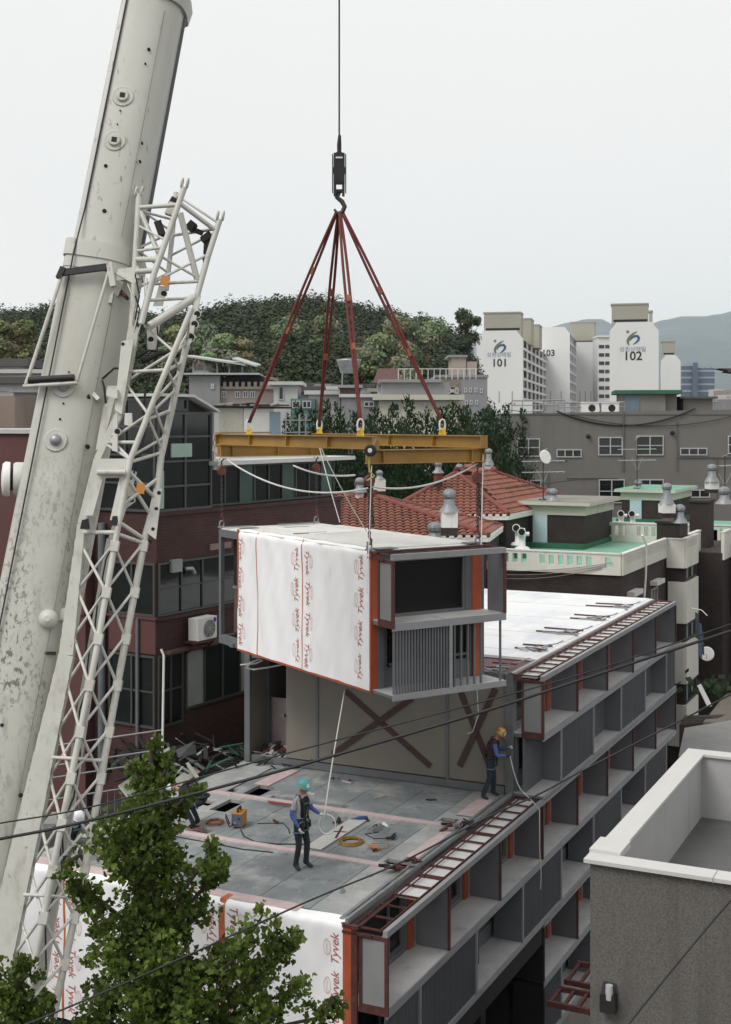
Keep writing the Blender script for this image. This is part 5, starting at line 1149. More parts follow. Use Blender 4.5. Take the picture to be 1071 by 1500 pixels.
for i in range(9): x = F.hit(326+i*9, 560)[0]; m.box(x, x+.25, .38, .62, F.hit(340, 570)[1], F.hit(340, 559)[1], 0)
m.box(wd+.3, F.hit(385, 550)[0], .8, 5, F.hit(340, 566)[1], F.hit(340, 551)[1], 1); m.build('terrace', [M_tanh, M_dark], t)
for xa in (324, 344, 356, 366): window(t, Matrix.Translation((0, .6, 0)), F.hit(xa, 575, .6)[0], F.hit(xa+8, 575, .6)[0], F.hit(xa, 583, .6)[1], F.hit(xa, 573, .6)[1], 2, 1, t=.08)
block('portico_house', 'small white porch block with a flat white roof on the hillside', 401, 436, 564, 95, 5, M_whiteh, 'house', wins=[(408, 566, 416, 586, 1, 1)], roof=(.4, .25, M_whiteh))
block('hillside_house', 'low dark roofed house behind the white porch block', 375, 470, 575, 105, 8, M_greyh, 'house', roof=(.3, .5, M_slate), wins=[(455, 583, 470, 596, 2, 1)])
block('glazed_shed', 'greenish glazed shed under the dark roofed hillside house', 426, 461, 584, 92, 4, mat('teal_frame', (.09, .17, .16), .5, .15, 1), 'shed', wins=[(428, 587, 440, 598, 2, 1), (443, 587, 456, 598, 2, 1)])
block('white_house', 'small white flat roofed house left of the brick tower', 452, 500, 578, 95, 6, M_whiteh, 'house', wins=[(476, 586, 482, 594, 1, 1), (488, 586, 494, 596, 1, 1)], roof=(.3, .3, M_whiteh))
t, F, wd, zt = block('brick_tower', 'narrow brick stair tower with a water tank on top', 498, 528, 568, 92, 4, mat('tower_brick', (.055, .028, .024), .8, .2, 1.2, kind='brick'), roof=(.15, .2, M_greyh))
m = MB(); x = wd*.42; m.lathe([(.62, 1.0), (.75, 1.5), (.9, 1.9), (.9, 2.0), (.5, 2.05)], (x, 2, zt+.1), 14)
for sx in (-.5, .5):
    for sy in (-.5, .5): m.tube([(x+sx, 2+sy, zt), (x+sx*.9, 2+sy*.9, zt+1.2)], .05, 5)
m.build('water_tank', M_steel, t)
block('grey_house', 'plain grey house between the brick tower and the cream building', 500, 558, 582, 88, 6, M_greyh, 'house', wins=[(533, 588, 548, 596, 2, 1)], cop=M_whiteh)
t, F, wd, zt = block('cream_building', 'cream flat roofed building half hidden by conifers', 555, 671, 586, 86, 9, M_cream, wins=[(570, 591, 586, 603, 2, 1), (621, 590, 625, 600, 1, 1), (633, 591, 637, 598, 1, 1), (644, 591, 648, 600, 1, 1), (653, 595, 656, 599, 1, 1), (661, 592, 665, 601, 1, 1)], roof=(.4, .35, M_cream))
m = MB(); m.box(.2, wd*.9, 1, 8, zt+.35, zt+1.2); m.box(.0, wd*.8, .7, 8, zt+1.2, zt+1.4); m.build('upper_tier', M_greyh, t)
m = MB()
for i in range(14): m.tube([(wd*.25+i*.4, .9, zt+1.4), (wd*.25+i*.4, .9, zt+2.1)], .03, 4)
m.tube([(wd*.25, .9, zt+2.1), (wd*.25+5.3, .9, zt+2.1)], .03, 4); m.build('railing', M_white, t)
t, F, wd, zt = block('maroon_roof_house', 'white house with a maroon roof and a blue tank below the hill', 553, 594, 563, 110, 6, M_whiteh, 'house', wins=[(577, 565, 581, 569, 1, 1)])
m = MB(); m.prism([(-.4, -.5, zt), (wd*.85, -.5, zt), (wd*.78, 2.5, zt+1.3), (.1, 2.5, zt+1.3)], (0, .1, 0)); m.prism([(-.4, -.5, zt+.02), (wd*.85, -.5, zt+.02), (wd*.78, 2.5, zt+1.33), (.1, 2.5, zt+1.33)], (0, 0, .12)); m.build('roof', mat('maroon_roof', (.10, .045, .045), .8, .15, 1), t)
m = MB(); m.lathe([(.6, 0), (.62, 1.0), (.3, 1.2)], (wd*.85, -.6, zt-.9), 14); m.build('water_tank', mat('tank_blue', (.03, .12, .42), .5, .08, 1), t)
t, F, wd, zt = block('brick_grey_building', 'flat roofed building, tan brick side and grey tiled side, beside the apartments', 640, 676, 553, 118, 14, mat('tan_brick', (.25, .215, .18), .85, .25, 1.2, kind='brick', stain=((.16, .14, .12), .5, .7, .5, (1, 1, 1))), wins=[(636+20, 568, 636+30, 577, 3, 1), (660, 568, 672, 577, 3, 1)])
x1 = F.hit(714, 553)[0]
m = MB(); m.box(wd, x1, -.0, 14, 0, zt, 0); m.box(-.1, x1+.1, -.1, 14, zt, zt+.25, 0); m.box(wd*.7, wd*1.3, 3, 8, zt+.25, zt+2.0, 1); m.box(wd*.55, wd*1.35, 2.8, 8.2, zt+2.0, zt+2.2, 0); m.box(x1*.65, x1*.85, 3, 7, zt+.25, zt+1.6, 1)
m.build('grey_wing', [mat('grey_tile_wall', (.25, .255, .27), .6, .06, .8), M_tanh], t)
for xa, ya_ in ((680, 568), (687, 568), (695, 568), (703, 569), (681, 586), (688, 586), (696, 586)): window(t, Matrix(), F.hit(xa, ya_)[0], F.hit(xa+4.5, ya_)[0], F.hit(xa, ya_+7)[1], F.hit(xa, ya_)[1], 1, 1, t=.1)
# small houses packed under the hill
hs = random.Random(9); HM = [M_whiteh, M_greyh, M_tanh, M_cream, M_whiteh, M_greyh]
for i, (xa, xb, yt, d_, lab) in enumerate(((282, 300, 541, 128, 'small pale house high on the slope behind the canopy roof'), (372, 392, 556, 122, 'tan house above the white porch block'), (388, 404, 566, 112, 'narrow pale house touching the white porch block'), (437, 456, 565, 116, 'grey house just left of the second sling'), (462, 482, 567, 120, 'cream house right of the second sling'), (482, 500, 571, 104, 'pale house pressed against the brick tower'), (528, 545, 567, 118, 'white house behind the third sling'), (543, 556, 574, 112, 'small grey house left of the maroon roof'), (596, 618, 567, 124, 'tan house right of the maroon roof'), (616, 640, 572, 122, 'pale house against the tan brick building'), (60, 78, 552, 96, 'pale house at the boom under the left wood'), (300, 330, 556, 125, 'low tan house behind the terrace'))):
    block('hillside_house', lab, xa, xb, yt, d_, 6, HM[i % 6], 'house', rad(hs.uniform(-14, 14)), wins=[(xa+3, yt+4, xa+6, yt+9, 1, 1), (xa+9, yt+4, xa+13, yt+9, 2, 1)], roof=(.25, .3, HM[(i+1) % 6] if i % 3 else M_slate))
# left edge
block('brown_block', 'plain brown rendered block at the left edge', -30, 22, 580, 48, 8, mat('brown_render', (.20, .155, .13), .85, .08, .8))
t, F, wd, zt = block('blue_fronted_house', 'grey house with a blue wall and white barred window', 20, 66, 575, 56, 6, M_greyh, 'house', roof=(.2, .1, M_greyh))
m = MB(); m.box(.0, wd, -.05, -.002, F.hit(30, 616)[1], F.hit(30, 588)[1]); m.build('blue_wall', M_blue, t)
window(t, Matrix.Translation((0, -.06, 0)), F.hit(34, 600)[0], F.hit(62, 600)[0], F.hit(40, 612)[1], F.hit(40, 593)[1], 4, 2, M_white, t=.08)
m = MB(); m.prism([(-.0, -.06, F.hit(22, 616)[1]), (wd+.6, -.06, F.hit(22, 616)[1]), (wd+.2, -2.0, F.hit(22, 628)[1]), (.0, -2, F.hit(22, 622)[1])], (0, 0, -.2)); m.build('canopy', M_cream, t)
block('white_terrace_house', 'white house with a grey flat roof at the left edge of the town', -20, 58, 547, 85, 7, M_whiteh, 'house', wins=[(24, 552, 30, 559, 1, 1), (0, 552, 8, 559, 1, 1)], roof=(.5, .25, M_whiteh))
block('grey_terrace_house', 'greyish house with a dark roof terrace before the white one', -20, 45, 562, 72, 6, M_whiteh, 'house', wins=[(0, 569, 20, 573, 4, 1)], roof=(.4, .35, M_slate))
block('tile_roof_house', 'dark roofed house topping the left edge cluster', -20, 34, 537, 100, 7, M_whiteh, 'house', roof=(.5, .6, M_slate))

# ------------------------------------------------------------ apartment blocks
M_apt = mat('apartment_white', (.72, .725, .715), .85, .03, .05, stain=((.40, .40, .38), .55, .9, .12, (1, 1, .15)))
M_pent = mat('penthouse_tan', (.36, .345, .29), .85, .05, .1)
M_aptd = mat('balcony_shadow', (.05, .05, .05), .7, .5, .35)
M_num = mat('number_black', (.02, .02, .022), .7, .1, 3)
M_logo = [mat('logo_green', (.13, .19, .11), .8, .1, .5), mat('logo_blue', (.06, .10, .20), .8, .1, .5), mat('logo_gold', (.30, .22, .08), .8, .1, .5), mat('logo_grey', (.22, .26, .36), .8, .1, .5)]
def emblem(m, c, s):
    """two swooshes and a dot, drawn as flat ribbons on the wall"""
    def ribbon(pts, wd, mi):
        n = len(pts); v = []
        for i, (x, z) in enumerate(pts):
            a, b = pts[max(i-1, 0)], pts[min(i+1, n-1)]; dx, dz = b[0]-a[0], b[1]-a[1]; l = math.hypot(dx, dz) or 1
            k = wd*math.sin(math.pi*(i+.6)/(n+.2))
            for q in (-1, 1): v.append((c[0]+s*(x-q*dz/l*k), -.06-.004*mi, c[1]+s*(z+q*dx/l*k)))
        m.add(v, [(2*i, 2*i+1, 2*i+3, 2*i+2) for i in range(n-1)], mi, False)
    arc = lambda cx, cz, r, a0, a1, n=16, ry=1: [(cx+r*math.cos(rad(a0+(a1-a0)*i/n)), cz+r*ry*math.sin(rad(a0+(a1-a0)*i/n))) for i in range(n+1)]
    ribbon([(.75, .98), (.25, .68), (-.2, .3), (-.52, -.12), (-.66, -.5), (-.62, -.85), (-.42, -1.1)], .22, 0)
    ribbon([(-.32, -.42), (-.05, .0), (.35, .27), (.8, .28), (1.02, 0), (.92, -.38), (.6, -.72), (.15, -1.0)], .21, 1)
    m.add([(c[0]+s*(-.65+.24*math.cos(a)), -.06, c[1]+s*(.95+.24*math.sin(a))) for a in [2*math.pi*i/14 for i in range(14)]], [tuple(range(14))], 2, False)
ANG = math.atan2(-.213, .977)
def apartment(label, px0, px1, ytop, d_, length, num=None, numpx=None, logo=None, pent=(), side=True, cham=2.2, cols=6, floors=15, dx=0, namepx=None):
    a = W(px0, ytop, d_); F = Fr(a.x, a.y, ANG); wd = F.hit(px1, ytop)[0]; zt = a.z; t = F.thing('apartment_block', label, 'apartment block')
    m = MB(); m.prism([(0, 0, 0), (wd, 0, 0), (wd, 0, zt-cham), (wd-cham*.8, 0, zt), (cham*.8, 0, zt), (0, 0, zt-cham)], (0, 1.0, 0), 0)
    m.box(1.0, wd-1.6, 1.0, length, 0, zt-cham, 0); m.box(.2, 1.0, 1.0, length, 0, zt-cham-.02, 0)
    m.prism([(.2, 1.0, zt-cham), (wd-.4, 1.0, zt-cham), (wd-2, 1.0, zt-.4), (2, 1.0, zt-.4)], (0, length-1, 0), 0)
    m.build('wall', M_apt, t)
    if side:
        b = MB(); fh = (zt-cham)/floors; holes = []
        cw = (length-2)/cols
        for i in range(cols):
            for j in range(floors): holes.append((1.6+i*cw, 1.6+i*cw+cw*.86, j*fh+fh*.2, j*fh+fh*.94))
        b.plate(1.2, length, 0, zt-cham, holes, wd-.35, wd, 0, 'x')
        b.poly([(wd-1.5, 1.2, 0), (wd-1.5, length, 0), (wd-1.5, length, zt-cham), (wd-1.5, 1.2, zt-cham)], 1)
        rr = random.Random(px0)
        for h in holes:
            k = rr.random(); y0, y1, z0, z1 = h
            b.box(wd-.6, wd-.5, y0+(y1-y0)*.45, y0+(y1-y0)*.55, z0, z1, 0)
            if k < .55: b.box(wd-.65, wd-.45, y0+(y1-y0)*rr.uniform(0, .5), y0+(y1-y0)*rr.uniform(.55, 1), z0, z0+(z1-z0)*rr.choice([.35, .4, .5]), 2)
            if k > .7: b.box(wd-.7, wd-.5, y0+(y1-y0)*rr.uniform(0, .4), y0+(y1-y0)*rr.uniform(.5, .9), z0+(z1-z0)*.4, z1, 3)
        b.build('balcony_grid', [M_apt, M_aptd, mat('balcony_grey', (.22, .22, .22), .7, .3, .4), mat('balcony_glass', (.10, .12, .13), .3, .3, .4)], t)
    for (xa, xb, yb_, yt, y0, dp) in pent:
        p = MB(); zb, zt_ = F.hit(xa, yb_, y0)[1], F.hit(xa, yt, y0)[1]; x0, x1 = F.hit(xa, yt, y0)[0], F.hit(xb, yt, y0)[0]
        p.box(x0, x1, y0, y0+dp, zt-3, zt_, 0); p.box(x0-.25, x1+.1, y0-.15, y0+dp+.15, zt_, zt_+.4, 0); p.box(x0+.5, x1-.3, y0-.05, y0-.002, zt+.15, zt+.75, 1) if y0 < 2 else None
        p.build('penthouse', [M_pent, M_dark], t)
    if num:
        b = MB(); x, z = F.hit(*numpx); b.text(num, 2.9 if num != '102' else 3.1, axes((x, -.05, z), (1, 0, 0), (0, 0, 1), (0, -1, 0)), bold=.06); b.build('number', M_num, t)
    if logo:
        b = MB(); x, z = F.hit(*logo); emblem(b, (x, z), 1.65)
        x, z = F.hit(*namepx); b.text('성원상떼빌', 1.45, axes((x, -.05, z), (1, 0, 0), (0, 0, 1), (0, -1, 0)), 3); b.build('emblem', M_logo, t)
    lo = MB()
    for k in range(3): x = wd*(.2+.28*k); lo.box(x, x+.35, -.05, -.002, F.hit(px0, 590)[1], F.hit(px0, 573)[1])
    lo.build('wall_streak', mat('streak_grey', (.40, .39, .37), .85, .1, .3), t)
    return t, F, wd, zt
apartment('white apartment block numbered 101 with balconies down its side', 698, 766, 485, 352, 84, '101', (732, 532), (731, 508), [(709, 763, 485, 459.5, .4, 7), (764, 778, 485, 468, 14, 9), (778, 790, 485, 477, 30, 10)], namepx=(731, 520))
apartment('white apartment block 103 partly hidden behind block 101', 779, 835, 479.5, 430, 40, '103', (803.5, 517.5), None, [(836, 871, 486, 473, 26, 8)], cols=4)
apartment('plain narrow apartment block just right of block 103', 843, 872, 486.5, 470, 30, pent=[], cols=4)
apartment('white apartment block numbered 102 with a tall tan penthouse', 893, 965, 472.5, 330, 38, '102', (927, 522), (926, 495), [(896, 950, 473, 447, .4, 9), (951, 956, 473, 457, 14, 6)], cols=4, namepx=(927, 512))
apartment('hazy farther apartment block peeking out behind block 102', 968, 997, 520, 460, 30, pent=[(970, 989, 520, 501, .5, 8)], cols=3)
t, F, wd, zt = block('corridor_block', 'white apartment slab with dark open corridors between the gables', 876, 899, 494, 440, 10, M_apt)
m = MB()
for j in range(14):
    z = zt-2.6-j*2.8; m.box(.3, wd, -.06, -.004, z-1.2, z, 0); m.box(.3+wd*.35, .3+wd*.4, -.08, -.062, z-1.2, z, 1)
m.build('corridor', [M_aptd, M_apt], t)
m = MB(); m.box(-.2, wd, -.5, 10, zt, zt+.6); m.build('roof', M_apt, t)
# glass office
t, F, wd, zt = block('office_building', 'bluish glass office building in the haze', 998, 1013, 536, 620, 16, mat('office_glass', (.10, .14, .19), .25, .08, .1), 'building')
x1 = F.hit(1047, 540)[0]; xm = F.hit(1020, 540)[0]
m = MB(); m.box(wd, xm, -3, 14, 0, zt+1.5, 0); m.box(xm, x1, 0, 16, 0, zt-1, 0)
n = 10
for j in range(9):
    z = zt-2-j*3.2; m.box(.0, wd, -.15, -.004, z-.8, z, 1); m.box(xm, x1+.1, -.15, -.004, z-.8, z, 1)
for j in range(3): m.box(xm+2+j*3, xm+4.5+j*3, 3, 9, zt-1, zt, 1)
m.build('wing', [mat('office_glass2', (.09, .13, .19), .2, .1, .1), mat('office_band', (.34, .38, .42), .7, .05, .1)], t)
for i, (xa, xb, yt, d_, lab) in enumerate(((1046, 1060, 570, 500, 'tiny white block in the haze beyond the office'), (1056, 1072, 572, 380, 'small far tan block at the right edge'), (1040, 1075, 585, 230, 'low distant grey block above the stucco roof line'), (1062, 1090, 578, 300, 'tiny distant house at the right edge'), (744, 780, 588, 330, 'low blocks at the foot of apartment 101'))):
    block('distant_building', lab, xa, xb, yt, d_, 8, [M_whiteh, M_tanh, M_greyh, M_whiteh, M_apt][i], wins=[(xa+3, yt+2, xa+6, yt+4, 1, 1), (xa+8, yt+2, xa+11, yt+4, 1, 1)])
t = thing('roof_canopy', 'dark flat canopy tip jutting in at the right edge', 'canopy', W(1071, 545, 120)); m = MB(); m.prism([(-1.1, 0, .35), (2, 0, .35), (2, 0, -.25), (-.3, 0, .0), (-.2, 0, .15)], (0, 2, 0)); m.box(.4, .8, .5, 1, -24, -.2); m.build('canopy', M_slate, t)

# ------------------------------------------------------------ hills, wood, haze
def interp(T, x):
    for (a, b), (c, d_) in zip(T, T[1:]):
        if a <= x <= c: s = (x-a)/(c-a); s = s*s*(3-2*s); return b+(d_-b)*s
    return T[0][1] if x < T[0][0] else T[-1][1]
def sheet(name, x0, x1, y0, y1, nx, ny, hf, m_, kind='structure'):
    vs = [(x0+(x1-x0)*i/nx, y0+(y1-y0)*j/ny) for j in range(ny+1) for i in range(nx+1)]
    m = MB(); m.add([(x, y, hf(x, y)) for x, y in vs], [(j*(nx+1)+i, j*(nx+1)+i+1, (j+1)*(nx+1)+i+1, (j+1)*(nx+1)+i) for j in range(ny) for i in range(nx)], 0, True)
    o = m.build(name, m_); o['kind'] = kind; return o
RD = 260.0
RIDGE = [(W(px, py, RD).x, W(px, py, RD).z) for px, py in ((-160, 470), (-60, 462), (30, 449), (95, 445), (160, 447), (230, 447), (290, 437), (335, 426), (400, 419), (450, 420), (500, 428), (560, 441), (620, 461), (655, 473), (675, 486), (688, 520), (700, 590), (720, 640), (950, 680))]
def hill(x, y):
    xr = x*RD/max(y, 60); r = interp(RIDGE, xr) - 8.2; s = (y-118)/(RD-118)
    if s <= 0: return -1
    if s <= 1: e = s**.8; return max(-1, 9*(s > 0)*min(1, s*5) + (r-9)*e + 1.2*math.sin(x*.07+y*.05))
    return max(-1, r - (y-RD)*.25)
sheet('hill', -110, 110, 105, 330, 70, 60, hill, mat('hill_floor', (.035, .045, .02), .95, .3, .15))
MRID = [(W(px, py, 9000).x, W(px, py, 9000).z) for px, py in ((500, 560), (640, 520), (740, 492), (800, 480), (835, 472), (860, 467), (880, 467), (905, 478), (940, 478), (975, 468), (1000, 463), (1030, 463), (1055, 462), (1080, 455), (1130, 445), (1250, 470))]
def mountain(x, y):
    r = interp(MRID, x*9000/y); s = (y-5200)/3800
    if s <= 0: return -1
    w_ = .5+.5*s
    e = r*(s**.9) if s <= 1 else r-(y-9000)*.3
    return max(-1, e + 24*math.sin(x*.004+1)*math.sin(y*.0027)*w_*(s < .97) + 10*math.sin(x*.015)*math.sin(y*.009)*(s < .97))
sheet('mountain', -900, 5000, 5100, 10400, 130, 60, mountain, mat('mountain_wood', (.03, .055, .06), .95, .35, .004))
# the wood: leaf clumps on every crown, one mass
def crown(m, c, rx, rz, n, leaf, tone, rr, floor=-.5):
    for i in range(n):
        while True:
            u = V((rr.gauss(0, 1), rr.gauss(0, 1), rr.gauss(0, 1)))
            if u.length > .1:
                u.normalize()
                if u.z > floor: break
        k = rr.uniform(.62, 1.05)*(1+.18*math.sin(u.x*5+c[0])*math.cos(u.z*6+c[1]))
        p = V(c) + V((u.x*rx*k, u.y*rx*k, u.z*rz*k))
        nrm = (u+V((rr.uniform(-.55, .55), rr.uniform(-.55, .55), rr.uniform(-.2, .7)))).normalized()
        a = nrm.orthogonal().normalized(); b = nrm.cross(a); th = rr.uniform(0, 6.28); a, b = a*math.cos(th)+b*math.sin(th), b*math.cos(th)-a*math.sin(th)
        s = leaf*rr.uniform(.6, 1.4)
        m.v += [tuple(p-a*s), tuple(p-b*s*.6), tuple(p+a*s), tuple(p+b*s*.6)]; o = len(m.v)
        m.f.append([o-4, o-3, o-2, o-1]); m.m.append(0); m.sm.append(False); tones.append(tone)
def build_toned(m, name, m_, parent=None):
    o = m.build(name, m_, parent); at = o.data.attributes.new('tone', 'FLOAT_COLOR', 'FACE')
    at.data.foreach_set('color', [q for t_ in tones for q in (*t_, 1)]); return o
M_wood = leafmat('wood_leaf', (.037, .052, .025), .2, .35, .35, tone=True)
tones = []; m = MB(); rr = random.Random(5)
cand = []
for j in range(36):
    y = 124+j*4.0
    n = 62
    for i in range(n):
        px = -60+820*(i+rr.uniform(-.45, .45))/n
        yy = y+rr.uniform(-2, 2); x = (px-535.5)/1900*yy; cand.append((x, yy))
for x, y in cand:
    h = hill(x, y)
    if h < 1: continue
    s = rr.uniform(.8, 1.2); tp = rr.random()
    tone = (1, 1, 1) if tp < .45 else (.75, .85, .75) if tp < .7 else (1.2, 1.2, .9) if tp < .93 else (1.6, 1.5, 1.3)
    v_ = rr.uniform(.8, 1.15); tone = tuple(q*v_ for q in tone)
    near = y < 190
    crown(m, (x, y, h+3.6*s), 2.3*s, 3.3*s, 400 if near else 330, .27 if near else .31, tone, rr)
o = build_toned(m, 'wood', M_wood); o['kind'] = 'stuff'; o['label'] = 'dense green wood covering the hill'
# trees that stand out of the wood
def big_tree(name, label, px, py, d_, rx, rz, tone, n=4200, leaf=.23, seed=1, lumps=14):
    global tones
    P = W(px, py, d_); g = max(0, hill(P.x, P.y)); g = min(g, P.z-rz*.9); t = thing(name, label, 'tree', (P.x, P.y, g)); rr = random.Random(seed); tones = []
    m = MB(Matrix()); 
    for i in range(lumps):
        c = V((rr.uniform(-.6, .6)*rx, rr.uniform(-.5, .5)*rx, P.z-g+rr.uniform(-.65, .62)*rz)); k = rr.uniform(.28, .46)
        crown(m, c, rx*k, rz*k*.8, n//lumps, leaf, tuple(q*rr.uniform(.8, 1.2) for q in tone), rr, -.8)
    build_toned(m, 'crown', M_wood, t)
    m = MB(); m.tube([(0, 0, -1), (.1, 0, (P.z-g)*.5), (0, .1, P.z-g+rz*.3)], [.35, .25, .08], 8)
    for i in range(5): a = rr.uniform(0, 6.28); m.tube([(0, 0, (P.z-g)*.6), (math.cos(a)*rx*.5, math.sin(a)*rx*.5, P.z-g+rz*.1)], [.12, .03], 6)
    m.build('trunk', mat('bark', (.05, .04, .03), .9, .25, 4), t)
PALE = (5.2, 4.2, 5.2)
for i, (px, py, d_, rx, rz, lab) in enumerate(((270, 505, 150, 4.2, 4.2, 'pale blossoming tree on the hill just right of the jib'), (330, 515, 140, 3.4, 2.6, 'pale blossoming tree above the slanting canopy'), (418, 500, 165, 3.2, 4.0, 'pale flowering tree crossed by the leftmost red sling'), (475, 505, 165, 2.8, 4.4, 'pale flowering tree crossed by the second red sling'), (565, 520, 150, 4.6, 3.6, 'broad pale flowering tree between the two right slings'), (605, 500, 170, 4.6, 4.4, 'pale flowering tree right beside the rightmost sling'), (590, 550, 135, 2.2, 2.4, 'small round pale tree low on the hill'), (28, 545-40, 150, 4.0, 3.6, 'brownish pale tree at the left edge of the hill'))):
    big_tree('blossoming_tree', lab, px, py, d_, rx, rz, PALE if i != 7 else (4.2, 3.2, 2.8), seed=20+i)
big_tree('deciduous_tree', 'large rounded tree standing out on the ridge left of the apartments', 684, 482, 225, 3.6, 4.2, (1.25, 1.3, 1.1), seed=40)
# conifers
M_con = leafmat('conifer_leaf', (.017, .042, .014), .15, .4, .6, tone=True)
protos = []
for k in range(4):
    rr = random.Random(60+k); tones = []; m = MB(); H = 18.0
    t = thing('conifer', 'tall dark green conifer in the row behind the red roofs', 'tree', (0, 0, 0), 0, 'conifers in a row behind the red roofs')
    ntier = 26
    for j in range(ntier):
        f_ = j/(ntier-1); z = 5+(H-5)*f_; rad_ = 1.75*(1-f_)**.75+.1
        nb_ = max(4, int(11*(1-f_)+4))
        for b in range(nb_):
            a = rr.uniform(0, 6.28); L_ = rad_*rr.uniform(.7, 1.15); tn = rr.uniform(.7, 1.35)
            for q in range(int(8+20*L_)):
                s = rr.uniform(.25, 1); p = V((math.cos(a)*L_*s, math.sin(a)*L_*s, z+.45*L_*s+rr.uniform(-.25, .25))); p += V((rr.gauss(0, .12), rr.gauss(0, .12), rr.gauss(0, .1)))
                up_ = V((math.cos(a)*.5+rr.uniform(-.5, .5), math.sin(a)*.5+rr.uniform(-.5, .5), 1)).normalized(); sd = up_.orthogonal().normalized(); th = rr.uniform(0, 6.28); sd = sd*math.cos(th)+up_.cross(sd)*math.sin(th)
                ln = rr.uniform(.14, .30)
                m.v += [tuple(p-sd*.065), tuple(p+sd*.065), tuple(p+up_*ln)]; o = len(m.v); m.f.append([o-3, o-2, o-1]); m.m.append(0); m.sm.append(False); tones.append((tn, tn, tn*.9))
    build_toned(m, 'crown', M_con, t)
    m = MB(); m.tube([(0, 0, 0), (0, 0, H*.6), (0, 0, H-.3)], [.22, .12, .02], 8); m.build('trunk', mat('bark', (0, 0, 0)), t); protos.append(t)
tops = [(436, 592, 74), (458, 600, 70), (480, 588, 78), (497, 596, 72), (523, 601, 74), (549, 598, 70), (575, 594, 74), (600, 584, 70), (626, 600, 73), (650, 596, 72), (676, 600, 74), (704, 604, 71), (722, 594, 76), (742, 592, 80), (765, 600, 86), (690, 612, 66), (640, 612, 66), (590, 614, 65), (540, 612, 66), (505, 618, 66), (470, 612, 67), (730, 612, 68), (714, 600, 80), (663, 590, 80), (560, 606, 78), (612, 604, 80), (685, 596, 79), (420, 612, 76)]
for i, (px, py, d_) in enumerate(tops):
    P = W(px, py+9, d_); k = i % 4; s = P.z/18.0
    t = protos[k] if i < 4 else dup(protos[k], (0, 0, 0), R.uniform(0, 6.28))
    t.location = (P.x, P.y, 0); t.scale = (s*R.uniform(.9, 1.2),)*2+(s,)
# air
hz = MB(); hz.box(-1200, 5200, -60, 10600, -1.5, 960)
hm = bpy.data.materials.new('haze'); hm.use_nodes = True; nt = hm.node_tree; nt.nodes.remove(nt.nodes['Principled BSDF'])
pv = nt.nodes.new('ShaderNodeVolumePrincipled'); pv.inputs['Color'].default_value = (.84, .945, 1.0, 1); pv.inputs['Density'].default_value = .000072; pv.inputs['Anisotropy'].default_value = 0
nt.links.new(pv.outputs[0], nt.nodes['Material Output'].inputs['Volume'])
o = hz.build('haze', hm); o['kind'] = 'stuff'
# ------------------------------------------------------------ people
def skin_mesh(vs, es, rs, root=0, sub=1):
    me = bpy.data.meshes.new('body'); me.from_pydata([tuple(v) for v in vs], es, []); o = bpy.data.objects.new('body', me); COL.objects.link(o)
    o.modifiers.new('skin', 'SKIN'); 
    for i, d_ in enumerate(me.skin_vertices[0].data):
        r_ = rs[i]; d_.radius = r_ if isinstance(r_, tuple) else (r_, r_); d_.use_root = (i == root)
    if sub: s = o.modifiers.new('sub', 'SUBSURF'); s.levels = sub; s.render_levels = sub
    dg = bpy.context.evaluated_depsgraph_get(); out = bpy.data.meshes.new_from_object(o.evaluated_get(dg))
    bpy.data.objects.remove(o); bpy.data.meshes.remove(me)
    for p in out.polygons: p.use_smooth = True
    return out
M_skin = mat('skin', (.34, .19, .13), .6, .06, 6); M_glovew = mat('work_glove', (.58, .56, .52), .85, .1, 12)
M_boot = mat('boot_dark', (.018, .016, .015), .6, .2, 8); M_eye = mat('eye_dark', (.01, .01, .01), .3, .1, 5); M_hair = mat('hair_black', (.012, .011, .01), .7, .2, 10)
def hand(par, w_, dirv, palm, left, m_, curl=.5):
    d_ = V(dirv).normalized(); n = V(palm); n = (n-d_*n.dot(d_)).normalized(); s = d_.cross(n)*(1 if left else -1)
    w_ = V(w_); vs = [w_, w_+d_*.05, w_+d_*.085]; es = [(0, 1), (1, 2)]; rs = [(.026, .022), (.034, .018), (.036, .016)]
    for k, (off, ln) in enumerate(((.030, .068), (.010, .078), (-.010, .072), (-.030, .056))):
        a = w_+d_*.095+s*off; b_ = a+(d_*(1-curl*.6)+n*curl*.8).normalized()*ln*.55; c = b_+(d_*(1-curl*1.4)+n*curl*1.5).normalized()*ln*.5
        i = len(vs); vs += [a, b_, c]; es += [(2, i), (i, i+1), (i+1, i+2)]; rs += [.0105, .0095, .008]
    a = w_+d_*.035+s*.036; b_ = a+(d_*.7+s*.6+n*.35).normalized()*.035; c = b_+(d_*.8+n*.6).normalized()*.028; i = len(vs)
    vs += [a, b_, c]; es += [(1, i), (i, i+1), (i+1, i+2)]; rs += [.014, .011, .009]
    me = skin_mesh(vs, es, rs, 0, 1); me.materials.append(m_); return link('glove', me, par)
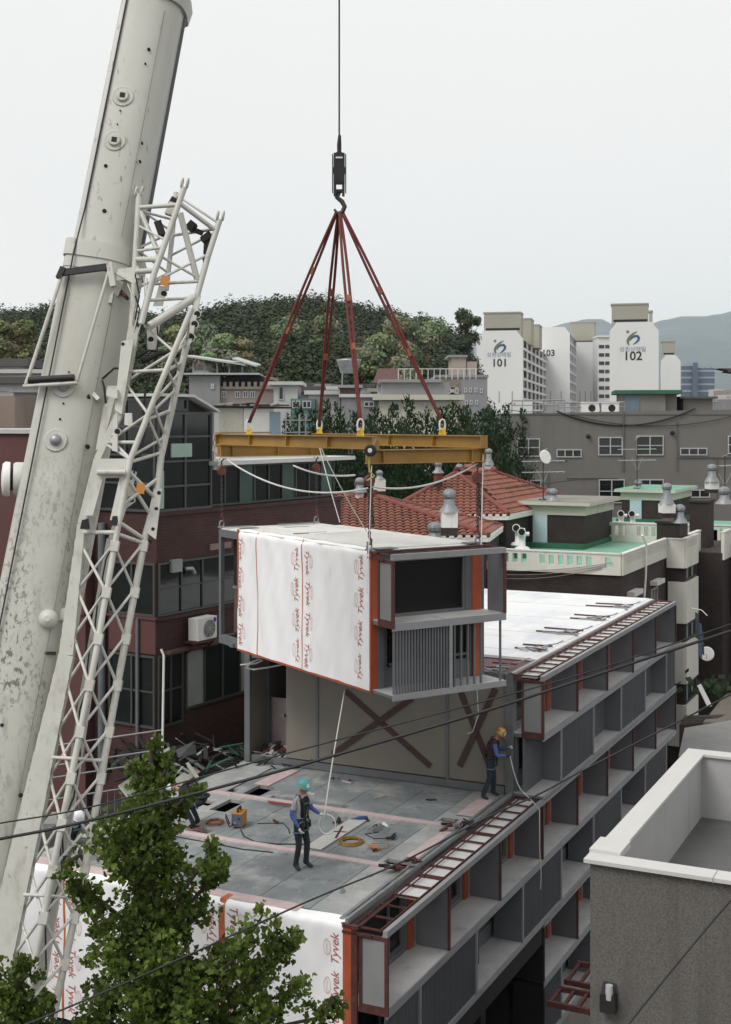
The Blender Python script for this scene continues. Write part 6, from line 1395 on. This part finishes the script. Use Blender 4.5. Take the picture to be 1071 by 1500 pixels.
def person(label, loc, rz, J, cols, helmet, vest=None, extra=None):
    """local frame: +x faces forward, +y is the person's left"""
    t = thing('person', label, 'person', loc, rz)
    j = {k: V(v) for k, v in J.items() if isinstance(v, tuple)}
    up_ = (j['neck']-j['chest']).normalized(); hd = (j['head']-j['neck']); hf_ = V(J.get('face', (1, 0, 0))).normalized()
    vs, es, rs, seg = [], [], [], []
    def nd(p, r, par=None, lab=None):
        vs.append(V(p)); rs.append(r); i = len(vs)-1
        if par is not None: es.append((par, i)); seg.append((par, i, lab))
        return i
    pel = nd(j['pelvis'], (.155, .115)); wa = nd(j['waist'], (.145, .10), pel, 'shirt'); chs = nd(j['chest'], (.17, .115), wa, 'shirt')
    nb = nd(j['neck'], (.062, .062), chs, 'shirt'); hb_ = nd(j['neck'].lerp(j['head'], .45), (.058, .062), nb, 'skin'); hc = nd(j['head'], (.078, .095), hb_, 'skin'); nd(j['head']+hd.normalized()*.10, (.06, .07), hc, 'skin')
    fc = nd(j['head']+hf_*.055-hd.normalized()*.035, (.045, .05), hc, 'skin'); nd(j['head']+hf_*.118-hd.normalized()*.02, (.014, .018), fc, 'skin')
    side = hf_.cross(hd).normalized()
    for s in (1, -1): nd(j['head']+side*s*.088-hd.normalized()*.01, (.012, .02), hc, 'skin')
    for s in 'lr':
        sh_ = nd(j['sh'+s], .072, chs, 'shirt'); mid = nd(j['sh'+s].lerp(j['el'+s], .5), .058, sh_, 'sleeve1'); el = nd(j['el'+s], .050, mid, 'sleeve2'); fm_ = nd(j['el'+s].lerp(j['wr'+s], .45), .046, el, 'sleeve2'); nd(j['wr'+s], .032, fm_, 'sleeve2')
        hp = nd(j['hip'+s], .098, pel, 'trousers'); th = nd(j['hip'+s].lerp(j['kn'+s], .5), .085, hp, 'trousers'); kn = nd(j['kn'+s], .066, th, 'trousers'); cf = nd(j['kn'+s].lerp(j['an'+s], .4), .066, kn, 'trousers'); an = nd(j['an'+s], .050, cf, 'trousers')
        f_ = V(j['toe'+s])-V(j['an'+s]); f_.z = 0; f_.normalize()
        he = nd((j['an'+s].x-f_.x*.03, j['an'+s].y-f_.y*.03, j['an'+s].z-.05), .045, an, 'boot'); nd(j['an'+s]+f_*.09+V((0, 0, -.055)), (.047, .036), an, 'boot'); nd(j['toe'+s], (.042, .028), len(vs)-1, 'boot')
    me = skin_mesh(vs, es, rs, 0, 1)
    order = ['shirt', 'sleeve1', 'sleeve2', 'trousers', 'skin', 'boot']; 
    for k in order: me.materials.append({'skin': M_skin, 'boot': M_boot}.get(k) or cols[k])
    for p in me.polygons:
        c = p.center; best = None
        for a, b, lab in seg:
            A, B_ = vs[a], vs[b]; d_ = B_-A; tt = max(0, min(1, (c-A).dot(d_)/max(d_.length_squared, 1e-9))); dist = (c-(A+d_*tt)).length / max(.03, (sum(rs[b])/2 if isinstance(rs[b], tuple) else rs[b]))
            if best is None or dist < best[0]: best = (dist, lab)
        p.material_index = order.index(best[1])
    link('body', me, t)
    hn = hd.normalized()
    # helmet: shell, brim, crest
    H = MB(axes(j['head']+hn*.035, hf_-hn*hf_.dot(hn), hn.cross(hf_), hn)); sc = .128
    H.lathe([(sc*1.02, -.015), (sc*1.0, .03), (sc*.92, .075), (sc*.7, .115), (sc*.36, .138), (.01, .145)], n=20)
    H.lathe([(sc*1.12, -.022), (sc*1.12, -.012), (sc*.98, -.006)], n=20)
    H.prism([(.06, -.10, -.02), (.165, -.055, -.035), (.175, 0, -.038), (.165, .055, -.035), (.06, .10, -.02)], (0, 0, .012)); H.tube([(sc*.95, 0, .06), (.06, 0, .135), (-.06, 0, .14), (-sc*.9, 0, .075)], .018, 6, 1)
    if len(helmet) > 2:      # front patch and a band of lettering
        n = 7; P = []
        for i in range(n):
            a = rad(-38+76*i/(n-1)); P += [(sc*1.035*math.cos(a), sc*1.035*math.sin(a), .012), (sc*.9*math.cos(a), sc*.9*math.sin(a), .088)]
        H.add(P, [(2*i, 2*i+2, 2*i+3, 2*i+1) for i in range(n-1)], 2)
        for sg in (1, -1):
            for i in range(6): a = rad(sg*(62+i*10)); q = sc*1.04; H.beam((q*math.cos(a), q*math.sin(a), .008), (q*math.cos(a), q*math.sin(a), .034), .006, .012, m=3)
    H.build('helmet', list(helmet), t)
    for s in (1, -1):
        e = MB(); e.lathe([(.009, 0), (.006, .004)], j['head']+hf_*.092+side*s*.032+hn*.008, 8, 0, hf_); e.build('eye', M_eye, t)
    e = MB(); e.beam(j['head']+hf_*.098-hn*.055+side*.02, j['head']+hf_*.098-hn*.055-side*.02, .006, .006); e.build('mouth', mat('lip', (.2, .08, .06), .6, .05, 5), t)
    for s in 'lr':
        d_ = (j['wr'+s]-j['el'+s]).normalized()
        hand(t, j['wr'+s], V(J.get('hd'+s, d_)), V(J.get('pm'+s, (.3, -1 if s == 'l' else 1, -.2))), s == 'l', J.get('glove'+s, M_glovew), J.get('curl', .6))
    if vest:
        vv = [j['pelvis']+V((0, 0, .06)), j['waist'], j['chest'], j['chest'].lerp(j['neck'], .55), j['shl'].lerp(j['neck'], .25), j['shr'].lerp(j['neck'], .25)]
        vm = skin_mesh(vv, [(0, 1), (1, 2), (2, 3), (3, 4), (3, 5)], [(.165, .125), (.16, .118), (.185, .132), (.10, .095), .072, .072], 0, 1); vm.materials.append(vest); link('vest', vm, t)
    hm_ = MB(); f = V((1, 0, 0)); pts = lambda *q: [V(p) for p in q]
    c, w__, p_ = j['chest'], j['waist'], j['pelvis']
    for s in (1, -1):
        hm_.tube([c+V((.02, s*.11, .19)), c+V((.13, s*.10, .06)), w__+V((.14, s*.06, 0)), p_+V((.15, s*.10, .06))], .016, 6, 0); hm_.tube([c+V((-.02, s*.11, .19)), c+V((-.14, s*.07, .02)), w__+V((-.14, s*.02, 0)), p_+V((-.14, s*.10, .05))], .016, 6, 0)
        k = 'l' if s > 0 else 'r'; a = j['hip'+k].lerp(j['kn'+k], .35); ax = (j['kn'+k]-j['hip'+k]).normalized(); x = ax.orthogonal().normalized(); y = ax.cross(x)
        hm_.tube([a+(x*math.cos(q)+y*math.sin(q))*.106 for q in [2*math.pi*i/14 for i in range(14)]], .014, 5, 2, closed=True)
    hm_.tube([p_+V((.145*math.cos(q), .175*math.sin(q), .085)) for q in [2*math.pi*i/18 for i in range(18)]], .028, 6, 0, closed=True)
    hm_.tube([c+V((.15, -.09, .02)), c+V((.155, .09, .02))], .013, 6, 1); hm_.tube([w__+V((.15, -.04, .02)), w__+V((.17, .0, -.1)), w__+V((.16, .06, -.16)), p_+V((.17, .1, .02))], .010, 5, 1)
    for q in (-.11, .02, .13): hm_.beam(p_+V((.14, q, .04)), p_+V((.15, q, -.1)), .05, .04, m=0)
    hm_.lathe([(.03, 0), (.03, .02)], p_+V((.17, 0, .08)), 10, 3, (1, 0, 0))
    hm_.build('safety_harness', [M_rubber, mat('strap_green', (.04, .16, .09), .8, .1, 10), mat('strap_blue', (.10, .16, .26), .8, .1, 10), M_steel], t)
    return t
navy = mat('trousers_navy', (.012, .015, .02), .85, .25, 6); navy2 = mat('trousers_blue', (.014, .028, .042), .85, .25, 6)
blue = mat('sleeve_blue', (.06, .12, .32), .8, .15, 8); greyst = mat('shirt_grey', (.36, .36, .40), .85, .12, 6); blk = mat('vest_black', (.011, .012, .016), .8, .2, 8); mrn = mat('vest_maroon', (.055, .018, .022), .85, .2, 8)
teal = mat('helmet_teal', (.10, .36, .38), .35, .05, 4); gold = mat('helmet_gold', (.45, .28, .10), .25, .1, 4, metal=.5); hwh = mat('helmet_white', (.72, .72, .78), .35, .05, 4); ylw = mat('decal_yellow', (.6, .5, .1), .5, .1, 6); red_ = mat('helmet_red', (.28, .05, .02), .35, .1, 5)
P1 = BF.w(2.18, 2.95, DZ+.005)
J1 = dict(pelvis=(0, 0, .93), waist=(.01, 0, 1.10), chest=(.02, 0, 1.32), neck=(.04, 0, 1.50), head=(.075, 0, 1.645), face=(.93, .2, -.32),
    shl=(.03, .185, 1.42), ell=(.12, .245, 1.17), wrl=(.35, .19, 1.11), shr=(.03, -.185, 1.42), elr=(-.04, -.25, 1.13), wrr=(.13, -.215, .89),
    hipl=(0, .09, .90), knl=(.10, .11, .50), anl=(.06, .12, .10), toel=(.22, .15, .03), hipr=(0, -.09, .90), knr=(.05, -.11, .49), anr=(-.03, -.12, .10), toer=(.12, -.17, .03), hdl=(1, .1, -.1), hdr=(.45, .1, -.9))
person('worker in a teal helmet and black harness holding a white rope on the open deck', P1, rad(-32), J1, dict(shirt=greyst, sleeve1=greyst, sleeve2=blue, trousers=navy), (teal, teal, M_white, ylw), blk)
P2 = BF.w(8.5, 1.17, DZ+.005)
J2 = dict(pelvis=(-.02, 0, .90), waist=(.0, 0, 1.06), chest=(.05, 0, 1.27), neck=(.12, 0, 1.42), head=(.20, -.0, 1.545), face=(.85, -.1, -.55),
    shl=(.08, .18, 1.35), ell=(.18, .26, 1.10), wrl=(.40, .13, 1.20), shr=(.08, -.18, 1.35), elr=(.14, -.27, 1.08), wrr=(.36, -.17, 1.07),
    hipl=(-.02, .09, .86), knl=(.06, .13, .46), anl=(.03, .16, .10), toel=(.19, .17, .03), hipr=(-.02, -.09, .86), knr=(-.04, -.13, .47), anr=(-.20, -.17, .10), toer=(-.05, -.22, .03), curl=.8, glover=M_boot)
person('worker in a gold helmet and maroon vest pulling a line by the beige wall', P2, rad(-8), J2, dict(shirt=mrn, sleeve1=blue, sleeve2=blue, trousers=navy2), (gold, red_, M_white, ylw), mrn)
P3 = BF.w(3.5, 6.42, DZ+.005)
J3 = dict(pelvis=(-.25, 0, .62), waist=(-.12, 0, .72), chest=(.12, 0, .80), neck=(.30, 0, .84), head=(.44, 0, .86), face=(.8, 0, -.6),
    shl=(.16, .18, .80), ell=(.28, .24, .55), wrl=(.42, .14, .36), shr=(.16, -.18, .80), elr=(.26, -.25, .55), wrr=(.42, -.14, .34),
    hipl=(-.25, .10, .60), knl=(.08, .18, .45), anl=(-.10, .14, .10), toel=(.06, .16, .03), hipr=(-.25, -.10, .60), knr=(.08, -.18, .45), anr=(-.12, -.12, .10), toer=(.04, -.14, .03), curl=.8)
person('worker in a white helmet bent low over the deck behind the tree top', P3, rad(170), J3, dict(shirt=blk, sleeve1=greyst, sleeve2=greyst, trousers=navy), (hwh, hwh), blk)
P4 = BF.w(.50, 7.36, DZ+.005)
J4 = dict(pelvis=(-.18, 0, .34), waist=(-.12, 0, .48), chest=(.0, 0, .66), neck=(.10, 0, .80), head=(.17, 0, .92), face=(.75, 0, -.65),
    shl=(.02, .18, .74), ell=(.22, .24, .55), wrl=(.40, .12, .42), shr=(.02, -.18, .74), elr=(.2, -.26, .52), wrr=(.40, -.12, .40),
    hipl=(-.18, .10, .33), knl=(.22, .16, .45), anl=(.05, .14, .10), toel=(.2, .15, .03), hipr=(-.18, -.10, .33), knr=(.2, -.18, .42), anr=(.0, -.14, .10), toer=(.15, -.16, .03), curl=.8)
person('worker in a white helmet crouching at the deck edge behind the lattice jib', P4, rad(-35), J4, dict(shirt=greyst, sleeve1=greyst, sleeve2=greyst, trousers=mat('trousers_grey', (.16, .16, .17), .85, .2, 6)), (hwh, hwh), blk)
# ------------------------------------------------------------ ropes in their hands
def pw_(P, rz, v): c, s = math.cos(rz), math.sin(rz); return V((P.x+c*v[0]-s*v[1], P.y+s*v[0]+c*v[1], P.z+v[2]))
h1 = pw_(P1, rad(-32), (.45, .20, 1.09))
up1 = W(505, 1012, 28.6)
lo_ = [h1+V((.06+.17*math.cos(a), .02, -.19+.20*math.sin(a))) for a in [rad(110-q*24) for q in range(15)]]
rope('tag_line', list(reversed(sag(h1, up1, -.06, 14))) + lo_[1:], .014, M_rope, 'white tag line running from the lifted module to the hand of the teal-helmeted worker', n=6)
h2 = pw_(P2, rad(-8), (.45, -.15, 1.06))
rope('pulled_line', sag(h2, BF.w(8.6, .45, DZ+.25), .12, 8) + [BF.w(8.5, .1, DZ+.02), BF.w(8.42, -.06, DZ-.1), BF.w(8.40, -.07, DZ-1.0), BF.w(8.48, -.08, DZ-1.6), BF.w(8.5, -.06, DZ-2.0)], .012, M_rope, 'thin pale line from the gold-helmeted worker down over the facade edge')
rope('loose_line', [BF.w(8.86, 1.68, DZ+2.55), BF.w(8.82, 1.62, DZ+1.9), BF.w(8.84, 1.78, DZ+1.45), BF.w(8.83, 1.92, DZ+1.40)], .012, M_rope, 'short white line hanging on the beige wall over the brown cross')
o = W(372, 965, 33.0)
rope('rope_coil', [W(352+18*math.sin(q*.9)*1.2+q*6, 968+6*math.cos(q*1.1)+q*1.2, 32.4) for q in range(10)], .022, M_rope, 'pale rope coil dangling under the left end of the wrapped module')

# ------------------------------------------------------------ things lying on the deck
def D(u, v, z=.01): return BF.w(u, v, DZ+z)
t = thing('welding_machine', 'yellow and grey-blue welding machine standing on the deck', 'welding machine', D(4.02, 5.5), BF.a+rad(15))
m = MB(); m.box(-.2, .2, -.12, .12, .03, .32, 0); m.box(-.215, -.2, -.11, .11, .05, .31, 1); m.box(-.12, .12, -.02, .02, .38, .41, 2); m.box(-.12, -.09, -.02, .02, .32, .38, 2); m.box(.09, .12, -.02, .02, .32, .38, 2); m.build('case', [mat('welder_yellow', (.42, .20, .03), .5, .15, 5), mat('welder_blue', (.08, .11, .15), .5, .1, 5), M_rubber], t)
m = MB(); m.lathe([(.035, 0), (.03, .02)], (-.215, .03, .12), 10, 0, (-1, 0, 0)); m.lathe([(.025, 0), (.02, .02)], (-.215, -.05, .22), 10, 1, (-1, 0, 0)); m.build('dial', [M_steel, M_rubber], t)
m = MB(); m.tube([(-.22, .06, .1), (-.34, .12, .06), (-.36, .2, .25), (-.3, .22, .33), (-.24, .15, .1)], .014, 6); m.build('lead', M_rubber, t)
def flatcoil(name, u, v, r, turns, wr, m_, label, jit=.02, sq=1.0):
    c = D(u, v, wr); p = []
    for i in range(turns*14):
        a = 2*math.pi*i/14; k = r*(1-.06*(i//14))+R.uniform(-jit, jit); p.append(c+V((k*math.cos(a), k*sq*math.sin(a), wr*1.3*((i//14) % 3)+R.uniform(0, .006))))
    return rope(name, p, wr, m_, label, 'coil')
flatcoil('hose_coil', 4.05, 2.72, .27, 5, .017, mat('hose_ochre', (.26, .15, .035), .6, .15, 8), 'ochre hose coiled flat on the deck')
flatcoil('cable_coil', 3.95, 6.1, .2, 3, .012, mat('hose_orange', (.30, .10, .03), .6, .15, 8), 'orange cable coiled on the deck beside the bent worker', .05)
flatcoil('cable_coil', 3.4, 6.25, .17, 3, .012, mat('hose_pink', (.28, .14, .13), .6, .15, 8), 'dull pink cable coiled near the pink strip', .05)
def wire(pts, r, m_, name, label): return rope(name, [D(*p) for p in pts], r, m_, label, 'cable')
wire([(3.75, 5.3, .02), (3.4, 5.0, .015), (3.2, 4.6, .015), (3.25, 4.1, .02), (3.5, 3.6, .015), (4.0, 3.3, .02), (4.6, 3.4, .015)], .013, M_rubber, 'power_cable', 'black cable snaking over the deck from the welding machine')
wire([(4.3, 5.2, .02), (4.6, 4.7, .015), (4.3, 4.4, .015), (4.0, 4.2, .02)], .012, M_chain, 'power_cable', 'short dark cable behind the black one on the deck')
wire([(2.75, 6.6, .02), (2.72, 5.6, .015), (2.66, 4.6, .015), (2.75, 3.9, .02)], .012, M_rubber, 'power_cable', 'dark cable lying along the near pink strip')
wire([(6.2, 5.6, -.05), (6.33, 4.8, -.05), (6.25, 4.1, -.05)], .03, mat('cable_blue', (.02, .05, .22), .5, .1, 6), 'power_cable', 'blue cable lying in the dark slit of the deck')
wire([(5.75, 5.75, .06), (5.7, 5.3, .08), (5.8, 4.9, .05), (5.76, 4.5, .04)], .03, mat('hose_red', (.20, .035, .04), .6, .1, 6), 'power_cable', 'dark red hose along the far pink strip')
def tool(name, label, cat, u, v, rz, parts, mats_):
    t = thing(name, label, cat, D(u, v), BF.a+rz); 
    for nm, fn, mi in parts: m = MB(); fn(m); m.build(nm, mats_[mi], t)
    return t
drill = [('motor', lambda m: m.lathe([(.03, -.14), (.045, -.1), (.045, .06), (.03, .1), (.014, .14), (.008, .26)], (0, 0, .05), 12, 0, (1, 0, 0)), 0), ('grip', lambda m: m.tube([(-.08, 0, .05), (-.11, .08, .04), (-.12, .14, .035)], [.028, .025, .028], 8), 1)]
tool('power_drill', 'dark power drill lying at the head of the white board', 'drill', 5.2, 3.6, .5, drill, [M_rubber, M_chain])
tool('power_drill', 'blue power tool lying on the end of the white board', 'drill', 5.55, 3.2, 2.2, drill, [mat('tool_blue', (.02, .06, .24), .5, .1, 6), M_rubber])
tool('power_drill', 'black power tool with a lead lying apart near the edge', 'drill', 4.7, 2.02, .2, drill, [M_rubber, M_rubber])
tool('power_drill', 'orange handled tool lying beside the ochre coil', 'drill', 3.85, 2.08, 1.2, drill, [mat('tool_orange', (.45, .14, .04), .5, .1, 6), M_rubber])
tool('toolbox', 'grey toolbox lying open on the deck among the tools', 'toolbox', 5.0, 2.6, -.2, [('case', lambda m: (m.box(-.18, .18, -.06, .06, 0, .09), m.box(-.16, .16, .07, .1, .0, .05)), 0), ('handle', lambda m: m.tube([(-.07, 0, .09), (-.05, 0, .13), (.05, 0, .13), (.07, 0, .09)], .012, 6), 1)], [M_steel, M_rubber])
tool('grinder', 'pale angle grinder lying at the end of the grey toolbox', 'grinder', 5.32, 2.5, .9, [('body', lambda m: m.lathe([(.03, -.12), (.035, 0), (.045, .1), (.03, .13)], (0, 0, .05), 12, 0, (1, 0, 0)), 0), ('disc', lambda m: m.lathe([(.07, 0), (.07, .008)], (.13, 0, .02), 16), 1)], [M_white, M_chain])
wire([(4.95, 2.5, .01), (4.7, 2.7, .01), (4.5, 2.4, .01), (4.65, 2.15, .01)], .01, M_rubber, 'tool_lead', 'thin black lead between the toolbox and the black tool')
wire([(4.2, 2.3, .01), (4.35, 2.0, .01), (4.1, 1.85, .01), (3.9, 2.0, .01)], .01, mat('lead_orange', (.35, .14, .05), .6, .1, 6), 'tool_lead', 'thin orange lead looped by the orange handled tool')
t = thing('board', 'long whitish board on the deck marked with a rust-red cross', 'board', D(4.45, 3.24, .015), BF.a)
m = MB(); m.box(-1.13, 1.1, -.17, .22, 0, .02); m.build('panel', mat('board_white', (.46, .46, .44), .8, .1, 2), t)
m = MB(); m.beam((-.35, -.12, .023), (.45, .12, .023), .05, .004); m.beam((.02, .17, .026), (.12, -.15, .026), .05, .004); m.build('cross_mark', M_brown, t)
for u0, u1, v0, v1, lab in ((3.7, 5.6, .98, 1.3, 'long pink insulation sheet lying along the deck edge'), (6.85, 8.3, 1.02, 1.42, 'pink insulation sheet lying at the feet of the gold-helmeted worker')):
    t = thing('insulation_sheet', lab, 'insulation sheet', D((u0+u1)/2, (v0+v1)/2, .01), BF.a); m = MB(); a, b = (u1-u0)/2, (v1-v0)/2
    n = 10
    m.add([(-a+2*a*i/n, s*b*(1-.25*(i/n if u0 < 5 else 0)), .012+.012*math.sin(i*1.3)) for i in range(n+1) for s in (-1, 1)], [(2*i, 2*i+2, 2*i+3, 2*i+1) for i in range(n)], 0, True)
    m.add([(-a+2*a*i/n, s*b*(1-.25*(i/n if u0 < 5 else 0)), .004) for i in range(n+1) for s in (-1, 1)], [(2*i+1, 2*i+3, 2*i+2, 2*i) for i in range(n)], 0, True); m.build('sheet', M_pink, t)
t = thing('insulation_sheet', 'pink insulation board inside the deck by the far beige wall', 'insulation sheet', D(7.8, 6.7, .006), BF.a); m = MB(); m.box(-.75, .8, -.22, .2, 0, .02); m.build('sheet', M_pink, t)
t = thing('board', 'grey board lying askew at the loggia end of the deck', 'board', D(7.2, 7.6, .012), BF.a+.03); m = MB(); m.box(-1.2, 1.3, -.4, .25, 0, .02); m.build('panel', M_deck2, t)

os_ = random.Random(21)
for i, (u, v, lab) in enumerate(((5.2, 4.6, 'scrap of timber lying on the deck past the black cable'), (4.6, 4.9, 'thin steel offcut near the welding machine'), (7.4, 3.6, 'small offcut lying on the far deck boards'), (8.2, 4.9, 'reddish scrap by the little openings at the wall foot'), (1.4, 1.6, 'pale scrap lying near the front deck corner'), (7.7, 2.4, 'dark scrap on the boards near the maroon vest worker'), (2.4, 1.5, 'little batten lying by the near pink strip end'), (6.9, 5.2, 'grey offcut lying behind the far pink strip'))):
    t = thing('offcut', lab, 'scrap', D(u, v, .004), os_.uniform(0, 3)); m = MB(); l = os_.uniform(.08, .22); m.box(-l, l, -.03, .03, 0, .025); m.box(-l*.4, l*.2, -.06, -.03, 0, .018); m.build('scrap', [M_steel, M_brown, M_board, M_pink][i % 4], t)
# ------------------------------------------------------------ foreground trees
M_leaf = leafmat('ginkgo_leaf', (.088, .130, .026), .38, .35, 2.5, tone=True)
M_bark = mat('bark', (0, 0, 0))
def ginkgo(name, label, dep, trunk, branches, seed, dens=1.0):
    global tones
    rr = random.Random(seed); base = W(trunk[0][0], trunk[0][1], dep); t = thing(name, label, 'tree', (base.x, base.y, 0))
    inv = Matrix.Translation((base.x, base.y, 0)).inverted()
    wood = MB(inv); tp = [W(x, y, dep) for x, y in trunk]; wood.tube([V((base.x, base.y, 0))]+tp, [.13]+[.085*(1-i/len(tp))+.008 for i in range(len(tp))], 8)
    m = MB(inv); tones = []
    def spray(P, Rr, n, tone):
        for i in range(n):
            d_ = V((rr.gauss(0, 1), rr.gauss(0, 1), rr.gauss(0, 1)));
            d_ = d_.normalized()*Rr*rr.random()**.45
            p = P+d_; st = V((d_.x*2+rr.uniform(-.3, .3), d_.y*2+rr.uniform(-.3, .3), rr.uniform(-.25, .55))).normalized(); sd = st.orthogonal().normalized(); th = rr.uniform(0, 6.28); sd = sd*math.cos(th)+st.cross(sd)*math.sin(th); n_ = st.cross(sd)
            s = rr.uniform(.022, .054); k = rr.uniform(.8, 1.25)*tone
            pts = [p-st*s*.9, p+sd*s*.95+st*s*.25, p+sd*s*.5+st*s*.8+n_*s*.2, p+st*s*.55+n_*s*.1, p-sd*s*.5+st*s*.8+n_*s*.2, p-sd*s*.95+st*s*.25]
            m.v += [tuple(inv @ q) for q in pts]; o = len(m.v)-6
            for f in ((o, o+1, o+2, o+3), (o, o+3, o+4, o+5)): m.f.append(f); m.m.append(0); m.sm.append(False); tones.append((k, k, k*.9))
    for (pts, dz, r0, n) in branches:
        k = len(pts); P = [W(x, y, dep+dz*(i/max(1, k-1))) for i, (x, y) in enumerate(pts)]
        wood.tube(P, [.028*(1-i/k)+.005 for i in range(k)], 6)
        L_ = sum((P[i+1]-P[i]).length for i in range(k-1)); tot = int(n*dens); s = 0
        for q in range(tot):
            f_ = (q+.5)/tot*(k-1); i = min(int(f_), k-2); c = P[i].lerp(P[i+1], f_-i); taper = 1-.5*(q/tot)
            off = V((rr.gauss(0, .5), rr.gauss(0, .9), rr.gauss(0, .5)))*r0*.0084*taper
            # side twig
            e = c+off; wood.tube([c, c.lerp(e, .6)+V((0, 0, .02)), e], [.006, .004, .002], 4)
            spray(e, r0*.0084*.62*rr.uniform(.7, 1.25), rr.randint(22, 36), rr.uniform(.6, 1.5))
    wood.build('trunk', M_bark, t)
    build_toned(m, 'crown', M_leaf, t); return t
tr = [(232, 1640), (230, 1500), (226, 1400), (222, 1300), (220, 1220), (221, 1150), (222, 1092)]
B_ = [([(221, 1165), (223, 1125), (224, 1088)], 0, 17, 11), ([(221, 1160), (203, 1135), (186, 1113)], .1, 14, 6), ([(221, 1160), (240, 1135), (250, 1110)], -.1, 14, 6),
      ([(221, 1215), (218, 1180), (220, 1150)], 0, 40, 24), ([(221, 1225), (205, 1200), (190, 1183)], .2, 24, 11), ([(221, 1215), (262, 1178), (285, 1152)], -.2, 16, 9), ([(221, 1230), (248, 1200), (262, 1180)], .2, 26, 10),
      ([(221, 1290), (180, 1245), (147, 1205)], -.3, 30, 22), ([(221, 1285), (225, 1240), (222, 1205)], .3, 42, 28), ([(222, 1330), (175, 1270), (150, 1240)], .3, 30, 18),
      ([(224, 1380), (160, 1330), (112, 1300), (96, 1268)], -.4, 22, 22), ([(224, 1400), (150, 1370), (120, 1320)], .3, 20, 14), ([(222, 1330), (246, 1280), (262, 1240)], .1, 28, 18),
      ([(224, 1370), (268, 1305), (300, 1262), (312, 1240)], -.4, 18, 16), ([(224, 1380), (290, 1310), (322, 1280), (337, 1256)], .2, 18, 18), ([(224, 1330), (220, 1300), (205, 1275)], .2, 36, 22),
      ([(225, 1400), (205, 1370), (180, 1350)], -.3, 36, 20), ([(226, 1420), (260, 1370), (300, 1335)], .3, 30, 20), ([(226, 1430), (230, 1380), (232, 1330)], -.2, 38, 24),
      ([(228, 1480), (300, 1440), (350, 1400), (385, 1340)], -.5, 30, 30), ([(228, 1500), (330, 1460), (400, 1420), (440, 1362)], -.3, 28, 30), ([(229, 1520), (360, 1480), (450, 1440)], .2, 32, 28), ([(330, 1460), (370, 1430), (410, 1372)], -.4, 24, 16),
      ([(229, 1540), (380, 1510), (470, 1490), (490, 1465)], -.2, 24, 18), ([(228, 1480), (180, 1430), (140, 1390)], -.4, 34, 26), ([(228, 1520), (170, 1480), (135, 1450)], .2, 36, 28), ([(229, 1540), (160, 1520), (120, 1490)], -.2, 34, 22),
      ([(228, 1470), (235, 1430), (245, 1390)], -.6, 42, 30), ([(229, 1530), (260, 1490), (290, 1450)], -.5, 46, 36), ([(229, 1550), (230, 1510), (215, 1460)], -.7, 46, 36), ([(230, 1560), (330, 1520), (400, 1490)], -.3, 40, 30), ([(228, 1490), (280, 1440), (330, 1390)], .3, 34, 22)]
ginkgo('young_tree', 'young green ginkgo tree with a pointed top rising in front of the wrapped storey', 15.8, tr, B_, 77)
ginkgo('young_tree', 'green tree tip poking up at the lower left beside the jib foot', 15.0, [(10, 1660), (15, 1540), (22, 1460), (30, 1420)], [([(20, 1500), (30, 1440), (42, 1402)], 0, 20, 14), ([(15, 1520), (5, 1460), (0, 1425)], .1, 26, 16), ([(15, 1530), (50, 1490), (78, 1460)], -.2, 18, 14), ([(12, 1560), (20, 1510), (15, 1470)], -.2, 34, 24), ([(12, 1570), (60, 1520), (70, 1495)], .1, 24, 12)], 78)

# ------------------------------------------------------------ overhead wires across the street
def cable(label, pts, d_, r):
    P = []
    n = len(pts)
    for i in range(n-1):
        p0, p1, p2, p3 = pts[max(i-1, 0)], pts[i], pts[i+1], pts[min(i+2, n-1)]
        for k in range(8):
            t = k/8; P.append(tuple(.5*((2*p1[q])+(-p0[q]+p2[q])*t+(2*p0[q]-5*p1[q]+4*p2[q]-p3[q])*t*t+(-p0[q]+3*p1[q]-3*p2[q]+p3[q])*t**3) for q in (0, 1)))
    P.append(pts[-1]); rope('overhead_cable', [W(x, y, d_[0]+(d_[1]-d_[0])*i/(len(P)-1)) for i, (x, y) in enumerate(P)], r, M_rubber, label, 'cable', 6)
cable('thicker black overhead cable crossing the whole scene under its thinner twin', [(-60, 1242), (0, 1229), (127, 1203), (400, 1132), (680, 1051), (860, 993), (1071, 924), (1140, 900)], (14, 15), .019)
cable('thin black overhead cable running just over the thicker one', [(-60, 1219), (0, 1206), (142, 1180), (400, 1109), (680, 1035), (860, 985), (1071, 914), (1140, 890)], (14.3, 15.3), .010)
cable('black overhead cable passing before the deck edge lower down', [(-20, 1522), (82, 1483), (240, 1415), (400, 1343), (480, 1308), (590, 1262), (708, 1200), (790, 1163), (851, 1130), (994, 1057), (1071, 1017), (1140, 982)], (13.5, 15), .011)
cable('black wire sloping across the stucco house wall', [(900, 1528), (925, 1495), (1000, 1402), (1071, 1318), (1140, 1240)], (12.5, 13), .010)
